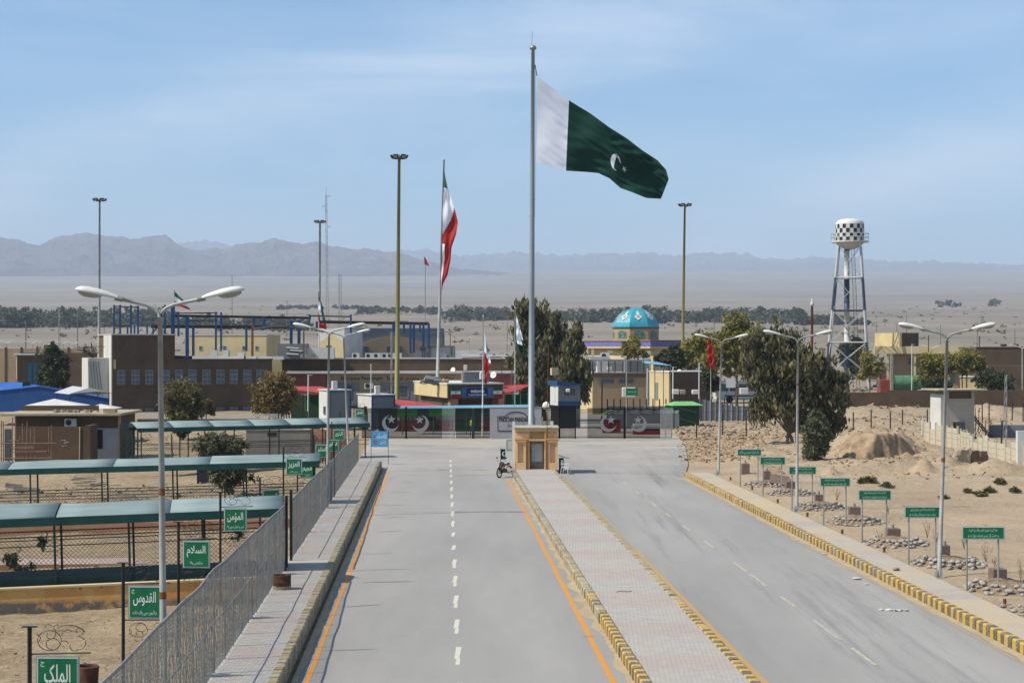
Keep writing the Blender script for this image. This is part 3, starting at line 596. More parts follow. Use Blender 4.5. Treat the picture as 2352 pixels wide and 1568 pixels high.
MB().box(-.18, .2, -.12, .12, .28, .52).tube([(-.2, 0, .55), (-.42, 0, .78)], .02).tube([(.2, 0, .4), (.62, 0, .31)], .02).tube([(.1, -.1, .3), (.3, -.13, .25), (.85, -.13, .34)], .03).build('engine', m_chr, t); MB().prism([(.4, .62), (.78, .68), (.95, .5), (.9, .48), (.74, .62), (.4, .57)], -.06, .06).build('mudguard', m_red, t)

# ---- wire fence along the footway
m_wire = M('fence_wire', hx('88867f'), .6, scale=3, col2=hx('a3a098'), metal=.1); m_frame = M('fence_tube', hx('84827f'), .55, scale=4, col2=hx('a5a29c'), metal=.2)
def fh(Y): return np.interp(Y, [20, 43, 58, 63, 88, 118], [2.4, 2.38, 2.2, 2.15, 1.95, 1.8])
def fence(y0, y1, label):
    p0 = RD(-5.12, y0); t = thing('wire_fence', label, 'fence', (p0.x, p0.y, .45)); L = y1 - y0
    def at(s, z, off=0.0): q = RD(-5.12 + off + .03 * mn.noise(Vector((s * .4 + y0, 0, 0))), y0 + s); return Vector((q.x - p0.x, s, z))
    top = lambda s: fh(y0 + s) + .05 * mn.noise(Vector((s * .33, y0, 4)))
    s = 0.0
    while s <= L + .01: MB().tube([at(s, 0), at(s, top(s) + .02)], .024, 6).build('post', m_frame, t); s += L / round(L / 1.85)
    st_ = MB(); s = .46
    while s < L - .1: st_.tube([at(s, .02, .012), at(s, top(s), .012)], .009, 4); s += .463
    tag(st_.build('stiffener_bars', m_frame, t), kind='stuff')
    ss = np.linspace(0, L, int(L / .9)); MB().tube([at(a, top(a)) for a in ss], .026, 6).build('top_rail', m_frame, t)
    MB().tube([at(a, top(a) * .5, .02) for a in ss], .018, 5).build('middle_rail', m_frame, t)
    mesh = MB(); step = .085; r_ = .0042
    for sg in (1, -1):
        s = -3.0
        while s < L + 3:
            pts = []; h_ = top(min(max(s, 0), L)) - .02
            a0, a1 = (s, s + h_ * .6) if sg > 0 else (s + h_ * .6, s)
            lo_, z0_, hi_, z1_ = a0, .05, a1, h_
            # clip
            def cut(pa, za, pb, zb):
                if pa < 0: za, pa = za + (zb - za) * (0 - pa) / (pb - pa), 0
                if pa > L: za, pa = za + (zb - za) * (L - pa) / (pb - pa), L
                return pa, za
            if max(a0, a1) > 0 and min(a0, a1) < L:
                pa, za = cut(lo_, z0_, hi_, z1_); pb, zb = cut(hi_, z1_, lo_, z0_)
                mid = (pa + pb) / 2; mesh.tube([at(pa, za, .01), at(mid, (za + zb) / 2, .01 + random.uniform(-.02, .02)), at(pb, zb, .01)], r_, 3, cap=False)
            s += step
    mesh.build('chain_link', m_wire, t); return t
fence(24, 59.3, 'tall grey chain link fence with wavy top rail nearest the camera')
fence(62.6, 88.3, 'middle run of grey chain link fence between the second and third canopy')
fence(88.5, 116.5, 'far run of grey chain link fence ending by the blue board')
for xq, D_, h_ in ((1616 / 2.2396 / 1.0884, 62.2, 2.5), (0, 88.4, 2.75), (0, 60.3, 2.45)):
    p = RD(-5.12, D_); o = MB().box(-.045, .045, -.045, .045, 0, h_).build('steel_post', m_blk, loc=(p.x, p.y, .45)); tag(o, {62.2: 'thick black steel post at the fence gap by the canopy shadow', 88.4: 'tall black steel post standing halfway along the chain link fence', 60.3: 'black steel post closing the nearest chain link fence run'}[D_], 'post')
# ---- canopied fenced walkways crossing behind the fence
m_tarp = M('teal_roof_sheet', hx('76898a'), .8, scale=.7, col2=hx('8c9c9b'), stretch=(.4, 2, 2), bump=.01, bscale=3); m_fas = M('dark_teal_fascia', hx('173f3b'), .5, scale=2, col2=hx('21504a'))
def walkway(A, B, zb, ze, zr, wd, label, front_fence=True, seams=4, post_step=2.3, mesh_h=1.6, drop=0.0):
    A = Vector(A); B = Vector(B); d = (B - A); L = d.length; th_ = math.atan2(d.y, d.x); t = thing('canopy_walkway', label, 'canopy', (A.x, A.y, zb), th_); t.rotation_euler[1] = -math.atan2(drop, L); t.location.z -= drop; ze -= zb; zr -= zb
    prof_ = [(-.02, ze + .02), (.10, ze + (zr - ze) * .22), (wd * .3, ze + (zr - ze) * .52), (wd * .6, ze + (zr - ze) * .86), (wd * .85, zr), (wd + .02, ze + .05)]
    cuts = [0] + sorted(random.uniform(.1, .95) for _ in range(seams)) + [1]
    cuts = [L * i / (seams + 1) + (random.uniform(-.6, .6) if 0 < i <= seams else 0) for i in range(seams + 2)]
    for a, b_ in zip(cuts, cuts[1:]):
        k = max(2, int((b_ - a) / .9)); g_ = []
        dz = random.uniform(-.03, .03)
        for i in range(k + 1):
            s = a + .008 + (b_ - a - .016) * i / k; g_.append([(s, y_, z_ + dz + .035 * mn.noise(Vector((s * .8, y_ * 1.5, A.y)))) for y_, z_ in prof_])
        o = MB().grid(g_).build('roof_sheet', m_tarp, t, smooth=True); solid(o, .02)
    if True:
        MB().box(0, L, -.06, -.02, ze - .2, ze + .08).build('fascia', m_fas, t); MB().box(0, L, wd + .03, wd + .06, ze - .15, ze + .08).build('fascia', m_fas, t)
        pts = [(0, 0)]; MB().prism([(y_, z_) for y_, z_ in prof_], 0, .02).build('gable', m_fas, t, loc=(L + .02, 0, 0), rz=R(90)); 
    n_ = int(L / post_step)
    for i in range(n_ + 1):
        s = L - .3 - i * (L - .6) / n_
        for y_ in (0.03, wd - .05): MB().box(s - .035, s + .035, y_, y_ + .07, 0, ze).build('post', m_dgreen, t)
    for y_ in (0.03, wd - .05):
        b = MB().box(0, L, y_ + .01, y_ + .05, mesh_h - .03, mesh_h + .01).box(0, L, y_ + .01, y_ + .05, mesh_h - .33, mesh_h - .30); b.build('rail', m_dgreen, t)
        mesh = MB(); s = -mesh_h
        while s < L:
            for sg in (0, 1):
                a0, a1 = (s, s + mesh_h) if sg else (s + mesh_h, s)
                if min(a0, a1) >= 0 and max(a0, a1) <= L: mesh.tube([(a0, y_ + .03, .02), (a1, y_ + .03, mesh_h)], .0042, 3, cap=False)
            s += .15
        mesh.build('chain_link', m_blk, t)
    return t
c1 = W(719, 1277 * 0 + 1173, 58.5)
def at(xq, D_): return (X(xq, D_), D_, 0)
walkway((-22.5, 57.0, 0), (-7.6, 59.1, 0), .35, 2.50, 2.88, 2.0, drop=.40, label= 'teal roofed fenced walkway nearest the camera behind the painted yellow wall', seams=3)
walkway((-33, 82.4, 0), (-9.15, 84.3, 0), -.2, 2.45, 2.78, 1.9, drop=.52, label= 'second teal roofed walkway crossing behind the rubble ground', seams=4, post_step=3.0, mesh_h=1.55)
walkway((X(322, 120), 119, 0), (X(846, 126), 127, 0), -.3, 2.4, 2.82, 2.0, 'farthest teal roofed walkway ending by the vehicle gates', seams=5, post_step=3.0)
# low walls
m_peel = M('peeling_yellow_wall', hx('e0b06a'), .9, scale=1.1, col2=hx('dc9f5c'), lo=.45, hi=.55, bump=.01, bscale=8)
n, l = nodes(m_peel); bsdf = n['Principled BSDF']; src = bsdf.inputs['Base Color'].links[0].from_socket; geo = n.new('ShaderNodeNewGeometry'); sepn = n.new('ShaderNodeSeparateXYZ'); l.new(geo.outputs['Position'], sepn.inputs[0])
pt = ramp(tex(2.1, 9, .75), .60, .63); low = mrange(sepn.outputs[2], -.28, -.42); nmask = ramp(tex(3.0, 6, .7), .35, .5)
mm_ = n.new('ShaderNodeMath'); mm_.operation = 'MULTIPLY'; l.new(low, mm_.inputs[0]); l.new(nmask, mm_.inputs[1])
mx_ = n.new('ShaderNodeMath'); mx_.operation = 'MAXIMUM'; l.new(pt, mx_.inputs[0]); l.new(mm_.outputs[0], mx_.inputs[1])
l.new(mix(mx_.outputs[0], src, hx('756e66')), bsdf.inputs['Base Color'])
m_cream = M('cream_coping', hx('cdb98a'), .9, scale=3, col2=hx('d8c79c')); m_terra = M('terracotta_render', hx('aa7c5c'), .9, scale=.9, col2=hx('b98d6d'), bump=.006)
def low_wall(A, B, z0, z1, th, m, label, cap=True, drop=.4):
    A = Vector(A); B = Vector(B); d = B - A; L = d.length; t = thing('low_wall', label, 'wall', (A.x, A.y, z0), math.atan2(d.y, d.x)); t.rotation_euler[1] = -math.atan2(drop, L); t.location.z -= drop
    MB().box(0, L, 0, th, -.4, z1 - z0 - (.06 if cap else 0)).build('wall', m, t)
    if cap: MB().box(-.02, L + .02, -.04, th + .04, z1 - z0 - .06, z1 - z0).build('coping', m_cream, t)
low_wall((-22.5, 56.6, 0), (-7.3, 58.8, 0), -.55, .36, .22, m_peel, 'peeling yellow painted low wall with cream coping under the nearest canopy')
low_wall((-33, 82.0, 0), (-8.9, 83.9, 0), -.75, -.15, .2, m_terra, 'long orange low wall along the foot of the second canopy', cap=False, drop=.45)
t = thing('walkway_floor', 'teal floor of the nearest walkway, darkened as canopy shade, behind the yellow wall', 'floor', (-22.5, 56.9, -.2), math.atan2(2.1, 14.9)); t.rotation_euler[1] = -math.atan2(.4, 15); MB().box(0, 15.1, .2, 2.3, -.6, .40).build('slab', M('teal_floor_canopy_shade', hx('24403e'), .85, scale=1.2, col2=hx('31504d')), t)  # the floor's dark teal takes in the canopy's shade
t = thing('paved_strip', 'low kerbed strip of pink paving with orange edge behind the nearest walkway', 'kerb', (-26, 69.8, -1.05), R(4)); MB().box(0, 17.5, 0, .4, -.2, .34).build('edge', m_terra, t); MB().box(0, 17.5, .01, 1.9, .341, .36).build('paving', M('pink_paving', hx('b09b91'), .9, scale=6), t)

# ---- square nameplate boards on scroll brackets
m_cap2 = m_blk
NM = [(68, 1505, 'الملک', ''), (283, 1343, 'القدوس', 'برائیوں سے پاک ذات'), (410, 1240, 'السلام', 'سلامتی والا'), (506, 1166, 'المؤمن', 'امن و ایمان دینے والا'), (597, 1125, 'المھیمن', 'نگہبان'), (651, 1052, 'العزیز', 'سب پر غالب'),
      (683, 1062, 'الجبار', 'سب سے زبردست'), (720, 1020, 'المتکبر', ''), (748, 1009, 'الخالق', ''), (762, 986, 'الباری', ''), (781, 962, 'المصور', ''), (813, 940, 'الغفار', '')]
LBL = ['with cut off lower half nearest the camera', 'in front of the pale lamp pole and yellow wall', 'with long thin letters before the nearest canopy mesh', 'hanging over the nearest teal canopy roof edge', 'in shade turned aside beside the canopy end', 'largest of the pair overlapping near the second canopy',
       'partly hidden behind the board with bright edge', 'by the farther lamp pole just above the fence rail', 'before the plaster hut, third from the far end', 'before the orange wall beside a leaning lamp', 'under the far canopy roof beside the cabins', 'smallest and farthest, close to the black gate']
def scroll(mb, x0, z0, w, h, flip=1):
    def arc(cx_, cz_, r_, a0, a1, n_=14, r2=None, th=.007):
        pts = []
        for k in range(n_ + 1):
            a = R(a0 + (a1 - a0) * k / n_); rr = r_ + ((r2 if r2 is not None else r_) - r_) * k / n_; pts.append((x0 + w * (cx_ + rr * math.cos(a)), 0, z0 + flip * h * (cz_ + rr * 1.6 * math.sin(a))))
        mb.tube(pts, th, 4, cap=False)
    arc(.30, .42, .21, -80, 280, 24); arc(.36, .30, .12, 0, 330, 16); arc(.31, .60, .10, 30, -230, 14, .05); arc(.07, .50, .07, 90, -60, 8); arc(.28, .86, .06, 200, 30, 8); arc(.44, .86, .07, 250, 60, 8, .05)
    arc(.58, .40, .30, 118, 30, 12, .40); arc(.82, .74, .09, -90, 230, 14, .045); arc(.80, .34, .14, 95, -100, 12); arc(.62, .62, .10, 200, 40, 8); arc(.55, .25, .10, 120, 30, 8); arc(.75, .22, .09, 160, 300, 8)
m_signw2 = M('sign_lettering', hx('e9ece8'), .5)
for i, ((pxq, ytq, w1, w2), lb) in enumerate(zip(NM, LBL)):
    Dp = -7.1 * F / (pxq - 1001.3); p = RD(-7.1, Dp); zt = Z(ytq, Dp); g_ = -.55 if Dp < 145 else 0
    t = thing('name_board', 'green square name board ' + lb, 'sign', (p.x, p.y, g_), R(-3 + (random.uniform(-4, 4))) if i != 4 else R(36), 'green name boards along the fence'); zt -= g_
    MB().tube([(0, 0, 0), (0, 0, zt + .5)], .04, 8).box(-.13, .13, -.06, .06, zt + .5, zt + .515).build('post', m_blk, t)
    MB().tube([(0, 0, zt + .03), (1.08, 0, zt + .06)], .014, 5).build('bracket', m_blk, t); MB().tube([(0, 0, zt - .79), (1.06, 0, zt - .78)], .014, 5).build('bracket', m_blk, t)
    mb = MB(); scroll(mb, .05, zt + .05, 1.0, .52); mb.build('scroll_ornament', m_blk, t); mb = MB(); scroll(mb, .05, zt - .81, 1.0, .48, -1); mb.build('scroll_ornament', m_blk, t)
    pn = MB().use(m_alu).box(.12, .88, -.03, .01, zt - .76, zt).build('panel', None, t); MB().box(.145, .855, -.034, -.031, zt - .735, zt - .025).build('border', m_signw2, pn); MB().box(.158, .842, -.038, -.035, zt - .722, zt - .038).build('face', m_sgreen, pn)
    text(pn, w1, (.50, -.0395, zt - .30), .52 if len(w1) > 5 else .46, .32, m_signw2, True, .012)
    if w2: text(pn, w2, (.50, -.0395, zt - .62), .56 if len(w2) > 14 else .36, .11, m_signw2, True, .004)
    if i < 2: text(pn, 'ج', (.24, -.0395, zt - .14), .07, .09, m_signw2, True, .004)
# ---- verse boards beyond the striped kerb
VB = [((1694, 1748, 1031, 1046), 1115, ['پاک ایران دوستی بے مثال']), ((1746, 1803, 1049, 1066), 1137, ['یہاں جو سبزہ اگے وہ ہمیشہ سبز رہے', 'اور ایسا سبز کہ جس کی کوئی مثال نہ ہو']), ((1812, 1874, 1071, 1088), 1170, ['یہاں جو پھول کھلے وہ کھلا رہے برسوں', 'یہاں خزاں کو گزرنے کی بھی مجال نہ ہو']),
      ((1884, 1952, 1097, 1116), 1205, ['ہر ایک فرد ہو تہذیب و فن کا اوج کمال', 'کوئی ملول نہ ہو کوئی خستہ حال نہ ہو']), ((1972, 2046, 1125, 1147), 1245, ['خدا کرے کہ نہ خم ہو سر وقار وطن', 'اور اس کے حسن کو تشویش ماہ و سال نہ ہو']),
      ((2078, 2160, 1163, 1188), 1295, ['خدا کرے کہ مرے اک بھی ہم وطن کے لئے', 'حیات جرم نہ ہو زندگی وبال نہ ہو']), ((2210, 2306, 1209, 1237), 1352, ['خدا کرے میری ارض پاک پر اترے', 'وہ فصل گل جسے اندیشہ زوال نہ ہو'])]
VL = ['farthest and smallest, with a single line of script', 'second from the far end of the row', 'crossed by the middle street lamp pole', 'fourth in the row, just past the middle lamp pole', 'fifth in the row, before open sandy ground', 'touching the tall lamp pole nearest the camera', 'nearest and largest, with stones piled behind its posts']
for (r_, yb, lines), lb in zip(VB, VL):
    D_ = F * H / (yb - HY); x0, x1 = X(r_[0], D_), X(r_[1], D_); zt, zb = Z(r_[2], D_), Z(r_[3], D_); w_ = x1 - x0; g0 = min(gz(x0, D_), gz(x1, D_)) - .05
    t = thing('verse_board', 'green verse board on two posts, ' + lb, 'sign', (x0, D_, g0), R(-1), 'green verse boards along the striped kerb')
    for fx in (.12, .87): MB().tube([(w_ * fx, .05, 0), (w_ * fx, .05, zb - g0 + .2)], .03, 8).build('post', m_galv, t)
    pn = MB().use(m_alu).box(-.01, w_ + .01, -.015, .02, zb - g0 - .01, zt - g0 + .01).build('panel', None, t); MB().box(.004, w_ - .004, -.019, -.016, zb - g0 + .004, zt - g0 - .004).build('border', m_signw2, pn)
    MB().box(.022, w_ - .022, -.023, -.020, zb - g0 + .022, zt - g0 - .022).build('face', m_sgreen, pn); hgt = zt - zb
    for k, ln in enumerate(lines):
        zc = zb - g0 + hgt * (.5 if len(lines) == 1 else (.72 if k == 0 else .27)); text(pn, ln, (w_ / 2, -.0245, zc), w_ * (.8 if len(lines) == 1 else .68 + .05 * k), hgt * (.42 if len(lines) == 1 else .30), m_signw2, True, .003)
# ---- plinths, pipe stubs and ringed stones
PL = [(1704, 1722, 1065, 1090, 'farthest brown concrete block behind the smallest verse board'), (1755, 1770, 1086, 1106, 'brown concrete block behind the second verse board by a tipped slab'), (1806, 1827, 1106, 1126, 'brown concrete block left of the middle lamp pole'), (1873, 1891, 1136, 1157, 'brown concrete block between third and fourth verse boards'),
      (1951, 1977, 1164, 1189, 'brown concrete block left of the fifth verse board post'), (2039, 2069, 1213, 1236, 'brown concrete block above a stone ring between fifth and sixth boards'), (2163, 2183, 1252, 1279, 'brown concrete block just right of the nearest lamp pole'), (2281, 2314, 1306, 1333, 'nearest brown concrete block behind the largest verse board')]
rocks = [rock_mesh(s, 1, random.uniform(.75, 1), random.uniform(.6, .8)) for s in range(7)]
m_stn = M('river_stone', hx('8f8880'), .9, scale=1.6, col2=hx('b5aea4'), lo=.4, hi=.6); [me.materials.append(m_stn) for me in rocks]
m_stnb = M('brown_stone', hx('8a7058'), .95, scale=3, col2=hx('a58a6c'))
for k, (a, b_, yt, yb, lb) in enumerate(PL):
    D_ = F * H / (yb - HY); w_ = (b_ - a) * D_ / F; h_ = (yb - yt) * D_ / F; xx = X((a + b_) / 2, D_); t = thing('concrete_plinth', lb, 'concrete block', (xx, D_, gz(xx, D_)), R(random.uniform(-6, 6)), 'concrete blocks behind the verse boards')
    bev(MB().box(-w_ / 2, w_ / 2, 0, w_, -.1, h_).build('block', m_brownc, t), .015); MB().tube([(0, w_ / 2, h_), (0, w_ / 2, h_ + .16)], .06, 8).build('pipe', m_galv, t)
    if k >= 1:
        cx0, cy0 = xx - .35, D_ - 2.2 - .25 * (k < 3); t = thing('stone_edging', ['', 'loose grey stones edging the planting bed by the second verse board', 'grey stones edging the bed left of the middle lamp pole', 'grey stones edging the bed right of the middle lamp pole', 'scattered grey stones edging the bed below the fourth board',
            'grey stone rows edging the bed below the fifth board', 'double rows of pale stones edging the bed below the sixth board', 'pale stones edging the bed behind the nearest lamp foot'][k], 'stones', (cx0, cy0, 0), 0, 'stone edged planting beds')
        mbd = MB(); g_ = [[(0 + r2 * math.cos(a2) * 1.15, r2 * 1.9 * math.sin(a2) + .4, gz(cx0, cy0) + .28 * (1 - r2 ** 2) + .02 * math.sin(a2 * 5)) for a2 in [2 * math.pi * q / 20 for q in range(21)]] for r2 in (0, .3, .6, .85, 1.05)]
        mbd.grid(g_).build('soil', M('bed_soil', hx('7d6a54'), .95, scale=4, col2=hx('99836a'), bump=.03), t, smooth=True)
        for q in range(38):
            row = q // 13; a2 = -R(200) + R(220) * ((q % 13) + random.uniform(-.35, .35)) / 12; rr = 1.02 - .17 * row + random.uniform(-.04, .04); s_ = random.uniform(.075, .13) * (1.15 if k > 4 else 1)
            px_, py_ = 1.2 * rr * math.cos(a2), 1.9 * rr * math.sin(a2) + .4; o = link('stone', random.choice(rocks), t); o.location = (px_, py_, gz(cx0 + px_, cy0 + py_) + .04 + .09 * row); o.scale = (s_ * 1.2, s_, s_); o.rotation_euler = (random.uniform(-.3, .3), random.uniform(-.3, .3), random.uniform(0, 6))
# nearest partial bed at the frame edge
t = thing('stone_edging', 'short rows of pale stones at the edge of the picture below the nearest block', 'stones', (X(2335, 52.6), 52.6, 0), 0, 'stone edged planting beds')
for q in range(26): o = link('stone', random.choice(rocks), t); s_ = random.uniform(.07, .12); o.location = (-.9 + (q % 9) * .26 + random.uniform(-.05, .05) + .35 * (q // 9), 1.1 - .9 * (q // 9) + random.uniform(-.1, .1), .07 + .02 * (q % 2)); o.scale = (s_ * 1.2, s_, s_); o.rotation_euler = (0, 0, random.uniform(0, 6))
for k, (sx_, sy_) in enumerate(((1826, 1198), (1880, 1222), (1944, 1254), (2018, 1288), (2105, 1331), (2210, 1376), (2511, 1508))):
    q = G(sx_ / 1.0884, sy_ / 1.0884); o = MB().tube([(0, 0, 0), (.01, 0, .2)], .055, 8).build('pipe_stub', m_rust, loc=(q.x, q.y, gz(q.x, q.y))); tag(o, 'short rusty pipe stub in the verge ' + ['by the farthest lamp foot', 'left of the second verse board', 'below the concrete block by the middle lamp', 'below the middle lamp foot', 'below the fourth verse board', 'between the fifth and sixth boards', 'nearest, beyond the largest verse board'][k], 'pipe', 'rusty pipe stubs along the verge')
# loose stones and litter
def litter(name, xq, yq, z, s, m, label, cat, flat=.6, grp=None):
    q = G(xq, yq, z); o = link(name, rocks[random.randrange(7)].copy()); o.data.materials[0] = m; o.location = (q.x, q.y, max(z, gz(q.x, q.y)) + s * .3); o.scale = (s * 1.3, s, s * flat); o.rotation_euler = (0, 0, random.uniform(0, 6)); tag(o, label, cat, grp)
litter('stone', 2058, 1309, KH, .15, m_stnb, 'brown stone with debris lying on the far footway', 'stone'); litter('stone', 2107, 1336, 0, .12, m_stn, 'dark round stone lying on the verge near the lamp foot', 'stone')
m_lit = M('paper_litter', hx('d0ccc4'), .8, scale=5)
for k, (xq, yq, s) in enumerate(((1893, 1273, .10), (1968, 1330, .16), (1990, 1342, .08), (1830, 1240, .07), (1712, 1155, .08), (2065, 1403, .06), (1940, 1290, .06), (1640, 1125, .07))): litter('litter', xq, yq, 0, s, m_lit, 'scrap of pale litter in the gutter ' + ['below the middle footway', 'larger white bag under the kerb', 'beside the larger bag', 'halfway to the far lamp', 'near the far end of the kerb', 'near the bend of the faded line', 'small piece above the bag', 'at the far end by the lamp'][k], 'litter', .3, 'litter along the striped kerb')
q = G(2057, 1402); mb = MB()
for k in range(9): mb.obox((k * .10 + random.uniform(-.04, .04), random.uniform(-.09, .09), .03), .14, .09, .02, random.uniform(0, 3), random.uniform(-.5, .5), random.uniform(-.4, .4))
tag(mb.build('torn_sheet', m_lit, loc=(q.x - .45, q.y, 0)), 'torn white plastic sheet lying on the far road', 'litter')
mb = MB(); q = G(1430, 1360, KH); mb.tube([(0, 0, .02), (.15, .02, .05), (.35, -.02, .03), (.5, .01, .05)], .012, 4); tag(mb.build('wire_scrap', m_rust, loc=(q.x - .2, q.y, KH)), 'rusty bit of wire on the paved median', 'litter')
# barrels
def barrel(x, y, z, lean, label):
    t = thing('steel_drum', label, 'drum', (x, y, z)); m_b = M('burnt_drum', hx('3d2a24'), .9, scale=5, col2=hx('6f4a38')); t.rotation_euler = (0, R(lean), 0)
    mb = MB().lathe([(.0, .02), (.27, .0), (.28, .02), (.275, .2), (.285, .22), (.275, .24), (.28, .42), (.29, .44), (.27, .45), (.255, .43), (.25, .1), (0, .08)], n=20); mb.build('shell', m_b, t, smooth=True)
    MB().lathe([(.283, .0), (.284, .11)], n=20).build('pale_band', M('ash', hx('968a7c'), .95, scale=6), t); return t
q = G(648, 1352, .45); barrel(q.x, q.y, .45, 0, 'short burnt steel drum on the footway against the fence')
D_ = 42.0; o = barrel(X(197, D_), D_, -.5, 2, 'rusty brown oil drum behind the nearest name board'); o.scale = (1, 1, 2.0)
# small blue board at the fence end
D_ = 119.5; t = thing('banner_board', 'sky blue board with white Urdu script on a thin frame at the fence end', 'sign', (X(853, D_), D_, 0)); w_ = 38 * D_ / F; z0, z1 = Z(1026, D_), Z(990, D_)
pn = MB().box(0, w_, -.01, .01, z0, z1).build('panel', M('sky_blue_print', hx('4d9fd6'), .5, scale=3, col2=hx('65b0df')), t); [MB().tube([(x_, .02, 0), (x_, .02, z1 + .03)], .018, 6).build('leg', m_blk, t) for x_ in (-.02, w_ + .02)]
text(pn, 'فاصلہ', (w_ * .62, -.014, z0 + .74), .68, .36, m_signw2, True, .02); text(pn, 'پسنی', (w_ * .7, -.014, z0 + .3), .42, .3, m_signw2, True, .02); mrd = M('red_print', hx('a8323a'), .6); text(pn, '01', (w_ * .2, -.014, z0 + .72), .22, .2, mrd, bold=.02); text(pn, '51', (w_ * .24, -.014, z0 + .3), .24, .28, mrd, bold=.02)
# ================================================================ BORDER GATES
m_bar = M('gate_black', hx('131516'), .8, scale=3, col2=hx('1d2020'), spec=.08); m_gbar = M('gate_grey', hx('8d9091'), .5, scale=3, col2=hx('a4a6a6')); m_emb = M('polished_sheet', hx('84888b'), .5, scale=4, col2=hx('979a9d'))
DG = 153.0; ug = DG / F
def leaf(t, xa, xb, zt, m, n_bars, swing=0.0, top_spear=True, name='gate_leaf', embl=None, y_=0.0, x0=0.0, th_=.054):
    fr = MB(); w = xb - xa
    for zz in (.12, .95, zt - .30, zt - .12): fr.box(xa, xb, y_ - .015, y_ + .015, zz, zz + .05)
    lf = fr.build(name, m, t)
    g_ = MB()
    for k in range(n_bars + 1):
        x_ = xa + w * k / n_bars; g_.box(x_ - th_ / 2, x_ + th_ / 2, y_ - .045, y_ - .02, .05, zt + (.06 if top_spear else 0))
    tag(g_.build('grille', m, lf), kind='stuff'); return lf
def emblem(lf, cq, cy, r_, sx, sy, sr, flip, x0q):
    o = crescent_mesh(r_, .03, flip, R(42), inner=.84, off=.30); o.build('crescent', m_emb, lf, loc=(X(cq, DG) - X(x0q, DG), -.09, Z(cy, DG))); 
    MB().prism([(a, b_) for a, b_ in star_poly(sr, R(0))], -.09, -.06).build('star', m_emb, lf, loc=(X(sx, DG) - X(x0q, DG), 0, Z(sy, DG)))
def gx(xq, x0q): return X(xq, DG) - X(x0q, DG)
ZT = Z(938, DG)
t = thing('vehicle_gate', 'black barred double gate with two grey crescents and stars before the red and green building', 'gate', (X(832, DG), DG, 0), 0, 'gates with crescent and star')
lf = leaf(t, 0, gx(931, 832), ZT, m_bar, 44); emblem(lf, 897, 972, .72, 899, 963, .40, -1 * -1, 832)
lf = leaf(t, gx(935, 832), gx(1014, 832), ZT, m_bar, 36); emblem(lf, 966, 972, .72, 964, 964, .38, -1, 832)
MB().box(gx(931, 832) - .02, gx(931, 832) + .16, -.09, .09, 0, ZT + .15).build('post', m_bar, t)
t = thing('fence_panel', 'grey barred panel with diagonal brace between the gate and the footway gate', 'fence', (X(1015, DG), DG + .2, 0)); lf = leaf(t, 0, gx(1043, 1015), ZT, m_gbar, 14, name='panel', th_=.03); MB().tube([(0, -.06, ZT - .2), (.95, -.06, 2.0)], .02, 4).build('brace', m_gbar, t)
MB().box(gx(1043, 1015) - .04, gx(1043, 1015) + .06, -.06, .06, 0, ZT + .1).build('post', m_gbar, t)
t = thing('pedestrian_gate', 'dark barred footway gate with a guard standing behind', 'gate', (X(1048, DG), DG, 0)); leaf(t, 0, gx(1084, 1048), ZT, m_bar, 15); leaf(t, gx(1090, 1048), gx(1124, 1048), ZT, m_bar, 15)
MB().box(gx(1084, 1048), gx(1090, 1048), -.06, .06, 0, ZT).build('post', m_dgreen, t)
D_ = DG - .3; xl, xr_ = X(1125, D_), X(1244, D_); t = thing('slogan_wall', 'grey rendered wall panel with framed words Pakistan Paindabad below the flag pole', 'wall', (xl, D_, 0)); zt = Z(936, D_); w_ = xr_ - xl
m_gw = M('grey_render', hx('a09fa0'), .85, scale=.8, col2=hx('adadae'), bump=.003); MB().box(0, w_, 0, .3, 0, zt).build('wall', m_gw, t); bev(MB().box(-.03, w_ + .03, -.03, .33, zt, zt + .05).build('coping', m_conc, t), .01)
cx_ = X(1185, D_) - xl; hw = X(1185, D_) - X(1143, D_); z0, z1 = Z(989, D_), Z(956, D_)
arch = [(-hw, z0), (-hw, z1)] + [(-hw * .58 + 0, z1)] + [(hw * .58 * math.sin(a), z1 + .40 * math.cos(a)) for a in [R(-62 + 124 * k / 10) for k in range(11)]] + [(hw * .58, z1), (hw, z1), (hw, z0)]
mb = MB(); pts_ = [(cx_ + a, -.012, b_) for a, b_ in arch]; mb.tube(pts_, .035, 4, closed=True); mb.build('frame', m_blk, t)
text(t, 'PAKISTAN PAINDABAD', (cx_, -.01, Z(963, D_)), hw * 1.82, .42, m_blk, bold=.03); text(t, 'پاکستان پائندہ باد', (cx_, -.01, Z(977, D_)), hw * .95, .42, m_blk, True, .012)
t = thing('fence_panel', 'black barred panel with green backing beside the slogan wall', 'fence', (X(1245, DG), DG, 0)); leaf(t, 0, gx(1283, 1245), Z(934, DG), m_bar, 15, name='panel'); leaf(t, gx(1287, 1245), gx(1320, 1245), Z(934, DG), m_bar, 13, name='panel'); MB().box(gx(1283, 1245), gx(1287, 1245), -.06, .06, 0, Z(934, DG)).build('post', m_bar, t)
MB().box(gx(1320, 1245) - .02, gx(1320, 1245) + .11, -.07, .07, -.02, Z(934, DG) + .05).build('post', m_bar, t)
t = thing('fence_panel', 'thin grey barred panel between two black gates showing the lane beyond', 'fence', (X(1323, DG), DG + .3, 0)); leaf(t, 0, gx(1350, 1323), Z(940, DG), m_gbar, 12, name='panel', th_=.02)
t = thing('vehicle_gate', 'black barred double gate with crescents in front of red and white stalls', 'gate', (X(1350, DG), DG, 0), 0, 'gates with crescent and star')
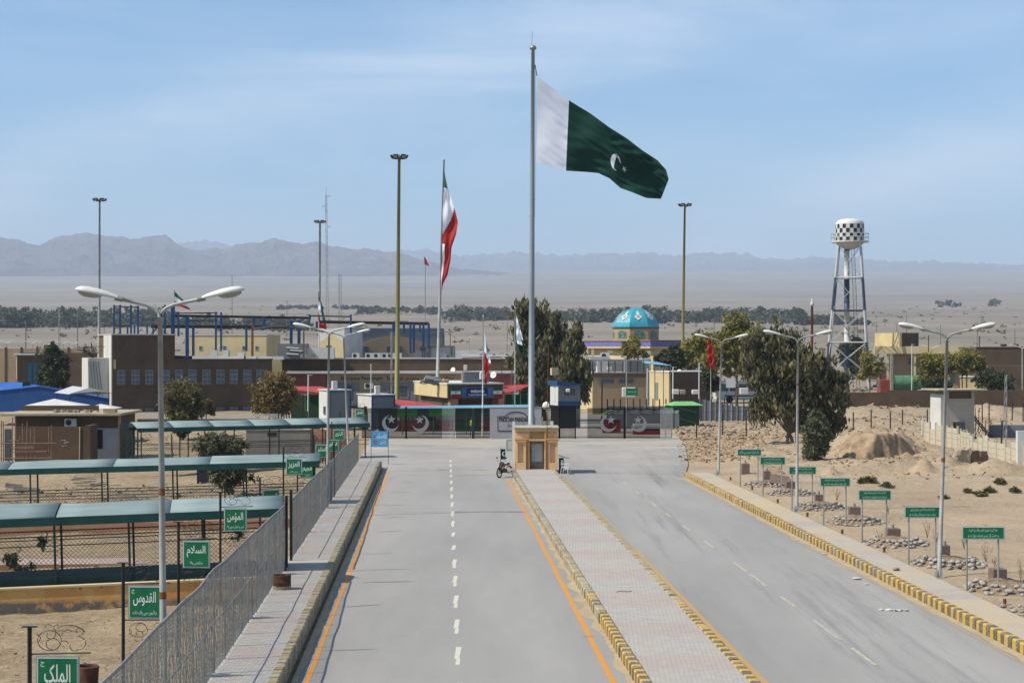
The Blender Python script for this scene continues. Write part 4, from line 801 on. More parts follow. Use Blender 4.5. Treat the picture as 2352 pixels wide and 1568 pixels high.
lf = leaf(t, 0, gx(1432, 1350), ZT, m_bar, 38); emblem(lf, 1397, 973, .70, 1403, 964, .40, 1, 1350); lf = leaf(t, gx(1437, 1350), gx(1515, 1350), ZT, m_bar, 34); emblem(lf, 1467, 973, .70, 1465, 964, .38, -1, 1350)
MB().box(gx(1432, 1350), gx(1437, 1350), -.09, .09, 0, ZT + .12).build('post', m_bar, t)
t = thing('fence_panel', 'pale wire screen panel closing the last gate against the dirt bank', 'fence', (X(1516, DG), DG, 0)); leaf(t, 0, gx(1543, 1516), Z(939, DG), m_gbar, 16, name='panel', th_=.024)
for xq in (1529, 1543): MB().box(gx(xq, 1516) - .04, gx(xq, 1516) + .04, -.05, .05, 0, Z(936, DG)).build('post', m_gbar, t)
# ---- guard standing behind the gate
def person(x, y, z, h, label, shirt, legs, yaw=0.0):
    t = thing('person', label, 'person', (x, y, z), yaw); s = h / 1.75
    V = [(0, 0, .95), (0, 0, 1.2), (0, 0, 1.42), (0, 0, 1.52), (0, -.02, 1.64), (.10, 0, .90), (.11, -.02, .50), (.11, .02, .08), (.12, -.12, .04), (-.10, 0, .90), (-.12, -.02, .50), (-.13, .02, .08), (-.14, -.12, .04), (.19, 0, 1.40), (.25, .01, 1.12), (.20, -.14, .92), (-.19, 0, 1.40), (-.25, .01, 1.12), (-.20, -.14, .92)]
    E = [(0, 1), (1, 2), (2, 3), (3, 4), (0, 5), (5, 6), (6, 7), (7, 8), (0, 9), (9, 10), (10, 11), (11, 12), (2, 13), (13, 14), (14, 15), (2, 16), (16, 17), (17, 18)]
    Rr = [.15, .15, .15, .06, .10, .095, .07, .045, .04, .095, .07, .045, .04, .065, .048, .035, .065, .048, .035]
    me = bpy.data.meshes.new('body'); me.from_pydata([Vector(v) * s for v in V], E, []); o = link('body', me, t); sk = o.modifiers.new('skin', 'SKIN'); o.modifiers.new('smooth', 'SUBSURF').levels = 1
    for v, r_ in zip(me.skin_vertices[0].data, Rr): v.radius = (r_ * s, r_ * s * .8)
    me.skin_vertices[0].data[0].use_root = True; me.materials.append(M('skin_tone', hx('7a5540'), .7))
    MB().lathe([(.13, .88), (.19, .92), (.185, 1.15), (.2, 1.38), (.1, 1.47), (.06, 1.48)], n=12).build('vest', shirt, t, True); t.children[-1].scale = (s, s * .75, s)
    MB().lathe([(.20, .5), (.18, .95), (.1, .96)], n=12).build('trousers', legs, t, True); t.children[-1].scale = (s, s * .7, s)
    MB().lathe([(.11, 1.66), (.105, 1.72), (.07, 1.76), (0, 1.77)], n=12).build('cap', m_blk, t, True); t.children[-1].scale = (s, s, s); return t
person(X(1084, 157), 157, 0, 1.72, 'guard in yellow hi-vis vest standing behind the footway gate', M('hi_vis', hx('c9b52c'), .7), m_dgreen)
# ================================================================ FLAGS AND POLES
m_fg = M('flag_green_cloth', (.0035, .030, .019), .8, scale=.6, col2=(.005, .040, .026), trans=.12, spec=.15); m_fw = M('flag_white_cloth', (.84, .84, .90), .8, var=.02, scale=.6, trans=.35); m_fr = M('flag_red_cloth', (.38, .012, .012), .6, scale=.6, trans=.3); m_fg2 = M('flag_green_light', (.01, .11, .055), .7, scale=.6, trans=.3)
def interp_curve(P, t):
    d = [0]
    for a, b in zip(P, P[1:]): d.append(d[-1] + math.hypot(a[0] - b[0], a[1] - b[1]))
    t *= d[-1]
    for i in range(len(P) - 1):
        if t <= d[i + 1] or i == len(P) - 2: k = (t - d[i]) / max(1e-6, d[i + 1] - d[i]); return (P[i][0] + (P[i + 1][0] - P[i][0]) * k, P[i][1] + (P[i + 1][1] - P[i][1]) * k)
def cloth(root, top, bot, D_, parts, wave, nu=60, nv=26, amp=.5, ox=0, oy=0):
    base = W(ox, oy, D_)
    def P(u, v, off=0.0):
        a, b = interp_curve(top, u), interp_curve(bot, u); xq, yq = a[0] + (b[0] - a[0]) * v, a[1] + (b[1] - a[1]) * v
        return W(xq, yq, D_ + amp * wave(u, v) + off) - base
    for name, m, (u0, u1, v0, v1) in parts:
        a_, b_ = max(3, int(nu * (u1 - u0))), max(3, int(nv * (v1 - v0)))
        MB().grid([[P(u0 + (u1 - u0) * i / a_, v0 + (v1 - v0) * j / b_) for j in range(b_ + 1)] for i in range(a_ + 1)]).build(name, m, root, smooth=True)
    return P
D_ = 148.0; fp = thing('flag_pole', 'giant pale steel flag pole behind the booth', 'flag pole', (X(1220, D_), D_, 0))
zt = Z(118, D_); k_ = D_ / F
MB().tube([(0, 0, 0), (.05, 0, zt * .35), (.10, 0, zt * .7), (.16, 0, zt)], 7.6 * k_, 16, 4.0 * k_).build('pole', M('flagpole_steel', hx('8d9499'), .45, scale=.5, col2=hx('9fa5a9'), metal=.15, stretch=(1, 1, .25)), fp, smooth=True)
for q in (.25, .5, .62, .80): MB().tube([(.16 * q, 0, zt * q - .05), (.16 * q, 0, zt * q + .05)], (7.8 - 3.6 * q) * k_, 16).build('collar', m_galv, fp)
MB().lathe([(0, -.1), (.12, -.05), (.12, .12), (.26, .14), (.30, .28), (.2, .45), (0, .52)], n=16).build('finial', M('finial_metal', hx('a39a8e'), .4, metal=.5), fp, True, loc=(.16, 0, zt))
MB().tube([(.05, 0, zt + .4), (.1, 0, zt + 1.7)], .018, 4).build('lightning_rod', m_blk, fp)
xh = X(1234, D_) - X(1220, D_); MB().tube([(xh - .2, -.05, Z(150, D_)), (xh - .02, -.05, Z(175, D_))], .04, 5).build('hook', m_blk, fp); MB().tube([(xh - .14, -.02, Z(150, D_)), (xh - .1, 0, Z(500, D_) + 7), (.3, -.3, Z(500, D_)), (-.25, -.3, Z(497, D_))], .02, 4).build('halyard', m_galv, fp)
b = MB().use(m_galv); b.lathe([(.6, 0), (.6, .1), (.32, .12), (.31, .3)], n=16); b.build('base', None, fp)
mb = MB(); b0 = W(1208, 972, 146)
t = thing('tarpaulin_heap', 'grey crumpled tarpaulin with angular folds piled behind the booth roof', 'tarpaulin', (X(1218, 146), 146, 0)); g_ = []
for i in range(15):
    g_.append([((i / 14 - .5) * 3.6 + .1 * mn.noise(Vector((i, j, 0))), (j / 8 - .5) * 2, max(0, (1 - abs(i / 14 - .5) * 2) * (1 - abs(j / 8 - .5) * 1.6) * 1.9 + .5 * mn.noise(Vector((i * .9, j * .9, 2))) - .3)) for j in range(9)])
MB().grid(g_).build('sheet', M('tarpaulin', hx('8d9092'), .6, scale=2, col2=hx('a8abab')), t)
D_ = 147.5; fl = thing('pakistan_flag', 'huge green and white flag with crescent and star streaming from the tall pole', 'flag', W(1234, 175, D_))
top = [(1234, 175), (1262, 197), (1312, 234), (1355, 260), (1400, 293), (1440, 318), (1475, 345), (1510, 368), (1530, 390), (1536, 412)]
bot = [(1231, 373), (1262, 381), (1293, 392), (1345, 395), (1375, 398), (1400, 410), (1425, 432), (1450, 441), (1485, 455), (1518, 457)]
wv = lambda u, v: (.9 * u) * math.sin(u * 11 - v * 3.2) + .35 * math.sin(u * 23 + v * 5) * u + .16 * math.sin(u * 7 + v * 5 - 1) + .5 * u * math.sin(v * 6.5 + u * 5) + (.06 + .65 * u) * mn.noise(Vector((u * 7 + v * 4, v * 15 - u * 9, 1))) + (.5 if v < .35 and u > .55 else 0) * .5 * math.sin(u * 60 + v * 30) * math.sin(math.pi * min(1, v / .35))
u_b = .262
Pf = cloth(fl, top, bot, D_, [('white_band', m_fw, (0, .235, 0, 1)), ('green_field', m_fg, (.235, 1, 0, 1))], wv, 130, 44, .46, 1234, 175)
def on_flag(poly_rows, name, m):
    for off, sfx in ((-.03, ''), (.03, '')):
        MB().grid([[Pf(u, v, off) for u, v in r_] for r_ in poly_rows]).build(name, m, fl, smooth=True)
cu_, cv_ = .60, .60
rowsA, rowsB = [], []
for k in range(25):
    a = R(15 + 290 * k / 24); th_ = .16 * math.sin(math.pi * k / 24) ** .8; rowsA.append((cu_ + .056 * math.cos(a) * .72, cv_ - .165 * math.sin(a))); rowsB.append((cu_ + .056 * math.cos(a) * .72 + th_ * -math.cos(a) * .22, cv_ - .165 * math.sin(a) + .20 * th_ * math.sin(a) * 2.2))
on_flag([rowsA, rowsB], 'crescent', m_fw)
sc_ = (.675, .60); ring = [(sc_[0] + a * .021, sc_[1] - b_ * .065) for a, b_ in star_poly(1, R(20))]; on_flag([ring + [ring[0]], [sc_] * 11], 'star', m_fw)
# second tall flag: red white green, hanging
def simple_pole(label, xb, yb, xt, yt, D_, w0, w1, m, name='flag_pole', cat='flag pole', group=None, zb=None, extra=None):
    z0 = Z(yb, D_) if zb is None else zb; t = thing(name, label, cat, (X(xb, D_), D_, z0), 0, group); k = D_ / F
    MB().tube([(0, 0, 0), (X(xt, D_) - X(xb, D_), 0, Z(yt, D_) - z0)], w0 * k / 2, 12, w1 * k / 2).build('pole', m, t, smooth=True); MB().lathe([(0, 0), (w1 * k * .8, .03), (w1 * k * .6, .15), (0, .2)], n=8).build('finial', m, t, True, loc=(X(xt, D_) - X(xb, D_), 0, Z(yt, D_) - z0)); return t
simple_pole('tall leaning grey flag pole with a hanging red and white flag', 1003, 930, 1020, 370, 184, 9, 3.5, m_pole)
fl = thing('iran_flag', 'limp red, white and green flag hanging along the tall leaning pole', 'flag', W(1020, 385, 183.6))
L1 = [(1021, 388), (1020, 440), (1018, 480), (1017, 540), (1017, 600), (1014, 640), (1014, 670)]; R1 = [(1021.5, 392), (1024, 410), (1034, 450), (1046, 485), (1053, 513), (1049, 540), (1038, 572), (1036, 600), (1029, 635), (1019, 655), (1015, 671)]
wv2 = lambda u, v: .5 * math.sin(v * 9 + u * 5) * v + .25 * math.sin(u * 25 + v * 4)
def tri_flag(fl, Lc, Rc, D_, cols, split, nu=50, nv=12, amp=.4, sl=.0, w=wv2):
    # u runs down the hoist, v across; colour bands follow slanted lines split(u, v)
    ox, oy = Lc[0]; base = W(ox, oy, D_); groups = {}
    def P(u, v):
        a, b = interp_curve(Lc, u), interp_curve(Rc, u); return W(a[0] + (b[0] - a[0]) * v, a[1] + (b[1] - a[1]) * v, D_ + amp * w(u, v)) - base
    for i in range(nu):
        for j in range(nv):
            c = split((i + .5) / nu, (j + .5) / nv); groups.setdefault(c, []).append((i, j))
    for c, cells in groups.items():
        mb = MB()
        for i, j in cells: mb.quad(P(i / nu, j / nv), P(i / nu, (j + 1) / nv), P((i + 1) / nu, (j + 1) / nv), P((i + 1) / nu, j / nv))
        me = mb.mesh(cols[c][0], True); bm = bmesh.new(); bm.from_mesh(me); bmesh.ops.remove_doubles(bm, verts=bm.verts, dist=1e-4); bm.to_mesh(me); bm.free(); me.materials.clear(); me.materials.append(cols[c][1]); link(cols[c][0], me, fl)
IR = {'g': ('green_band', m_fg2), 'w': ('white_band', m_fw), 'r': ('red_band', m_fr)}
def sp1(u, v):
    if u < .17 and v < .75: return 'g'
    if u < .30 + .26 * (1 - v): return 'w'
    if u > .62 and v < .22: return 'w'
    return 'r'
tri_flag(fl, L1, R1, 183.6, IR, sp1)
simple_pole('short thin pole with a small striped flag on the frame roof', 401, 770, 401, 668, 232, 2.2, 1.6, m_pole)
fl = thing('iran_flag', 'small striped flag flying over the blue steel frame', 'flag', W(401, 669, 231.8))
tri_flag(fl, [(401, 669), (401, 700)], [(425, 693), (438, 712)], 231.8, IR, lambda u, v: 'g' if u < .33 else 'w' if u < .70 else 'r', 14, 24, .3, w=lambda u, v: math.sin(v * 8) * v)
fl.children[0]['label'] = 'green stripe at the top edge'
simple_pole('pole of the drooping green and white flag on the frame roof', 733, 800, 732, 672, 236, 2.4, 2, m_pole)
fl = thing('iran_flag', 'drooping flag with green edge and red tail above the terminal roof', 'flag', W(732, 678, 235.8))
tri_flag(fl, [(732, 678), (730, 720), (733, 752)], [(740, 700), (748, 738), (750, 757)], 235.8, IR, lambda u, v: 'r' if u > .72 or (u > .55 and v < .25) else 'g' if v > .45 + .2 * u or u < .15 else 'w', 26, 12, .4)
m_wp = M('white_pole', hx('d0d0ce'), .5, scale=2, col2=hx('dcdcda'))
simple_pole('slim white pole carrying the flag in front of the welcome banner', 1108, 980, 1110, 790 - 62, 156, 3.2, 2.2, m_wp, zb=0)
fl = thing('iran_flag', 'folded red and white flag hanging on the slim white pole by the banner', 'flag', W(1111, 752, 155.7))
tri_flag(fl, [(1111, 752), (1112, 800), (1113, 880)], [(1117, 790), (1127, 830), (1118, 882)], 155.7, IR, lambda u, v: 'g' if (u < .28 and v > .5) else 'w' if u < .42 + .1 * v else 'r', 30, 10, .3)
simple_pole('slim white pole with a pale faded flag beside the eucalyptus', 1182, 980, 1183, 708, 156.5, 3.2, 2.2, m_wp, zb=0)
fl = thing('faded_flag', 'grey and dark flag hanging folded beside the eucalyptus trees', 'flag', W(1185, 722, 156.2))
tri_flag(fl, [(1184, 722), (1185, 780), (1190, 800), (1202, 828)], [(1190, 740), (1199, 775), (1205, 800), (1204, 830)], 156.2, {'g': ('dark_band', m_fg), 'w': ('pale_band', m_fw)}, lambda u, v: 'g' if u > .62 or (v > .7 and u > .45) else 'w', 26, 10, .3)
simple_pole('lamp arm pole behind the plain red banner', 1633, 905, 1632, 765, 196, 2.2, 1.6, m_pole, zb=0)
fl = thing('red_flag', 'plain red banner hanging by the street lamp over the bushes', 'flag', W(1628, 768, 195.8))
tri_flag(fl, [(1628, 768), (1624, 800), (1626, 832), (1634, 848)], [(1629, 768), (1636, 795), (1642, 825), (1640, 848)], 195.8, IR, lambda u, v: 'r', 24, 8, .35)
t = simple_pole('thin lattice like radio mast carrying a tiny red flag', 976, 745, 977, 605, 480, 2.6, 1, m_galv, zb=prof(480))
fl = thing('red_flag', 'tiny red pennant on the far mast', 'flag', W(974, 588, 479.8)); tri_flag(fl, [(974, 587), (975, 606)], [(980, 596), (986, 610)], 479.8, IR, lambda u, v: 'r', 4, 6, .2)

# ---- high mast floodlights
m_ym = M('mast_yellow', hx('7f7440'), .55, scale=.4, col2=hx('93874e'), stretch=(1, 1, .3)); m_flood = M('floodlight_black', hx('2d2c2a'), .5)
def mast(label, xb, yb, xt, yt, D_, w0, w1, m, zb=0):
    t = thing('floodlight_mast', label, 'floodlight mast', (X(xb, D_), D_, zb), 0, 'floodlight masts'); k = D_ / F; dx = X(xt, D_) - X(xb, D_); zt = Z(yt, D_) - zb
    MB().tube([(0, 0, 0), (dx * .5, 0, zt * .5), (dx, 0, zt)], w0 * k / 2, 12, w1 * k / 2).build('pole', m, t, smooth=True)
    r_ = 17 * k * (200 / D_ if D_ > 200 else 1) * (1 if D_ < 240 else 1.05)
    MB().tube([(dx + r_ * .6 * math.cos(a), r_ * .6 * math.sin(a), zt) for a in [2 * math.pi * q / 16 for q in range(16)]], .04, 4, closed=True).tube([(dx - r_ * .7, 0, zt), (dx + r_ * .7, 0, zt)], .04, 4).tube([(dx, -r_ * .7, zt), (dx, r_ * .7, zt)], .04, 4).build('ring', m_galv, t)
    for q in range(6):
        a = 2 * math.pi * q / 6 + .1; o = bev(MB().box(-.30, .30, -.10, .10, -.22, .22).build('floodlight', m_flood, t), .03); o.location = (dx + r_ * math.cos(a), r_ * math.sin(a), zt + .08); o.rotation_euler = (R(35), 0, a + R(90))
        MB().box(-.21, .21, -.13, -.121, -.13, .13).build('lens', m_lampg, o)
    MB().lathe([(.16, -.4), (.16, .1), (.05, .3), (0, .32)], n=8).build('head_cap', m_flood, t, loc=(dx, 0, zt)); return t
mast('thick yellow floodlight mast rising beside the white cabins', 911, 930, 917, 362, 190, 12.5, 6.5, m_ym); mast('yellow floodlight mast right of the turquoise dome', 1566, 853, 1573, 472, 268, 8.5, 4.8, m_ym)
mast('grey floodlight mast behind the big brown hall', 227, 860, 229, 460, 265, 7.5, 4, m_pole); mast('grey mast standing by the lattice antenna above the terminal', 733, 800, 735, 510, 300, 6.5, 4.5, m_pole)
def lattice(label, xq, yt, D_, zb, w, cat='antenna mast', seg=1.2, xt=None, top_gear=False, w1=None):
    t = thing('lattice_mast', label, cat, (X(xq, D_), D_, zb)); h = Z(yt, D_) - zb; n_ = max(6, int(h / seg)); mb = MB(); w = w * D_ / F; rr = max(.035, .5 * D_ / F)
    dx = 0 if xt is None else X(xt, D_) - X(xq, D_); w1 = w if w1 is None else w1 * D_ / F
    def c(k, z): 
        a = 2 * math.pi * k / 3 + .5; ww = w + (w1 - w) * z / h; return Vector((dx * z / h + ww * .55 * math.cos(a), ww * .55 * math.sin(a), z))
    for k in range(3): MB().tube([c(k, 0), c(k, h)], rr, 4).build('leg', m_galv, t)
    for i in range(n_):
        for k in range(3): mb.tube([c(k, h * i / n_), c((k + 1) % 3, h * (i + 1) / n_)], rr * .6, 3)
    tag(mb.build('lacing', m_galv, t), kind='stuff')
    if top_gear:
        MB().tube([(dx, 0, h), (dx, 0, h + 1.6)], rr, 4).build('aerial', m_galv, t)
        for zz, s in ((h - .3, 1), (h - 2.2, -1), (h - 6, 1)): MB().lathe([(0, 0), (.35, .05), (.4, .12), (0, .1)], n=10).build('dish', m_lampw, t, loc=(dx + s * .5, 0, zz)); t.children[-1].rotation_euler = (R(90), 0, 0)
    return t
lattice('lattice communications mast beside the grey floodlight mast', 754, 448, 330, 0, 6, xt=749, top_gear=True, w1=3.5); lattice('distant lattice mast over the terminal roof', 781, 630, 640, prof(640), 7)
lattice('thin lattice ladder mast beside the thick yellow floodlight mast', 899, 762, 186, 0, 4); lattice('lattice pole on the far plain left of the hall', 136, 708, 480, prof(480), 4)
lattice('slim lattice power pylon beside the watchtower', 2309, 860, 152, 0, 9, w1=4.5, xt=2311, top_gear=False)

# ---- chequered water tower
D_ = 326.0; k = D_ / F; x0 = X(1945, D_); t = thing('water_tower', 'water tower with black and white chequered tank on banded steel legs', 'water tower', (x0, D_, 0)); 
zz = lambda y: Z(y, D_)
m_tw = M('tank_white', hx('cfcdc6'), .55, scale=.5, col2=hx('dbd9d3')); m_tb = M('tank_black', hx('20242c'), .5); m_navy = M('navy_steel', hx('2e3f55'), .5, scale=1, col2=hx('3a4c62')); m_tws = M('tower_white_steel', hx('bfbdb8'), .55, scale=1, col2=hx('cfcdc8'))
cxw = (1952 - 1945) * k; r_ = 32.5 * k; y_ = [515, 526, 536, 546, 555]
mb = MB(); N_ = 24; zrows = [zz(515.5), zz(525.5), zz(535.5), zz(545.5), zz(555.5)]
for i in range(4):
    for j in range(N_):
        mb.use(m_tb if (i + j) % 2 else m_tw); a, b_ = 2 * math.pi * (j + .25) / N_, 2 * math.pi * (j + 1.25) / N_; za, zb_ = zrows[i], zrows[i + 1]
        mb.quad((r_ * math.cos(a), r_ * math.sin(a), zb_), (r_ * math.cos(b_), r_ * math.sin(b_), zb_), (r_ * math.cos(b_), r_ * math.sin(b_), za), (r_ * math.cos(a), r_ * math.sin(a), za))
mb.build('tank', None, t, loc=(cxw, 0, 0))
MB().lathe([(r_, zz(515.5)), (r_ * .97, zz(511)), (r_ * .86, zz(507)), (r_ * .66, zz(504)), (r_ * .38, zz(502.5)), (0, zz(502))], n=32).build('tank_roof', m_tw, t, True, loc=(cxw, 0, 0))
MB().lathe([(r_, zz(556)), (r_ * .92, zz(561)), (r_ * .65, zz(568)), (r_ * .3, zz(573)), (0, zz(574))], n=32).build('tank_bowl', m_tw, t, True, loc=(cxw, 0, 0))
mb = MB().use(m_tw); mb.lathe([(r_, zz(554)), (43 * k, zz(554)), (43 * k, zz(557)), (r_, zz(557))], n=24); mb.build('gallery', None, t, loc=(cxw, 0, 0))
mb = MB()
for h_ in (537, 545): mb.tube([(43 * k * math.cos(a), 43 * k * math.sin(a), zz(h_)) for a in [2 * math.pi * q / 24 for q in range(24)]], .05, 4, closed=True)
for q in range(16): a = 2 * math.pi * q / 16; mb.tube([(43 * k * math.cos(a), 43 * k * math.sin(a), zz(555)), (43 * k * math.cos(a), 43 * k * math.sin(a), zz(537))], .05, 4)
mb.build('railing', m_tws, t, loc=(cxw, 0, 0))
lv = [565, 638, 713, 786, 861, 920]; colr = [m_tws, m_navy, m_tws, m_navy, m_tws]
def leg_at(q, y):
    f = (y - 565) / (895 - 565); hx_ = (31 + 32 * f) * k; a = R(32) + q * math.pi / 2; rr = hx_ * 1.0; c0 = cxw * (1 - f * .8); return Vector((c0 + rr * 1.12 * math.cos(a), rr * 1.12 * math.sin(a), zz(y)))
for q in range(4):
    for i in range(5):
        a, b_ = leg_at(q, lv[i]), leg_at(q, min(lv[i + 1], 895)); MB().tube([a, b_], 3.1 * k * .8, 8).build('leg_section', colr[i], t)
        c_, d_ = leg_at((q + 1) % 4, lv[i]), leg_at((q + 1) % 4, min(lv[i + 1], 895)); br = MB(); br.tube([a, d_], .07, 3); br.build('brace', m_tws, t); br = MB(); br.tube([c_, b_], .07, 3); br.build('brace', m_tws, t)
        if i: MB().tube([a, c_], 2.2 * k * .8, 6).build('girt', m_tws if i % 2 else m_navy, t)
rl = [(573, 640, m_tws), (640, 716, m_navy), (716, 786, m_tws), (786, 895, m_navy)]
for a, b_, m_ in rl: MB().tube([(0, 0, zz(b_)), (0, 0, zz(a))], 6.2 * k, 14).build('riser_pipe', m_, t, True)
for y__ in (575, 662, 693, 742, 790, 838): MB().tube([(0, 0, zz(y__) - .1), (0, 0, zz(y__) + .1)], 7 * k, 14).build('flange', m_navy, t)
mb = MB(); lx = 20 * k
for s in (-1, 1): mb.tube([(lx + s * .3 + .4, -.5, zz(895)), (lx + s * .3 - .6, -.5, zz(566))], .05, 4)
n_ = 60
for q in range(n_): z_ = zz(895) + (zz(566) - zz(895)) * q / n_; xo = lx + .4 - 1.0 * q / n_; mb.tube([(xo - .3, -.5, z_), (xo + .3, -.5, z_)], .03, 3)
mb.build('ladder', M('ladder_brown', hx('5d4c42'), .7), t)
def chunk(sx, sy, sz, seed):
    bm = bmesh.new(); bmesh.ops.create_cube(bm, size=1); bmesh.ops.subdivide_edges(bm, edges=bm.edges, cuts=4, use_grid_fill=True)
    for v in bm.verts: v.co = Vector((v.co.x * sx, v.co.y * sy, v.co.z * sz)) + Vector((mn.noise(v.co * 2.5 + Vector((seed, 0, 0))), mn.noise(v.co * 2.5 + Vector((0, seed, 0))), mn.noise(v.co * 2.5 + Vector((0, 0, seed))))) * .22
    me = bpy.data.meshes.new('chunk'); bm.to_mesh(me); bm.free(); return me
m_slab = M('slab_concrete', hx('a3957f'), .95, scale=1.2, col2=hx('b8aa92'), bump=.01)
# ================================================================ BUILDINGS BEYOND THE BORDER
m_brk = M('brown_brick_and_shade', hx('564535'), .92, scale=.5, col2=hx('685440'), bump=.01, bscale=6); m_tan = M('tan_render', hx('a98f70'), .9, scale=.4, col2=hx('b79c7b')); m_yel = M('yellow_render', hx('c6b184'), .9, scale=.3, col2=hx('d6c496'))  # brown also stands for the shade on fronts of cream-sided houses
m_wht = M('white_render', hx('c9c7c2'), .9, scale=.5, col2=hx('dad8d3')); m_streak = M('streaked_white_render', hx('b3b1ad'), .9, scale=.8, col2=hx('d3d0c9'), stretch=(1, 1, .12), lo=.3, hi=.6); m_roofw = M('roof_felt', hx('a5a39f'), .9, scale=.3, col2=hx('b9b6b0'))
m_redr = M('red_sheet_roof', hx('a1403f'), .6, scale=.6, col2=hx('b44c49')); m_redb = M('red_band', hx('8a4c46'), .8, scale=.5, col2=hx('97584f')); m_win = M('window_glass', hx('39424c'), .2, scale=.4, col2=hx('566273'), spec=.6); m_wfr = M('window_frame_grey', hx('86837d'), .6)
m_blue = M('blue_steel', hx('1d4674'), .6, scale=.6, col2=hx('265587')); m_beam = M('dark_beam', hx('2a2320'), .7, scale=1, col2=hx('3b302a')); m_bsheet = M('bright_blue_sheet', hx('2358a8'), .5, scale=.4, col2=hx('2f69ba')); m_gry = M('grey_panel', hx('77797c'), .8, scale=.4, col2=hx('85878a'))
m_grn = M('green_cladding', hx('2f7a2c'), .6, scale=.6, col2=hx('3f8e38')); m_dgrn = M('shaded_green_wall', hx('1f3f22'), .8, scale=.6, col2=hx('2a4d2c')); m_lsky = M('light_blue_sheet', hx('6a9dbf'), .6, scale=.5, col2=hx('88b2cb'))  # darker green copy has the shade of fronts and roofs in its colour
m_bars = M('window_bars', hx('b5b4b2'), .6)
class Bld:
    def __init__(s, name, label, cat, xc, D_, th, group=None, z=0.0):
        s.th = R(th); s.C = Vector((X(xc, D_), D_)); s.D = D_; s.t = thing(name, label, cat, (s.C.x, s.C.y, z), s.th, group); s.z = z
        s.u = Vector((math.cos(s.th), math.sin(s.th))); s.b = Vector((-math.sin(s.th), math.cos(s.th)))
    def L(s, px, o=None, ax=None):             # distance along the front (or back) until it stands under px
        o = s.C if o is None else o; a = s.u if ax is None else ax; t = (px - CX) / F; return (t * o.y - o.x) / (a.x - t * a.y)
    def B(s, px): return s.L(px, None, s.b)
    def zq(s, y, l=0.0): return Z(y, (s.C + s.u * l).y) - s.z
def window(p, x0, x1, z0, z1, y=0.0, fr=m_wfr, gl=m_win, bars=0, side=False, dep=.06, e_=None):
    def bx(mb, a0, a1, d0, d1, c0, c1):
        if side: mb.box(-d1, -d0, a0, a1, c0, c1)
        else: mb.box(a0, a1, y + d0, y + d1, c0, c1)
    s_ = -1
    mb = MB(); e = e_ or max(.05, (x1 - x0) * .07)
    def bb(a0, a1, c0, c1, o0, o1):
        if side: mb.box(-o1, -o0, a0, a1, c0, c1)
        else: mb.box(a0, a1, y - o1, y - o0, c0, c1)
    bb(x0, x1, z0, z0 + e, .005, dep); bb(x0, x1, z1 - e, z1, .005, dep); bb(x0, x0 + e, z0 + e, z1 - e, .005, dep); bb(x1 - e, x1, z0 + e, z1 - e, .005, dep)
    if bars:
        for k in range(1, bars): xx = x0 + (x1 - x0) * k / bars; bb(xx - .018, xx + .018, z0 + e, z1 - e, .03, .055)
        for k in (.33, .66): zz_ = z0 + (z1 - z0) * k; bb(x0 + e, x1 - e, zz_ - .02, zz_ + .02, .056, .075)
    w = mb.build('window', fr, p); mb = MB(); bb(x0 + e, x1 - e, z0 + e, z1 - e, .006, .02); mb.build('pane', gl, w); return w
def ac_unit(p, x, y, z, w=.85, rz=0.0):
    o = bev(MB().box(0, w, -.3, 0, 0, w * .68).build('air_conditioner', m_wht, p), .02); o.location = (x, y, z); o.rotation_euler = (0, 0, rz); MB().tube([(w * .36, -.305, w * .34), (w * .36, -.32, w * .34)], w * .25, 12).build('fan_grille', m_flood, o); return o
# -- big brown hall
B = Bld('customs_hall', 'big brown hall with barred windows and pale streaked side wall below a taller block', 'building', 258, 214, 21)
W_ = B.L(625); t = B.t; zt = B.zq(827); ztr = zt; H1 = B.zq(770); Lb = B.L(402); dpt = B.B(240)
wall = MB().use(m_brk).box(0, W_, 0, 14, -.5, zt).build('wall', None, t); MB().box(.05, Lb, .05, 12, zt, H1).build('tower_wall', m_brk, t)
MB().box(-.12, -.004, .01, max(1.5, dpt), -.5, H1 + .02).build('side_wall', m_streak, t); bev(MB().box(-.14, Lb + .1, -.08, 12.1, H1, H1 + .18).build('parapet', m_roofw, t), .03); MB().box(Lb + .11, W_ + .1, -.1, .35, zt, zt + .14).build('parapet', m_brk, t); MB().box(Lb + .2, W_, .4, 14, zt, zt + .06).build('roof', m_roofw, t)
m_hw = M('hall_window_glass', hx('1c2b45'), .25, scale=.8, col2=hx('2c4572'), spec=.5)
for xq in (278, 311, 343, 381, 411, 442, 474, 506, 537, 568, 598): a = B.L(xq - 9); c = B.L(xq + 9); z1_ = B.zq(850); window(t, a, c, z1_ - 1.75, z1_, bars=6, fr=m_bars, gl=m_hw, e_=.03)
for xq in (278, 311, 343, 506, 537, 568, 598): a = B.L(xq - 9); c = B.L(xq + 9); z1_ = B.zq(939); window(t, a, c, z1_ - 1.4, z1_, bars=6, fr=m_bars, gl=m_hw, e_=.03)
MB().box(B.L(261), B.L(266), -.1, -.005, B.zq(847), B.zq(826)).build('cabinet', m_yel, t)
MB().box(-2.6, -.13, 2, 8, -.5, B.zq(822)).build('annex', m_streak, t)
for k in range(5): MB().tube([(-2.62 + .3 * k, 1.95, B.zq(830)), (-2.5 + .4 * k, 1.9, 3.5 - .4 * k), (-1.4 + .1 * k, 1.85, .3)], .03, 4).build('cable', m_blk, t)
mb = MB(); 
for k in range(7): mb.tube([(-1.9, 3, B.zq(822)), (-1.9 + random.uniform(-1.2, 1.4), 3 + random.uniform(-.5, .5), B.zq(822) + random.uniform(.6, 2.0)), (-1.9 + random.uniform(-2, 2), 3, B.zq(822) + random.uniform(.2, 1.5))], .05, 4)
mb.build('scrap_pipes', m_beam, t); tag(t.children[-1], kind='stuff')
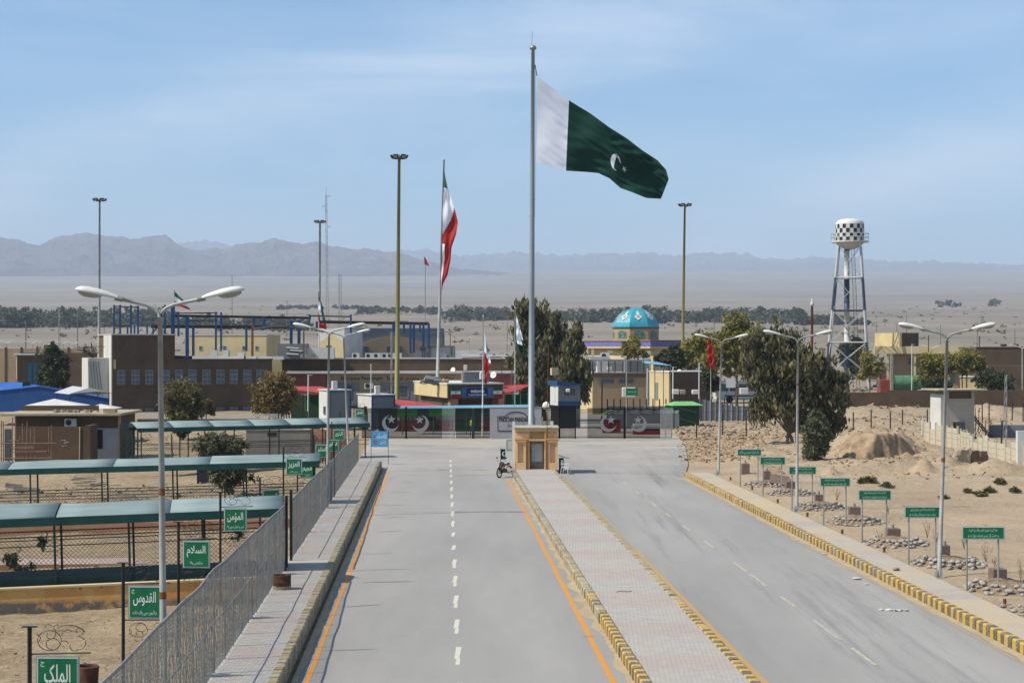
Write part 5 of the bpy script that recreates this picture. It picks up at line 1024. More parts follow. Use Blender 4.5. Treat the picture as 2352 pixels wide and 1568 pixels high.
# rooftop blue steel frame
B = Bld('steel_skeleton', 'unfinished roof frame of blue columns and dark beams above the brown hall', 'steel structure', 262, 226, 12); t = B.t
def col_(xq, yt, yb, w=4.5, m=m_blue, dy=0.0):
    l = B.L(xq); MB().box(l - w * .5 * B.D / F, l + w * .5 * B.D / F, dy, dy + .3, B.zq(yb, l), B.zq(yt, l)).build('column', m, t)
for c in ((262, 700, 770, 4, ), (276, 700, 770), (301, 700, 770), (317, 702, 770), (293, 747, 770, 4), (309, 747, 770, 4), (338, 748, 770, 4), (352, 747, 770, 4), (379, 700, 768, 5), (397, 703, 770, 9), (410, 716, 772), (430, 726, 822, 8), (444, 748, 824, 6), (496, 716, 820, 4.5), (508, 717, 806, 4.5), (566, 750, 806, 5),
          (583, 728, 755, 6), (607, 727, 755, 7), (669, 735, 792, 7), (687, 734, 790, 7), (711, 722, 740, 4), (728, 738, 760, 5), (806, 722, 765, 4), (905, 741, 762, 8), (928, 741, 765, 5), (965, 740, 765, 4), (943, 742, 812, 5), (951, 742, 810, 5), (973, 742, 800, 5), (985, 742, 800, 5)): col_(*c)
def beam_(xa, ya, xb, yb, w=4, m=m_beam, dy=.31, slot=0):
    la, lb_ = B.L(xa), B.L(xb); hw_ = w * .5 * B.D / F; mb = MB(); za, zb_ = B.zq(ya, la), B.zq(yb, lb_); mb.prism([(la, za - hw_), (lb_, zb_ - hw_), (lb_, zb_ + hw_), (la, za + hw_)], dy, dy + .25); mb.build('beam', m, t)
for b_ in ((262, 703, 320, 706, 2.5), (372, 705, 388, 705, 3), (347, 750, 700, 751, 7), (402, 725, 715, 730, 6), (404, 719, 500, 718, 2.5), (425, 737, 500, 736, 2), (345, 770, 362, 751, 5), (735, 739, 985, 743, 7), (711, 725, 806, 727, 3), (262, 747, 300, 749, 3, m_rust), (400, 820, 500, 824, 8)): beam_(*b_)
# lower roof clutter of the terminal
B = Bld('terminal_building', 'long brown passenger terminal with white roof edge above lettering and red side wing', 'building', 627, 232, 3); t = B.t
W_ = B.L(1181); z1_, z0_ = B.zq(824), B.zq(852)
MB().box(0, W_, 0, 20, -.2, z1_).build('wall', m_brk, t); MB().box(-1.3, -.005, 0, .5, 0, B.zq(820)).build('cream_end', m_yel, t); MB().box(-1.0, 1.2, -.2, -.005, B.zq(870), B.zq(822)).build('cream_corner', m_yel, t); MB().box(-.1, W_ + .1, -.12, .3, z1_, z1_ + .16).build('roof_edge', m_wht, t); MB().box(.0, W_, .31, 20, z1_ - .1, z1_ + .05).build('roof', m_roofw, t)
MB().box(B.L(660), W_, -3.0, -.005, B.zq(857), B.zq(852)).build('canopy_slab', m_wht, t); MB().box(B.L(660), B.L(752), -2.6, -.006, .2, B.zq(857)).build('red_wing', m_redb, t)
MB().box(B.L(1080), W_, -2.6, -.006, .2, B.zq(857)).build('red_wing', m_redb, t)
MB().box(B.L(757), B.L(1078), -2.4, -.007, .2, B.zq(857)).build('front_wall', m_tan, t); mdl = M('dark_lettering', hx('1b1a1a'), .7)
def ltr(a, b_, yc, h, s, rtl=False): la, lb_ = B.L(a), B.L(b_); text(t, s, ((la + lb_) / 2, -2.43, B.zq(yc)), lb_ - la, h * B.D / F, mdl, rtl, .012)
ltr(785, 828, 868, 8, 'Entrance'); ltr(832, 882, 868.5, 9, 'Passenger'); ltr(888, 925, 868, 8, 'Terminal'); ltr(930, 1040, 868, 8, 'سالن مسافری ورودی', True)
for a, b_ in ((778, 826), (875, 955)):
    la, lb_ = B.L(a), B.L(b_); MB().box(la, lb_, -2.5, -2.41, .3, B.zq(877)).build('entrance_bay', m_gry, t); window(t, la + .9, lb_ - .9, 1.2, B.zq(882), -2.5, bars=5)
    mb = MB().prism([(la + .6, B.zq(896)), ((la + lb_) / 2, B.zq(885)), (lb_ - .6, B.zq(896)), ((la + lb_) / 2, B.zq(887))], -3.2, -2.9); mb.build('gable_frame', m_flood, t)
ac_unit(t, B.L(838), -2.42, B.zq(892), 1.2)
for xq in (807, 838, 856, 875, 890, 905, 1100, 1130, 1160): ac_unit(t, B.L(xq), 2.5, z1_ + .06, 1.0)
for a, b_ in ((640, 760), (1060, 1170)): MB().tube([(B.L(a), 1.5, z1_ + .4), (B.L(b_), 1.5, z1_ + .35)], .12, 6).build('roof_pipe', m_wht, t)
# buildings rising behind
B = Bld('arched_building', 'grey hall with brown arched gable and small barred windows behind the terminal', 'building', 793, 262, 12); t = B.t; W_ = B.L(1020)
MB().box(0, W_, 0, 14, 0, B.zq(754)).build('wall', m_gry, t); MB().box(-.1, W_ * .98, -.1, 14, B.zq(754), B.zq(754) + .12).build('roof_edge', m_wht, t)
la, lb_ = B.L(800), B.L(1008); zm = B.zq(790); arc = [(la, 0), (la, zm)] + [(la + (lb_ - la) * (.14 + .72 * k / 16), zm + (B.zq(772) - zm) * math.sin(math.pi * k / 16)) for k in range(17)] + [(lb_, zm), (lb_, 0)]
MB().prism(arc, -.35, -.005).build('arched_gable', m_tan, t)
for xq in (817, 840, 893, 917, 970, ): window(t, B.L(xq - 6.5), B.L(xq + 6.5), B.zq(808), B.zq(795), -.36, bars=4)
B = Bld('yellow_facade_building', 'cream gabled facade with white trim behind the hall roof', 'building', 732, 252, -14); t = B.t; W_ = B.L(791)
zt = B.zq(755); MB().box(0, W_, 0, 8, 0, zt).build('wall', m_wht, t); lw = W_; MB().prism([(.0, 0), (0, B.zq(788)), (W_ * .28, B.zq(776)), (W_ * .5, B.zq(765)), (W_ * .72, B.zq(776)), (W_, B.zq(790)), (W_, 0)], -.1, -.004).build('cream_gable', m_yel, t); window(t, W_ * .3, W_ * .5, B.zq(800), B.zq(793), -.1)
bb_ = Bld('low_yellow_building', 'low yellow building with white framed windows seen between blue columns', 'building', 435, 300, -6); t = bb_.t; W_ = bb_.L(612)
MB().box(0, W_, 0, 10, 0, bb_.zq(770)).build('wall', m_yel, t); MB().box(-.1, W_ + .1, -.1, 10, bb_.zq(770), bb_.zq(768)).build('parapet', m_wht, t)
for xq in (461, 516, 560, 590): window(t, bb_.L(xq - 4), bb_.L(xq + 4), bb_.zq(805), bb_.zq(794), fr=m_wht)
# roof clutter: tanks, cooler ducts, blocks on the hall roof
t = thing('roof_plant', 'white ducts and cooler boxes clustered on the flat roof behind the brown hall', 'ducts', (X(480, 222), 222, Z(826, 222)), 0)
k = 222 / F
for xa, ya, xb, yb in ((482, 826, 497, 806), (497, 812, 560, 806), (512, 826, 524, 806), (545, 826, 560, 812), (575, 828, 650, 822), (440, 826, 520, 819), (566, 826, 588, 821)): MB().box((xa - 480) * k, (xb - 480) * k, random.uniform(0, .6), random.uniform(1, 1.8), 0, (ya - yb) * k + .1).build('duct', m_wht, t)
t = thing('stair_penthouse', 'grey and white roof block with handrails beside the terminal', 'roof block', (X(638, 230), 230, Z(824, 230)), 0); k = 230 / F; MB().box(0, 66 * k, 0, 3, 0, 35 * k).build('wall', m_gry, t); MB().box(66 * k, 128 * k, .5, 2, 0, 26 * k).build('low_wall', m_wht, t)
for x0_, z0_ in ((20, 26), (20, 12), (28, 20)): MB().tube([(x0_ * k, -.1, z0_ * k), ((x0_ + 28) * k, -.1, (z0_ - 2) * k)], .07, 4).build('handrail', m_wp, t)
mb = MB(); t = thing('curved_shade_roof', 'thin curved grey shade roof on brown posts over the roofs', 'canopy', (X(578, 224), 224, Z(822, 224)), 0); k = 224 / F
g_ = [[((i * 12.2) * k, y_, (62 + 5 * math.sin(math.pi * i / 10)) * k + .3) for y_ in (0, 3)] for i in range(11)]; solid(MB().grid(g_).build('roof', m_gry, t), .08); MB().box(-1 * k, 4 * k, 0, .2, 0, 80 * k).build('post', m_rust, t); MB().box(118 * k, 121 * k, 0, .2, 0, 62 * k).build('post', m_rust, t)
t = thing('shade_roof', 'flat tilted shade roof on thin posts beside the leaning flag pole', 'canopy', (X(950, 236), 236, Z(824, 236)), 0); k = 236 / F; solid(MB().grid([[(x_ * k, y_, (56 + .06 * x_ + (2 if 20 < x_ < 80 else 0)) * k) for y_ in (0, 3.5)] for x_ in (4, 25, 60, 92)]).build('roof', m_gry, t), .08)
MB().box(30 * k, 94 * k, .5, 3, 0, 30 * k).build('wall', m_gry, t); [MB().tube([(x_ * k, .2, 30 * k if x_ > 30 else 0), (x_ * k, .2, 58 * k)], .06, 4).build('post', m_blk, t) for x_ in (20, 70, 84)]; MB().box(0, 30 * k, .3, 2, 0, 18 * k).build('parapet', m_gry, t); MB().box(96 * k, 170 * k, .3, 1, 0, 19 * k).build('parapet', m_wht, t)
# left small yellow building, wall, boundary
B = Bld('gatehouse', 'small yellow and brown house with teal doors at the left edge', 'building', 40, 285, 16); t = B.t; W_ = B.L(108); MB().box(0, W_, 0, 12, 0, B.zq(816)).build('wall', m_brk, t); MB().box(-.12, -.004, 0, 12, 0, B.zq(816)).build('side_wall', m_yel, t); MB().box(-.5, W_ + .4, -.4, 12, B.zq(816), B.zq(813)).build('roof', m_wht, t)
for a, b_ in ((64, 73), (76, 86)): MB().box(B.L(a), B.L(b_), -.1, -.005, .1, B.zq(833)).build('door', M('teal_door', hx('2e6a80'), .6), t)
for y0_ in (3.0, 8.0): MB().box(-.2, -.121, y0_, y0_ + 1, 1.6, 2.6).build('window', m_win, t)
t = thing('boundary_wall', 'long tan boundary wall behind the small house and tree', 'wall', (X(-30, 330), 330, 0), R(0)); k = 330 / F
MB().box(0, 330 * k, 0, .4, 0, Z(800, 330) - .0).build('wall', m_tan, t); MB().box(100 * k, 300 * k, -6, -5.6, 0, Z(810, 324)).build('wall', m_brk, t)
for q in range(9): MB().box((q * 36 + 5) * k, (q * 36 + 9) * k, -.1, .5, 0, Z(797, 330)).build('pier', m_brk, t)
t = thing('green_railing', 'green painted rail fence in front of the small yellow house', 'fence', (X(-20, 262), 262, 0)); mb = MB(); k = 262 / F; m_gr = M('green_rail', hx('2c6b43'), .6)
for q in range(64): mb.box(q * 4 * k - .03, q * 4 * k + .03, 0, .05, 0, 1.7)
tag(mb.build('grille', m_gr, t), kind='stuff'); MB().box(0, 255 * k, -.02, .07, 1.55, 1.65).build('rail', m_gr, t); MB().box(0, 255 * k, -.02, .07, .2, .3).build('rail', m_gr, t); MB().box(-.2, 262 * k, .1, .4, 0, .5).build('kerb', m_wht, t)
# blue roofed shed
B = Bld('blue_shed', 'low shed with bright blue sheet roof and walls left of the brown hall', 'shed', 22, 178, 8); t = B.t
k = 178 / F; p = lambda xq, yq, d=0.0: Vector((X(xq, 178 + d) - B.C.x, d, Z(yq, 178 + d)))
rot = Matrix.Rotation(-B.th, 3, 'Z'); pr_ = lambda *a: rot @ p(*a)
MB().quad(pr_(-60, 903), pr_(92, 886), pr_(42, 877, 5), pr_(-60, 880, 5)).build('roof', m_bsheet, t); solid(t.children[-1], .08)
MB().quad(pr_(92, 886), pr_(249, 914), pr_(240, 910, 4), pr_(42, 877, 5)).build('roof', m_bsheet, t); solid(t.children[-1], .08)
b2 = M('deep_blue_wall', hx('1d4a86'), .6, scale=.5, col2=hx('265795')); MB().add([pr_(-60, 904, .1), pr_(92, 887, .1), pr_(250, 915, .1), pr_(250, 945, .1), pr_(-60, 945, .1)], [(0, 4, 3, 2, 1)]).build('wall', b2, t)
for a, b_ in ((48, 64), (146, 162)): MB().box(pr_(a, 880).x, pr_(b_, 880).x, 1, 1.8, pr_(a, 892 + (a > 100) * 4).z, pr_(a, 876 + (a > 100) * 8).z).build('cooler', m_flood, t)
t = thing('tin_canopy', 'small pale tin canopy on thin posts over the blue shed', 'canopy', (X(125, 172), 172, 0)); k = 172 / F; q = lambda xq, yq, d: Vector((X(xq, 172 + d) - X(125, 172), d, Z(yq, 172 + d)))
solid(MB().quad(q(125, 901, 0), q(160, 905, 0), q(206, 891, 4), q(166, 886, 4)).build('roof', m_wp, t), .05); solid(MB().quad(q(160, 905, 0), q(206, 891, 4), q(255, 903, 4), q(222, 900, 1)).build('roof', m_gry, t), .05)
for xq in (134, 163, 228, 253): MB().tube([(X(xq, 173) - X(125, 172), .5, 1.5), (X(xq, 173) - X(125, 172), .5, Z(903, 172))], .05, 4).build('post', m_blk, t)
for a, b_, c_, y0_, y1_ in ((52, 115, 190, 932, 919), (192, 222, 265, 938, 931)):
    t = thing('white_tent', 'low white pitched cover beyond the brick hut, ' + ('wider one' if a < 100 else 'smaller one'), 'tent', (X(a, 160), 160, 0)); k = 160 / F
    MB().add([(0, 0, Z(y0_, 160)), ((c_ - a) * k, 0, Z(y0_, 160)), ((b_ - a) * k, 1.5, Z(y1_, 160) + .1), (0, 3, Z(y0_, 160)), ((c_ - a) * k, 3, Z(y0_, 160)), (0, 0, .2), ((c_ - a) * k, 0, .2)], [(0, 1, 2), (3, 2, 4), (0, 2, 3), (1, 4, 2), (5, 6, 1, 0)]).build('cover', m_wht, t)
# brick hut close by
B = Bld('brick_hut', 'flat roofed brown brick hut with wide slab eaves and wall mounted cooler unit', 'building', 22, 138, 1, z=-.9); t = B.t; k = 138 / F; lx = lambda q_: B.L(q_)
m_slab = M('slab_concrete', hx('a3957f'), .95, scale=1.2, col2=hx('b8aa92'), bump=.01); MB().box(lx(34), lx(270), 0, 7, 0, B.zq(956)).build('wall', m_brk, t); bev(MB().box(lx(8), lx(284), -1.0, 7.6, B.zq(954), B.zq(948)).build('roof_slab', m_slab, t), .03)
MB().box(lx(18), lx(200), 4, 4.3, B.zq(947), B.zq(938) + .1).build('parapet', m_brk, t); MB().box(lx(240), lx(268), -.5, .3, B.zq(947), B.zq(938)).build('block', m_tan, t)
MB().box(lx(216), lx(271), -.06, -.005, 0, B.zq(983)).build('plaster', m_gw, t); MB().box(lx(213), lx(236), -.12, -.061, .9, B.zq(986)).build('door_opening', M('dark_interior', hx('201c19'), .9), t); MB().box(lx(211), lx(240), -.3, -.061, B.zq(986), B.zq(984)).build('lintel', m_gw, t); MB().box(lx(271) + .01, lx(276), -.1, .3, 0, B.zq(956)).build('pilaster', m_tan, t)
ac_unit(t, lx(150), -.02, B.zq(979), 27 * k)
mb = MB(); 
for q in range(26): mb.obox((lx(120) + random.uniform(0, lx(225) - lx(120)), random.uniform(0, 2), B.zq(947) + .08), random.uniform(.1, .4), .2, random.uniform(.08, .25), random.uniform(0, 3))
tag(mb.build('roof_rubble', m_slab, t), kind='stuff')
B2 = Bld('screen_wall', 'rough brown block wall with faint white scrawl in front of the brick hut', 'wall', 34, 133.5, 0, z=-1.0); t = B2.t; zt = B2.zq(980); MB().box(0, B2.L(196), 0, .22, 0, zt).build('wall', m_brk, t); MB().box(B2.L(196) + .005, B2.L(207), 0, 2.4, 0, zt + .1).build('return_wall', m_brk, t); MB().tube([(B2.L(183), -.03, 0), (B2.L(184), -.03, zt)], .05, 5).build('edge_strip', m_slab, t)
mb = MB(); 
for q in range(7): mb.obox((B2.L(146) + random.uniform(-.3, .3), -.01, zt * .62 + random.uniform(-.35, .35)), random.uniform(.1, .3), .015, random.uniform(.05, .12), 0, 0, random.uniform(-.5, .5))
tag(mb.build('scrawl', m_gw, t), kind='stuff')
t = thing('scaffolding', 'rusty steel scaffolding poles standing before the block wall', 'scaffolding', (X(0, 128), 128, -1.0)); k = 128 / F; m_scf = M('scaffold_rust', hx('7b5a49'), .8, scale=3, col2=hx('97735e'))
for xq, yt, yb in ((3, 965, 1068), (8, 968, 1068), (28, 958, 1060), (36, 960, 1062), (52, 972, 1068), (62, 968, 1066), (71, 985, 1066), (46, 1000, 1066), (80, 980, 1064), (112, 980, 1067), (118, 976, 1067)): MB().tube([((xq) * k, 0, Z(yb, 128) + 1.0), ((xq + random.uniform(-1, 1)) * k, 0, Z(yt, 128) + 1.0)], .04, 5).build('standard', m_scf, t)
for xa, xb, yq in ((0, 130, 1018), (25, 78, 1026), (28, 108, 1037), (30, 80, 1030), (0, 120, 1052), (20, 45, 1012)): MB().tube([(xa * k, -.06, Z(yq, 128) + 1), (xb * k, -.06, Z(yq - .5, 128) + 1)], .035, 5).build('ledger', m_scf, t)
bev(MB().box(9 * k, 22 * k, .1, .6, Z(1058, 128) + 1, Z(985, 128) + 1).build('column_form', m_gry, t), .03)
# plaster hut and orange wall
B = Bld('plaster_hut', 'grey plastered hut with one small dark opening and an orange wall beside', 'building', 565, 131.5, 2, z=-.9); t = B.t; k = 131.5 / F; zt = B.zq(988)
MB().box(0, B.L(713), 0, 3, 0, zt).build('wall', M('bare_plaster', hx('857f77'), .95, scale=.8, col2=hx('958e84'), bump=.01), t); MB().box(B.L(714), B.L(800), .1, .4, 0, B.zq(986)).build('orange_wall', m_terra, t); MB().box(-.05, B.L(713), -.05, 3, zt, zt + .08).build('roof', m_slab, t)
MB().box(B.L(614), B.L(635), -.03, -.005, B.zq(1001), B.zq(993)).build('opening', m_flood, t)
mb = MB()
for q in range(18): mb.obox((random.uniform(.2, 4.8), .3, zt + .1), .25, .2, .08, random.uniform(0, 3))
tag(mb.build('roof_stones', m_slab, t), kind='stuff')
# white site cabins
for xc, xr2, xl, yt, yb, lb in ((757, 805, 733, 897, 962, 'white site cabin with front painted grey as shade and cooler on the roof, nearer the red roof'), (855, 906, 822, 908, 962, 'white site cabin with blue edge trims right beside the black gate')):
    B = Bld('site_cabin', lb, 'cabin', xc, 170, 24, 'white site cabins'); t = B.t; W_, dp = B.L(xr2), B.B(xl); zt = B.zq(yt); MB().box(0, W_, 0, dp, 0, zt).build('body', m_wht, t); MB().box(.08, W_ - .08, -.03, -.004, .1, zt - .15).build('front_shade_panel', m_gry, t); MB().box(-.1, W_ + .1, -.1, dp + .1, zt, zt + .1).build('roof', m_wht, t)  # grey front panel puts shade into the colour beside the lit white
    for x_ in (0, W_): MB().box(x_ - .07, x_ + .07, -.06, .05, 0, zt).build('corner_post', m_blue, t)
    MB().box(-.06, W_ + .06, -.07, -.035, zt - .14, zt - .02).build('trim', m_blue, t)
    o = window(t, dp * .35, dp * .55, 1.4, 2.2, side=True); bev(MB().box(W_ * .3, W_ * .3 + .5, 1, 1.4, zt + .11, zt + .9).build('cooler', m_wht, t), .03)
# red sheet roofs with green walls
for (xc, D2, pts_, lb) in ((662, 186, [(664, 893), (770, 906), (775, 895), (735, 887), (672, 887)], 'red sheet roof sloping above a green wall by the brown hall'), (905, 172, [(905, 935), (1010, 935), (1045, 938), (985, 925), (905, 916)], 'red sheet roof edge running toward the welcome building'), (1152, 178, [(1152, 905), (1152, 887), (1200, 884), (1222, 884), (1190, 897)], 'bright red triangular roof end right of the welcome banner')):
    t = thing('red_roofed_stall', lb, 'stall', (X(xc, D2), D2, 0)); n_ = len(pts_); ys_ = [p_[1] for p_ in pts_]; q = [Vector((X(x_, D2) - X(xc, D2), (max(ys_) - y_) * .12, Z(y_, D2))) for x_, y_ in pts_]
    q = [Vector((X(x_, D2 + v.y) - X(xc, D2), v.y, Z(y_, D2 + v.y))) for (x_, y_), v in zip(pts_, q)]
    solid(MB().add(q, [tuple(range(n_))]).build('roof', m_redr, t), .06); x0_, x1_ = min(v.x for v in q), max(v.x for v in q)
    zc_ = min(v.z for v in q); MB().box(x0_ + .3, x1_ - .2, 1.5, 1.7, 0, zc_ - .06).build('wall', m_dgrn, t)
    for k in range(4): MB().tube([(x0_ + .4 + (x1_ - x0_ - .8) * k / 3, .5, 0), (x0_ + .4 + (x1_ - x0_ - .8) * k / 3, .5, zc_ - .02)], .05, 5).build('post', m_grn, t)
# welcome building
B = Bld('welcome_building', 'entrance building with cream side, blue welcome banner and two printed flags', 'building', 1029, 174, 17); t = B.t; W_, dp = B.L(1155), B.B(953); zt, zb = B.zq(883), B.zq(916)
MB().box(0, W_, 0, dp, zb, zt).build('fascia_block', m_brk, t); MB().box(-.1, -.004, -.02, dp, zb + .1, zt).build('side_fascia', m_yel, t); MB().box(-.15, W_ + .1, -.1, dp + .2, zt, zt + .14).build('roof', m_wht, t)  # brown front puts shade into the colour; the lit side stays cream
MB().box(.4, W_ - .3, 1.2, dp - 1, 0, zb).build('wall', m_brk, t); MB().box(.3, 1.1, .2, 1.19, 0, zb).build('pier', m_terra, t); MB().box(W_ - 1.0, W_ - .4, .2, 1.19, 0, zb).build('pier', m_brk, t); MB().box(1.6, 3.8, 1.1, 1.19, .3, zb - .5).build('doorway', m_navy, t)
a, b_ = B.L(1060), B.L(1132); bz0, bz1 = B.zq(913), B.zq(890); bn = MB().box(a, b_, -.05, -.004, bz0, bz1).build('banner', M('banner_blue', hx('3f5f8c'), .6, scale=1, col2=hx('54749e')), t); MB().box(a + .5, b_ - .55, -.06, -.051, bz0 + .1, bz1 - .06).build('banner_field', M('deep_banner_blue', hx('15215f'), .6), bn)
text(bn, 'welcome', ((a + b_) / 2, -.065, bz0 + (bz1 - bz0) * .66), (b_ - a) * .44, (bz1 - bz0) * .36, m_signw2, bold=.035); text(bn, 'TO ISLAMIC REPUBLIC OF IRAN', ((a + b_) / 2, -.065, bz0 + (bz1 - bz0) * .26), (b_ - a) * .58, (bz1 - bz0) * .16, m_signw2, bold=.03)
for a, b_ in ((1036, 1058), (1133, 1153)):
    a, b_ = B.L(a), B.L(b_); pf = MB().box(a, b_, -.05, -.004, bz0, bz1).build('printed_flag', m_signw, t); h3 = (bz1 - bz0) / 3; MB().box(a, b_, -.058, -.051, bz1 - h3, bz1).build('green_stripe', m_fg2, pf); MB().box(a, b_, -.058, -.051, bz0, bz0 + h3).build('red_stripe', m_fr, pf)
    mb = MB(); [mb.tube([((a + b_) / 2 + s_ * .06, -.06, bz0 + h3 * 1.25), ((a + b_) / 2 + s_ * .16, -.06, bz0 + h3 * 1.5), ((a + b_) / 2 + s_ * .06, -.06, bz0 + h3 * 1.78)], .015, 4) for s_ in (-1, 1)]; mb.tube([((a + b_) / 2, -.06, bz0 + h3 * 1.2), ((a + b_) / 2, -.06, bz0 + h3 * 1.85)], .015, 4); tag(mb.build('emblem', m_fr, pf), kind='stuff')
ac_unit(t, 1.9, -.3, zb - .95 - .6, .6); tp = thing('tarpaulin_bundle', 'grey and tan bundle lying on the roof by the pole foot', 'bundle', (X(990, 176), 177, Z(883, 176) + .1)); bm_ = chunk(1.5, .8, .6, 3); bm_.materials.append(m_gry); link('bundle', bm_, tp, (.1, 0, .3)).rotation_euler = (.3, .25, .2); bm_ = chunk(.8, .5, .35, 5); bm_.materials.append(m_tan); link('sack', bm_, tp, (1.3, -.3, .2)); bm_ = chunk(.6, .5, .3, 9); bm_.materials.append(m_slab); link('sack', bm_, tp, (-.8, -.2, .15))
MB().box(2.2, 4.8, 2, 3, zt + .14, zt + 1.2).build('rear_block', m_gry, t); o = MB().prism([(-.3, 0), (.3, 0), (.3, .5)] + [(.3 * math.cos(R(a_)), .5 + .3 * math.sin(R(a_))) for a_ in range(15, 180, 15)] + [(-.3, .5)], 0, .5).build('roof_vent', m_wht, t); o.location = (4.0, 1.2, zt + .5)
MB().tube([(1.9, 1.5, zt + 2.6), (6.0, 1.5, zt + 2.7)], .05, 4).tube([(2.0, 1.5, zt + .1), (1.9, 1.5, zt + 2.6)], .04, 4).tube([(6, 1.5, zt + .1), (6, 1.5, zt + 2.6)], .04, 4).build('roof_frame', m_rust, t)
# corrugated blue roof behind the gate, red and white hall wall below
D2 = 160; t = thing('corrugated_roof', 'light blue corrugated roof running behind the gate and slogan wall', 'canopy', (X(918, D2), D2, 0)); g_ = []; n_ = 150
for i in range(n_ + 1):
    xq = 918 + (1215 - 918) * i / n_; zz_ = Z(939.5, D2) + .045 * (1 if i % 2 else 0) + .14 * i / n_; g_.append([(X(xq, D2) - X(918, D2), 0, zz_), (X(xq, D2) - X(918, D2), 2.2, zz_ + .16)])
solid(MB().grid(g_).build('roof', m_lsky, t), .03); [MB().box(x_, x_ + .1, .2, .3, 0, Z(941, D2)).build('post', m_grn, t) for x_ in (.2, 3.0, 6.0, 9.0)]
D2 = 166; t = thing('stall_front', 'green over white over red banded wall seen through the gate bars', 'building', (X(868, D2), D2, 0)); Wd = X(1130, D2) - X(868, D2)
m_dr = M('shade_dulled_red_wall', hx('6a2a27'), .85, scale=1, col2=hx('7d3531')); kq = lambda x_: X(x_, D2) - X(868, D2)  # darkened panels below put the shade under the roofs into their colours
for a_, b_, mt_ in ((868, 912, m_flood), (912, 958, m_grn), (958, 985, m_dgrn), (985, 1040, m_grn), (1040, 1130, m_dgrn)): MB().box(kq(a_) + .01, kq(b_), 0 if a_ != 868 else .6, 3, Z(956, D2), Z(938, D2)).build('upper_panel', mt_, t)
for a_, b_, mt_ in ((868, 912, m_flood), (912, 975, m_wht), (975, 1000, m_flood), (1000, 1040, m_wht), (1040, 1130, m_gry)): MB().box(kq(a_) + .01, kq(b_), .15 if a_ != 868 else .6, 3, Z(966, D2) + .01, Z(956, D2) - .01).build('middle_panel', mt_, t)
for a_, b_, mt_ in ((868, 912, m_flood), (912, 990, m_dr), (990, 1008, m_flood), (1008, 1046, m_dr), (1046, 1100, m_dgrn), (1100, 1130, m_dr)): MB().box(kq(a_) + .01, kq(b_), -.05 if a_ != 868 else .6, 3, 0, Z(966, D2)).build('lower_panel', mt_, t)
for q in range(30): MB().box(q * .36, q * .36 + .05, -.02, .09, Z(968, D2) + .01, Z(957, D2)).build('mullion', m_blk, t)
# stalls behind the right gate
D2 = 163; t = thing('green_topped_stall', 'red stall with bright green fabric top behind the crescent gate', 'stall', (X(1385, D2), D2, 0)); k = D2 / F; MB().box(0, 40 * k, 0, 1.4, 0, 30 * k).build('counter', m_fr, t); g_ = [[((-4 + 5 * i) * k, y_, (30 + 14 * math.sin(math.pi * (i + .5) / 11) + (i % 2) * 1.5) * k + .25) for y_ in (-.3, .6, 1.7)] for i in range(11)]; solid(MB().grid(g_).build('fabric_top', M('lime_fabric', hx('55a83f'), .8, scale=2), t), .03)
t = thing('white_red_stall', 'long white and dark red bench behind the right gate leaf', 'stall', (X(1455, 160), 160, 0)); k = 160 / F; MB().box(0, 62 * k, 0, 1, 0, 9 * k).build('base', m_fr, t); MB().box(0, 62 * k, 0, 1, 14 * k, 24 * k).build('top', m_wht, t); MB().box(.2, 61 * k, .1, .9, 9 * k, 14 * k).build('middle', m_dgrn, t)
# green kiosk
B = Bld('green_kiosk', 'green kiosk with pale green hipped roof beyond the last gate', 'kiosk', 1548, 176, 14); t = B.t; W_ = B.L(1606); dp = B.B(1538); z0_ = B.zq(952); zt = B.zq(931)
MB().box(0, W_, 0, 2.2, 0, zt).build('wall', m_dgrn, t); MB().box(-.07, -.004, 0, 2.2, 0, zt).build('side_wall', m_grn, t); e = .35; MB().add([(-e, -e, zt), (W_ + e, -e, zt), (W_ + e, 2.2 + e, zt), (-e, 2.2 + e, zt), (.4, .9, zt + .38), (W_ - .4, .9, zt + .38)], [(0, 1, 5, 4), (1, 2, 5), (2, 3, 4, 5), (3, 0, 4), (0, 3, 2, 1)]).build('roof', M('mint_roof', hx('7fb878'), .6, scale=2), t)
# guard cabin on legs
B = Bld('guard_cabin', 'raised blue and white guard cabin under the eucalyptus branches', 'cabin', 1283, 172, 17); t = B.t; W_, dp = B.L(1333), B.B(1265); zb, zt = B.zq(931), B.zq(885)
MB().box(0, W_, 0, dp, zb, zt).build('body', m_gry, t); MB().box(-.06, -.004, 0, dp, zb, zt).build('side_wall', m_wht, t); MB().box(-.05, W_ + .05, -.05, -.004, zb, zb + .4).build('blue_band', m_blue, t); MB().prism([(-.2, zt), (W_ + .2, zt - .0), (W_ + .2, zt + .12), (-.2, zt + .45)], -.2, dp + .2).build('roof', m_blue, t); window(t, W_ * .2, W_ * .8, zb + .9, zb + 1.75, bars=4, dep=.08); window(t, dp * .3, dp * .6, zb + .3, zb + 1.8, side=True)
MB().box(0, W_, 0, dp, 0, zb).build('plinth', m_flood, t); MB().box(-.5, .2, .6, 1.1, zt + 1.0, zt + 1.7).build('lamp_box', m_yel, t)
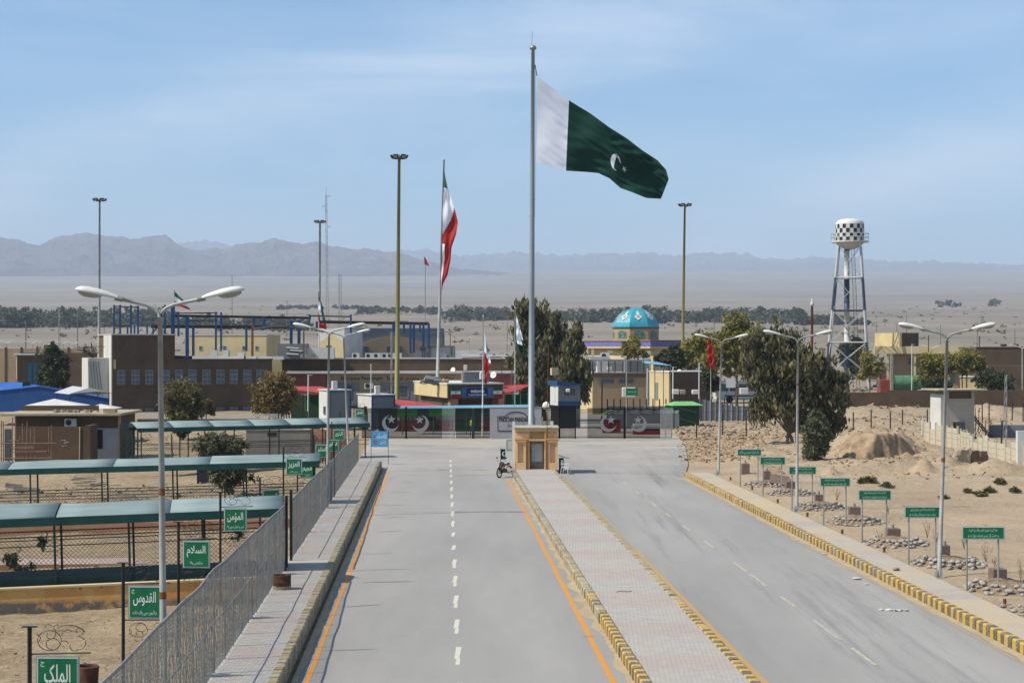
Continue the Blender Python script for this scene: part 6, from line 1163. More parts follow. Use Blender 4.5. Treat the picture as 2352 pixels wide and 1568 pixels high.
# brown office with windows, small corner house
B = Bld('office_block', 'brown two window office with steel frame on its roof beside the trees', 'building', 1362, 208, 9); t = B.t; W_ = B.L(1482); zt = B.zq(857)
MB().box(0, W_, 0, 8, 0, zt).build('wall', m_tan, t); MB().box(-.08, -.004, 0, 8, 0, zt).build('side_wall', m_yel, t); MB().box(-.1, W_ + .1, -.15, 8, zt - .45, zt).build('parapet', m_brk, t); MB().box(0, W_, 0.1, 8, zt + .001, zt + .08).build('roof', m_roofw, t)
for a, b_ in ((1378, 1412), (1420, 1456)): window(t, B.L(a), B.L(b_), B.zq(882), B.zq(868), bars=3)
def frm(mb, x_, z1__): mb.tube([(x_, .3, zt + .08), (x_, .3, z1__)], .07, 4)
zr_ = B.zq(829)
for xq in (1362, 1382, 1399, 1414, 1432, 1450, 1466, 1480): MB().tube([(B.L(xq), .3, zt + .08), (B.L(xq), .3, zr_)], .07, 4).build('roof_post', m_beam, t)
MB().box(0, W_, .25, .4, zr_, zr_ + .15).build('roof_beam', m_galv, t); solid(MB().grid([[(B.L(1361 + q * 3.5) - 0, 1 + q * .1, B.zq(826) + .1 * (q < 9)), (B.L(1361 + q * 3.5), 4, B.zq(820))] for q in range(16)]).build('sheet_roof', m_gry, t), .05)
solid(MB().add([(B.L(1482), 1, B.zq(834)), (B.L(1548), 1, B.zq(840)), (B.L(1530), 4, B.zq(832)), (B.L(1485), 5, B.zq(827))], [(0, 1, 2, 3)]).build('tin_roof', m_lsky, t), .05)
for xq in (1486, 1510, 1530, 1546): MB().tube([(B.L(xq), 1.3, 0), (B.L(xq), 1.3, B.zq(836))], .06, 4).build('roof_post', m_galv, t)
MB().box(B.L(1376), B.L(1400), 1, 1.8, zt + .1, zt + 1.6).build('water_tank', m_wht, t); MB().box(B.L(1440), B.L(1480), 1, 1.8, zt + .1, zt + 1.5).build('plant_box', m_gry, t)
B = Bld('corner_house', 'small flat house, cream side lit and brown front in shade, with a narrow door', 'building', 1538, 222, 24); t = B.t; W_, dp = B.L(1632), B.B(1493); zt = B.zq(855)
MB().box(0, W_, 0, dp, 0, zt).build('wall', m_brk, t); MB().box(-.08, -.004, 0, dp, 0, zt).build('side_wall', m_yel, t); MB().box(-.15, W_ + .1, -.1, dp + .1, zt, zt + .15).build('roof', m_wht, t); MB().box(-.14, -.081, dp * .55, dp * .68, 1.2, 3.4).build('door', m_gry, t)  # front painted brown for its shade, side cream where lit
# pale block wall with piers (curving toward the trees)
t = thing('picket_wall', 'long grey stone wall with dark steel pickets behind the gates', 'fence', (X(1395, 192), 192, 0), R(2)); Wd = X(1740, 192) - X(1395, 192); MB().box(0, Wd, 0, .3, 0, 1.5).build('wall', M('lilac_grey_wall', hx('89838c'), .9, scale=.4, col2=hx('9a939a')), t)
for q in range(24): MB().box(q * Wd / 23 - .06, q * Wd / 23 + .06, -.1, -.01, 0, 2.3).build('picket', m_blk, t)
D2 = 188; t = thing('pale_wall', 'pale fence of stone panels leading from the kiosk to the big tree', 'wall', (X(1610, D2), D2, 0), R(-2)); k = D2 / F
for q in range(10): MB().box(q * 12.2 * k + .05, (q + 1) * 12.2 * k - .05, 0, .2, .1, (50 - q * 2.5) * k).build('panel', m_gw if q % 2 else m_conc, t); MB().box(q * 12.2 * k - .08, q * 12.2 * k + .04, -.1, .3, 0, (56 - q * 2.6) * k).build('post', m_navy, t)
t = thing('picket_wall', 'low dark wall topped with pale spikes behind the right gate', 'fence', (X(1395, 172), 172, 0)); k = 172 / F; MB().box(0, 165 * k, 0, .25, 0, 35 * k).build('wall', m_gry, t); mb = MB()
for q in range(66): mb.obox((q * 2.5 * k, 0, 38 * k), .05, .05, .35, 0, 0, .5)
tag(mb.build('spikes', m_wp, t), kind='stuff')
for xq, yq, s_, lb in ((1270, 931, 9, 'round white dish among the roofs by the pole'), (1190, 1190, 0, '')):
    if s_: pass
D2 = 168; t = thing('road_sign_board', 'small green road sign with white script on a pole by the lane', 'sign', (X(1438, D2), D2, 0)); k = D2 / F; pn = MB().box(0, 27 * k, -.03, .03, Z(908, D2), Z(891, D2)).build('panel', m_sgreen, t); MB().tube([(1 * k, .06, 0), (1 * k, .06, Z(826, D2))], .05, 6).build('post', m_pole, t); text(pn, 'به ایران خوش آمدید'.replace('به ', ''), (13.5 * k, -.035, Z(899, D2)), 20 * k, 5 * k, m_signw2, True)
MB().tube([(1 * k, .06, Z(826, D2)), (-12 * k, .06, Z(815, D2)), (-34 * k, .06, Z(808, D2))], .05, 6).build('lamp_arm', m_pole, t); MB().obox((-36 * k, .06, Z(807.5, D2)), .5, .2, .08, 0, 0, .2).build('lamp_head', m_lampw, t)
# mosque
D2 = 268; B = Bld('mosque', 'mosque with turquoise tiled dome on a windowed octagon above a cream hall', 'mosque', 1494, D2, 24); t = B.t; k = D2 / F
zt, zb = B.zq(782), B.zq(796); dL = B.B(1335); W_ = B.L(1597); m_tile = M('purple_tile_band', hx('5a5490'), .5, scale=4, col2=hx('8781b8'), lo=.4, hi=.6); m_dome = M('turquoise_tile', hx('2a8fa3'), .35, scale=1.2, col2=hx('3da3b3'), spec=.6)
MB().box(.9, W_ - .6, .8, dL - .8, 0, zb).build('wall', m_yel, t); MB().box(0, W_, 0, dL, zb, zt).build('tile_band', m_tile, t); MB().box(-.15, W_ + .15, -.15, dL + .15, zt, zt + .1).build('roof', m_tan, t); MB().box(-.1, W_, -.1, dL, zb - .25, zb - .003).build('cornice', m_yel, t)
ctr = Vector((X(1460, D2 + 6), D2 + 6)) - B.C; cu = ctr.dot(B.u); cv = ctr.dot(B.b); cL = (cu, cv, 0); zz = lambda y: Z(y, D2 + 6); kk = (D2 + 6) / F; rD = 54.5 * kk; a0 = R(22.5) - B.th + R(4)
MB().lathe([(rD, zz(783)), (rD, zz(754))], n=8, a0=a0).build('drum', m_tan, t, loc=cL); dprof = [(rD * 1.02, zz(754)), (rD * 1.02, zz(749)), (rD * .97, zz(741)), (rD * .88, zz(732)), (rD * .74, zz(723)), (rD * .56, zz(716)), (rD * .36, zz(711)), (rD * .16, zz(707.5)), (0, zz(706))]
MB().lathe(dprof, n=8, a0=a0).build('dome', m_dome, t, loc=cL); MB().lathe([(rD * 1.025, zz(754.5)), (rD * 1.03, zz(752))], n=8, a0=a0).build('tile_course', m_navy, t, loc=cL)
for q in range(8):
    a = a0 + (q + .5) * math.pi / 4; ap = rD * math.cos(math.pi / 8); w2 = rD * .22; m_ = Matrix.Rotation(a + R(90), 4, 'Z')
    arch_ = [(-w2, zz(776)), (-w2, zz(764))] + [(w2 * math.cos(R(180 - a_)), zz(764) + (zz(759) - zz(764)) * math.sin(R(a_))) for a_ in (30, 60, 90, 120, 150)] + [(w2, zz(764)), (w2, zz(776))]
    o = MB().prism(arch_, -.06, .0).build('window', m_wfr, t); o.matrix_local = Matrix.Translation(Vector(cL)) @ m_ @ Matrix.Translation((0, -ap, 0))
    s_ = .86; o2 = MB().prism([(x_ * s_, zz(770) + (z_ - zz(770)) * s_) for x_, z_ in arch_], -.075, -.061).build('pane', M('green_tracery', hx('2d5c58'), .5, scale=5, col2=hx('6d9c8e'), lo=.45, hi=.55), o)
    # white lozenges on each dome face
    for fr_, sz in ((.36, .62), (.62, .3), (.75, .2)):
        i_ = 2 + fr_ * 4; i0 = int(i_); f_ = i_ - i0; rr = (dprof[i0][0] * (1 - f_) + dprof[i0 + 1][0] * f_) * math.cos(math.pi / 8); z_ = dprof[i0][1] * (1 - f_) + dprof[i0 + 1][1] * f_; sl = math.atan2(dprof[i0 + 1][1] - dprof[i0][1], dprof[i0][0] - dprof[i0 + 1][0])
        o = MB().prism([(-sz, 0), (0, -sz * 1.1), (sz, 0), (0, sz * 1.1)], -.05, .05).build('lozenge', m_wht, t); o.matrix_local = Matrix.Translation(Vector(cL)) @ m_ @ Matrix.Translation((0, -rr, z_)) @ Matrix.Rotation(-(R(90) - sl), 4, 'X')
        if sz > .5: MB().prism([(-sz * .55, 0), (0, -sz * .6), (sz * .55, 0), (0, sz * .6)], -.07, -.051).build('inlay', m_tan, o)
D2 = 250; t = thing('lower_hall', 'cream lower hall with roof coolers in front of the mosque', 'building', (X(1330, D2), D2, 0), R(0)); k = D2 / F; zt = Z(826, D2); MB().box(0, 165 * k, 0, 6, 0, zt).build('wall', m_yel, t); MB().box(-.1, 166 * k, -.1, 6, zt, zt + .12).build('roof', m_wht, t); [MB().box(x_ * k, (x_ + 5) * k, 1, 1.6, zt + .12, zt + 1.5).build('chimney', m_yel, t) for x_ in (10, 30)]; ac_unit(t, 50 * k, 1, zt + .12, 1.3); MB().box(140 * k, 165 * k, .5, 5, zt + .12, zt + 1.2).build('tank', m_wht, t)
MB().box(10 * k, 150 * k, -9, -1, 0, Z(832, D2 - 9)).build('sheet_annex', m_gry, t)
# long boundary wall on the far side
t = thing('border_wall', 'long brown rendered border wall stretching behind the dirt mounds', 'wall', (X(1940, 232), 232, 0)); k = 232 / F; zt = Z(898, 232)
for a, b_, dz in ((0, 96, -.15), (96, 450, .12)): MB().box(a * k, b_ * k, .0, .35, -.3, zt + dz).build('wall', m_brk, t)
MB().box(-210 * k, -.005, .05, .3, -.3, zt - .3).build('wall', m_brk, t)
# yellow two storey building and dark neighbour
B = Bld('yellow_office', 'yellow flat roofed building with small upper block and shaded porch behind the wall', 'building', 2071, 330, 26); t = B.t; W_, dp = B.L(2110), B.B(2010); zz = lambda y: Z(y, 330)
MB().box(0, W_, 0, dp, zz(796), zz(764)).build('upper_block', m_brk, t); MB().box(-.1, -.004, 0, dp, zz(796), zz(764)).build('upper_side', m_yel, t); window(t, dp * .52, dp * .7, zz(782), zz(773), side=True)
B = Bld('yellow_office', 'long low part of the yellow building with a deep white roof band', 'building', 2012, 326, -9); t = B.t; W_ = B.L(2262); MB().box(0, W_, 0, 9, B.zq(812), B.zq(795)).build('roof_band', m_yel, t); MB().box(W_ * .13, W_, 2.2, 9, 0, B.zq(812)).build('wall', m_tan, t)
for x_ in (.2, W_ * .1, W_ * .35, W_ * .6, W_ * .85): MB().box(x_, x_ + .4, .2, .6, 0, B.zq(812)).build('pillar', m_yel, t)
for a in (.40, .48, .7): MB().box(W_ * a, W_ * (a + .04), 2.1, 2.19, .5, B.zq(818)).build('door', m_gry, t)
for a, c_ in ((.30, .38), (.52, .58)): window(t, W_ * a, W_ * c_, B.zq(838), B.zq(822), 2.19)
B = Bld('brown_warehouse', 'dark brown flat warehouse at the right edge behind the trees', 'building', 2242, 300, -3); t = B.t; MB().box(0, 14, 0, 14, 0, B.zq(797)).build('wall', m_brk, t); MB().box(-.1, 14, -.12, .3, B.zq(797), B.zq(795)).build('parapet', m_tan, t); MB().box(1, 14, -5, -.13, 0, B.zq(838)).build('front_block', m_brk, t)
for x_ in (4.5, 6.5): MB().box(x_, x_ + .9, 1, 1.8, B.zq(795), B.zq(790)).build('cooler', m_flood, t)
B = Bld('yellow_hut', 'small bright yellow block beside the bare tree behind the wall', 'building', 2205, 250, -18); t = B.t; MB().box(0, B.L(2250), 0, 4, 0, B.zq(866)).build('wall', m_yel, t); MB().box(-.1, B.L(2250), -.1, 4, B.zq(866), B.zq(864)).build('roof', m_wht, t)
# tanker truck, coach, parked vehicles
def truck(label, xq, D_, Ls, tank_m, cab_m, rz=0.0):
    t = thing('tanker_truck', label, 'truck', (X(xq, D_), D_, 0), rz); 
    MB().tube([(0, 0, 2.45), (.12, 0, 2.45), (.4, 0, 2.45), (Ls - .4, 0, 2.45), (Ls - .12, 0, 2.45), (Ls, 0, 2.45)], 1.2, 18).build('tank', tank_m, t, True)
    MB().box(0, Ls + 2.4, -.5, .5, .9, 1.2).build('chassis', m_flood, t); cb = bev(MB().box(-2.3, -.4, -1.15, 1.15, .8, 3.0).build('cab', cab_m, t), .12, 2); MB().box(-2.34, -2.28, -.95, .95, 1.9, 2.7).build('windscreen', m_win, cb)
    for x_ in (-1.5, 1.2, Ls - 2.4, Ls - 1.1):
        for s_ in (-1, 1): w = MB().tube([(x_, s_ * 1.1, .5), (x_, s_ * .8, .5)], .5, 14).build('wheel', m_tyre, t)
    MB().box(3.4, 4.9, -1.25, -1.2, .7, 1.5).build('panel', m_wht, t); return t
m_tkg = M('tank_green', hx('41714f'), .7, scale=1.2, col2=hx('5f8a68')); truck('green tanker lorry half hidden behind the thin roadside trees', 2052, 268, 8.4, m_tkg, M('faded_orange_red', hx('8c4030'), .7))
def coach(label, xq, D_, Ls, m, rz=0.0, h=3.2, zb=0):
    t = thing('coach', label, 'bus', (X(xq, D_), D_, zb), rz); b = bev(MB().box(0, Ls, 0, 2.5, .4, h).build('body', m, t), .15, 2); n_ = int(Ls / 1.3)
    for q in range(n_): MB().box(.5 + q * 1.3, 1.6 + q * 1.3, -.02, -.002, h * .52, h * .84).build('window', m_win, t)
    for x_ in (1.8, Ls - 2.2): MB().tube([(x_, -.03, .5), (x_, .3, .5)], .5, 14).build('wheel', m_tyre, t)
    MB().box(-.02, -.003, .2, 2.3, h * .45, h * .88).build('windscreen', m_win, t); MB().box(1, Ls - 1, -.015, -.003, .9, 1.1).build('stripe', m_navy, t); return t
coach('white coach parked behind the bushes left of the water tower', 1648, 250, 9, m_wht, R(8)); coach('second white coach glimpsed through the big tree', 1752, 268, 10, m_wht, R(6)); coach('long red bus parked far off behind the water tower', 2000, 372, 16, m_redb, R(3), zb=prof(372)); 
def car(label, xq, D_, m, rz=0.0):
    t = thing('parked_car', label, 'car', (X(xq, D_), D_, prof(D_)), rz, 'cars parked beyond the border wall'); MB().prism([(0, .35), (4.2, .35), (4.25, .8), (3.4, .92), (2.9, 1.38), (1.4, 1.42), (.7, .95), (.05, .85)], 0, 1.65).build('body', m, t); bev(t.children[-1], .06, 2); MB().prism([(.95, .95), (3.15, .95), (2.8, 1.32), (1.45, 1.35)], -.01, 1.66).build('window', m_win, t)
    for x_ in (.85, 3.4):
        for y_ in (-.02, 1.5): MB().tube([(x_, y_, .33), (x_, y_ + .17, .33)], .33, 12).build('wheel', m_tyre, t)
car('white car parked under the porch of the yellow building', 2040, 312, m_wht); car('grey car parked beside the white one near the yellow building', 2078, 315, m_gry)
# small white placard near the coach
t = thing('placard', 'white square placard on posts below the coach', 'sign', (X(1668, 225), 225, 0)); k = 225 / F; MB().box(0, 22 * k, 0, .08, Z(890, 225), Z(868, 225)).build('panel', m_wp, t); [MB().tube([(x_ * k, .1, 0), (x_ * k, .1, Z(868, 225))], .04, 4).build('leg', m_blk, t) for x_ in (1, 21)]
# ---- watchtower and precast wall
D2 = 152; B = Bld('watchtower', 'pale rendered watchtower with overhanging slab roof and bricked observation opening', 'tower', 2172, D2, 10); t = B.t; W_ = B.L(2238); zt = B.zq(897); kb_ = D2 / F; m_twr = M('watchtower_render', hx('b5aa9b'), .9, scale=.6, col2=hx('c2b7a7'), bump=.003)
zo0, zo1 = B.zq(916), B.zq(899.5); MB().box(0, W_, 0, 2.2, -.2, zo0).build('wall', m_twr, t); MB().box(W_ * .0, W_ * .12, 0, 2.2, zo0, zt).build('wall', m_twr, t); MB().box(W_ * .90, W_, 0, 2.2, zo0, zt).build('wall', m_twr, t); MB().box(W_ * .12, W_ * .90, .25, .4, zo0, zt).build('brick_infill', m_brownc, t); MB().box(W_ * .08, W_ * .92, -.1, -.004, zo0 - .1, zo0 + .03).build('sill', m_twr, t)
bev(MB().box(-1.0, W_ + .9, -.75, 3.0, zt, zt + .14).build('roof_slab', m_slab, t), .03); MB().box(-.45, -.004, .0, 2.2, -.2, B.zq(905)).build('side_buttress', m_wht, t)
cg = MB(); x0_, x1_ = W_ * .26, W_ * .66; z1_ = B.zq(967); 
for q in range(9): cg.box(x0_ + (x1_ - x0_) * q / 8 - .01, x0_ + (x1_ - x0_) * q / 8 + .01, -.65, -.63, .6, z1_)
for q in range(6): cg.box(x0_, x1_, -.66, -.64, .6 + (z1_ - .6) * q / 5, .62 + (z1_ - .6) * q / 5)
tag(cg.build('mesh_cage', m_gbar, t), kind='stuff'); MB().box(x0_, x1_, -.05, -.004, .2, z1_ - .1).build('opening', m_flood, t); MB().box(x0_, x1_, -.66, -.05, z1_, z1_ + .03).build('cage_top', m_gbar, t)
st = MB(); k = D2 / F; t2 = thing('steel_staircase', 'dark steel staircase lattice climbing beside the watchtower', 'stairs', (X(2240, D2), D2 + 1, 0)); 
for s_ in (0, .9): MB().tube([(0, s_, Z(952, D2)), (46 * k, s_, .1)], .05, 4).build('stringer', m_blk, t2)
for q in range(12): f_ = q / 12; MB().box(46 * k * f_, 46 * k * f_ + .25, 0, .9, Z(952, D2) * (1 - f_) - .03, Z(952, D2) * (1 - f_)).build('tread', m_blk, t2)
for q in range(6): f_ = q / 6; MB().tube([(46 * k * f_, 0, 0), (46 * k * f_, 0, Z(952, D2) * (1 - f_) + .9)], .035, 4).build('upright', m_blk, t2)
for q in range(5): MB().tube([(6 * q * k, 0, 0), (6 * (q + 2) * k, 0, 1.6 - q * .2)], .03, 4).build('brace', m_blk, t2)
MB().box(48 * k, 150 * k, 1, 1.2, 0, 1.15).build('low_wall', m_gry, t2)
# precast panel wall: posts and stacked planks, each its own piece
tw = thing('precast_wall', 'pale precast wall of stacked planks between posts curving past the watchtower', 'wall', (0, 0, 0)); m_pre = M('precast_concrete', hx('bdb29c'), .9, scale=1.5, col2=hx('cabfa9'))
line = [(2123, 1013, 985), (2163, 1020, 989), (2200, 1030, 1001), (2235, 1046, 1010), (2270, 1056, 1019), (2310, 1065, 1033), (2335, 1072, 1040), (2360, 1085, 1048)]
pos = [G(x_, yb_ + 2) for x_, yb_, _ in line]; path = []
for a, b_ in zip(pos, pos[1:]):
    L = (b_ - a).length; n_ = max(1, round(L / 1.75))
    for q in range(n_): path.append(a.lerp(b_, q / n_))
path.append(pos[-1])
for i, (a, b_) in enumerate(zip(path, path[1:])):
    d = b_ - a; th_ = math.atan2(d.y, d.x); L = d.length; zg = min(gz(a.x, a.y), gz(b_.x, b_.y)) - .05
    MB().obox((0, 0, .9), .13, .13, 1.95).build('post', m_pre, tw, loc=(a.x, a.y, zg), rz=th_); npl = 4 - (1 if i % 5 == 1 else 0)
    for q in range(npl): o = MB().box(.06, L - .06, -.025, .025, .02, .415).build('plank', m_pre, tw); o.location = (a.x, a.y, zg + .42 * q + .02); o.rotation_euler = (0, random.uniform(-.012, .012), th_)
MB().obox((0, 0, 1.3), .6, .4, 2.6).build('gate_pier', m_wht, tw, loc=(X(2346, 113), 113, 0))
# wire fence with steel posts along the bank
t = thing('post_fence', 'thin wire fence on black posts crossing the bank before the watchtower', 'fence', (0, 0, 0)); prev = None
for xq, yb_, yt in ((1548, 985, 938), (1600, 1004, 940), (1660, 1000, 950), (1714, 1001, 940), (1905, 985, 935), (1960, 993, 946), (2001, 984, 940), (2045, 992, 946), (2073, 975, 940), (2130, 990, 940), (2188 - 10, 975, 935)):
    q = G(xq, yb_); MB().box(-.05, .05, -.05, .05, -.1, 8 - (yt - HY) / F * q.y).build('post', m_blk, t, loc=(q.x, q.y, 0))
    if prev is not None and xq not in (1905,): 
        for z_ in (2.2, 1.2, .3): MB().tube([(prev.x, prev.y, z_), (q.x, q.y, z_)], .018, 3).build('wire', m_blk, t)
    prev = q
for xq, yb_, yt in ((2256, 970, 925), (2272, 965, 924), (2325, 965, 923), (2350, 968, 926)): q = G(xq, yb_); tag(MB().box(-.05, .05, -.05, .05, -.1, 8 - (yt - HY) / F * q.y).build('steel_post', m_blk, loc=(q.x, q.y, 0)), 'thin dark steel post on the sand ' + {2256: 'right beside the steel staircase', 2272: 'between the staircase and power pylon', 2325: 'just beyond the lattice pylon', 2350: 'at the very edge of the picture'}[xq], 'post', 'steel posts on the sand')
# utility poles on plain and elsewhere
m_up = M('pole_concrete', hx('7c776f'), .9, scale=1)
UP = [(59, 735, 800, 520, 4), (178, 718, 770, 700, 3), (239, 737, 790, 500, 2.5), (533, 632, 735, 520, 2), (659, 690, 740, 900, 2), (852, 835, 935, 178, 3.2), (1165, 728, 785, 640, 2), (1253, 722, 760, 800, 2), (1300, 735, 790, 560, 2), (1493, 728, 790, 480, 2.5), (1640, 735, 790, 600, 3), (1786, 722, 790, 560, 3), (2013, 738, 765, 700, 2), (2060, 742, 765, 640, 2.5), (2082, 725, 765, 700, 2.5), (2160, 745, 790, 620, 2.5), (2245, 740, 785, 600, 2.5), (2331, 757, 800, 470, 3), (1848, 730, 805, 480, 2)]
for q, (xq, yt, yb_, D_, w_) in enumerate(UP):
    zb = prof(D_) if D_ > 330 else 0; t = thing('utility_pole', 'slim pole on the plain ' + ['at the left edge above the yellow house', 'before the dark left grove', 'left of the tall grey floodlight mast', 'thin aerial over the blue frame', 'left of the lattice antenna', 'white one between the two cabins', 'above the corrugated roof left of the trees', 'just past the giant flag pole', 'right of the eucalyptus crown', 'right beside the turquoise dome', 'between dome and bushes', 'left of the brown chimney pole', 'left of the yellow building roof', 'first of a pair over the yellow roof', 'second of a pair over the yellow roof', 'right of the yellow upper block', 'above the brown warehouse', 'at the right edge over the warehouse', 'short one left of the chimney pole'][q], 'pole', (X(xq, D_), D_, zb), 0, 'poles on the plain')
    MB().tube([(0, 0, 0), (0, 0, Z(yt, D_) - zb)], w_ * D_ / F / 2, 6, w_ * .6 * D_ / F / 2).build('pole', m_wp if xq == 852 else m_up, t)
    if q % 3 == 1: MB().box(-.9, .9, -.06, .06, Z(yt, D_) - zb - .6, Z(yt, D_) - zb - .45).build('crossarm', m_up, t)
D_ = 300; t = thing('chimney_pole', 'rust brown steel pole with camera top left of the water tower', 'pole', (X(1864, D_), D_, 0)); MB().tube([(0, 0, 0), (.1, 0, Z(703, D_))], .3, 10, .2).build('pole', m_rust, t, True); MB().lathe([(.0, 0), (.35, .1), (.3, .6), (.1, .8), (.08, 1.3), (0, 1.4)], n=10).build('camera_head', m_wht, t, True, loc=(.1, 0, Z(703, D_)))
t = thing('concrete_post', 'tall pale concrete post before the green tanker', 'post', (X(2048, 262), 262, 0)); MB().box(-.2, .2, -.2, .2, 0, Z(812, 262)).build('post', m_conc, t)
# row of small far lamps on the left plain and others
for q, (xq, yq, D_) in enumerate(((75, 788, 350), (108, 792, 330), (145, 789, 360), (170, 790, 345), (15, 788, 340), (1078, 775, 420), (1170, 790, 330), (1185, 790, 300), (1290, 778, 420), (1600, 770, 330), (2140, 800, 300), (2348, 800, 240))):
    t = thing('small_lamp', 'far small double street lamp ' + ['first by the left poles', 'second above the small tree', 'third above the small tree', 'fourth by the grey mast', 'at the left picture edge', 'left of the flag before the plain', 'beside the slim flag pole', 'between pole and trees', 'beyond the eucalyptus crown', 'above the bushes by the dome', 'before the yellow building', 'cut by the right picture edge'][q], 'street lamp', (X(xq, D_), D_, prof(D_)), 0, 'far small street lamps'); h_ = Z(yq, D_) - prof(D_)
    MB().tube([(0, 0, 0), (0, 0, h_)], .08, 6).build('pole', m_pole, t); [MB().tube([(0, 0, h_), (s_ * .8, 0, h_ + .35)], .05, 4).obox((s_ * 1.15, 0, h_ + .42), .8, .3, .14, 0, 0, -s_ * .2).build('lamp_head', m_lampw, t) for s_ in (-1, 1)]
# power lines
mb = MB()
for (a, b_) in (((2311, 868, 152), (2400, 890, 150)), ((2311, 872, 152), (2400, 900, 140)), ((2311, 880, 152), (2395, 945, 150))):
    pa, pb = W(*a), W(*b_); pts_ = [pa.lerp(pb, q / 8) - Vector((0, 0, .3 * math.sin(math.pi * q / 8))) for q in range(9)]; tag(MB().tube(pts_, .02, 3).build('power_line', m_blk), 'thin black power line, ' + {868: 'uppermost of three, leaving the pylon', 872: 'middle of three, leaving the pylon', 880: 'steepest, dropping from the pylon to the sand'}[a[1]], 'cable')
# ================================================================ TREES AND PLANTS
def leafmat(name, c1, c2, sc_=1.2): return M(name, hx(c1), .75, scale=sc_, col2=hx(c2), lo=.38, hi=.62, trans=.25, spec=.2)
ml_euc = leafmat('eucalyptus_leaf', '41412d', '8a825c', .9); ml_olive = leafmat('olive_leaf', '4a4a2e', '938a58'); ml_tam = leafmat('tamarisk_leaf', '4f543f', '7d7c5e', 2); ml_dry = leafmat('dry_leaf', '74603a', '9b8452', 1.5); ml_yel = leafmat('yellowing_leaf', '6f6a33', 'a19a4f', 1.0); ml_dk = leafmat('dark_leaf', '2f3826', '5d6340')
m_bark = M('bark', hx('5c4d40'), .95, scale=3, col2=hx('7c6b5a'), stretch=(3, 3, .6))
def leaf_cloud(blobs, n, size, droop=0.0, aspect=2.2, seed=0, gap=.42, fine=1.6, flat=False):
    """quads spread through ellipsoids (cx,cy,cz,rx,ry,rz); noise opens gaps and makes clumps"""
    vols = np.array([b[3] * b[4] * b[5] for b in blobs]) ** .8; cnt = (n * vols / vols.sum()).astype(int) + 1; P = []
    g = np.random.default_rng(seed)
    for b, c in zip(blobs, cnt):
        k = 0
        m_ = int(c * 1.0)
        # clumps: sprays at random places near the shell
        nc = max(5, m_ // 26); d = g.normal(size=(nc, 3)); d /= np.linalg.norm(d, axis=1)[:, None]; r = g.uniform(.25, 1.0, nc) ** .45; cc = d * r[:, None] * np.array(b[3:6]) * (1 + .27 * g.normal(size=(nc, 1))) + np.array(b[:3])
        idx = g.integers(0, nc, m_); sp_ = g.normal(size=(m_, 3)) * np.array([.17, .17, .13 if not droop else .20]) * (b[3] + b[5]) * .5; p = cc[idx] + sp_
        if droop: p[:, 2] -= np.abs(g.normal(size=m_)) * droop * b[5] * .35
        P.append(p)
    P = np.concatenate(P); n = len(P)
    a = g.normal(size=(n, 3)); a /= np.linalg.norm(a, axis=1)[:, None]
    if droop: a = a * .5 + np.array([0, 0, -1.0]) * g.uniform(.6, 1.2, (n, 1)); a /= np.linalg.norm(a, axis=1)[:, None]
    b_ = g.normal(size=(n, 3)); b_ -= a * (a * b_).sum(1)[:, None]; b_ /= np.linalg.norm(b_, axis=1)[:, None]
    s = size * g.uniform(.55, 1.4, (n, 1)); A = a * s * aspect * .5; Bv = b_ * s * .5
    V = np.stack([P - A, P + Bv * .9, P + A, P - Bv * .9], 1).reshape(-1, 3); F_ = np.arange(n * 4).reshape(-1, 4)
    return V, F_
def mesh_np(name, V, F_, m):
    me = bpy.data.meshes.new(name); me.vertices.add(len(V)); me.vertices.foreach_set('co', V.astype(np.float32).ravel()); me.loops.add(F_.size); me.loops.foreach_set('vertex_index', F_.ravel().astype(np.int32))
    me.polygons.add(len(F_)); me.polygons.foreach_set('loop_start', np.arange(0, F_.size, 4, dtype=np.int32)); me.polygons.foreach_set('loop_total', np.full(len(F_), 4, np.int32)); me.update(calc_edges=True); me.materials.append(m); return me
_seed = [10]
def tree(name, label, cat, base_px, D_, blobs_q, n, size, m, droop=0.0, trunk=.16, limbs=True, zb=None, group=None, aspect=2.2, trunk_m=None, forks=None, dscale=1.0):
    _seed[0] += 1; z0 = zb if zb is not None else gz(X(base_px, D_), D_); x0 = X(base_px, D_); t = thing(name, label, cat, (x0, D_, z0), 0, group); k = D_ / F; bl = []
    for xq, yq, rx, ry in blobs_q: bl.append((X(xq, D_) - x0, random.uniform(-.35, .35) * rx * k * dscale, Z(yq, D_) - z0, rx * k, rx * k * dscale, ry * k))
    V, F_ = leaf_cloud(bl, n, size, droop, aspect, _seed[0]); 
    keep = V.reshape(-1, 4, 3)[:, :, 2].min(1) > .02; F_ = F_[keep]
    link('crown', mesh_np('crown', V, F_, m), t)
    if limbs:
        mb = MB(); bs = forks or [0]
        for fx in bs:
            b0 = Vector((fx * k, random.uniform(-.2, .2), -.1)); mid = Vector((fx * k * .6 + random.uniform(-.3, .3), random.uniform(-.2, .2), max(.8, min(b[2] - b[5] for b in bl) * .8 + .5))); mb.tube([b0, b0.lerp(mid, .5) + Vector((random.uniform(-.1, .1), 0, 0)), mid], trunk, 7, trunk * .7)
            for b in bl:
                if len(bs) > 1 and abs(b[0] - fx * k) > 2.2 * b[3] + 2: continue
                e = Vector(b[:3]) + Vector((0, 0, b[5] * .3)); q = mid.lerp(e, .5) + Vector((random.uniform(-.3, .3), random.uniform(-.3, .3), .3)); mb.tube([mid, q, e], trunk * .5, 5, trunk * .12)
                for _ in range(4): e2 = Vector(b[:3]) + Vector((random.uniform(-.8, .8) * b[3], random.uniform(-.8, .8) * b[4], random.uniform(-.4, .8) * b[5])); mb.tube([q, q.lerp(e2, .5) + Vector((0, 0, .15)), e2], trunk * .18, 4, trunk * .05)
        mb.build('trunk', trunk_m or m_bark, t)
    return t
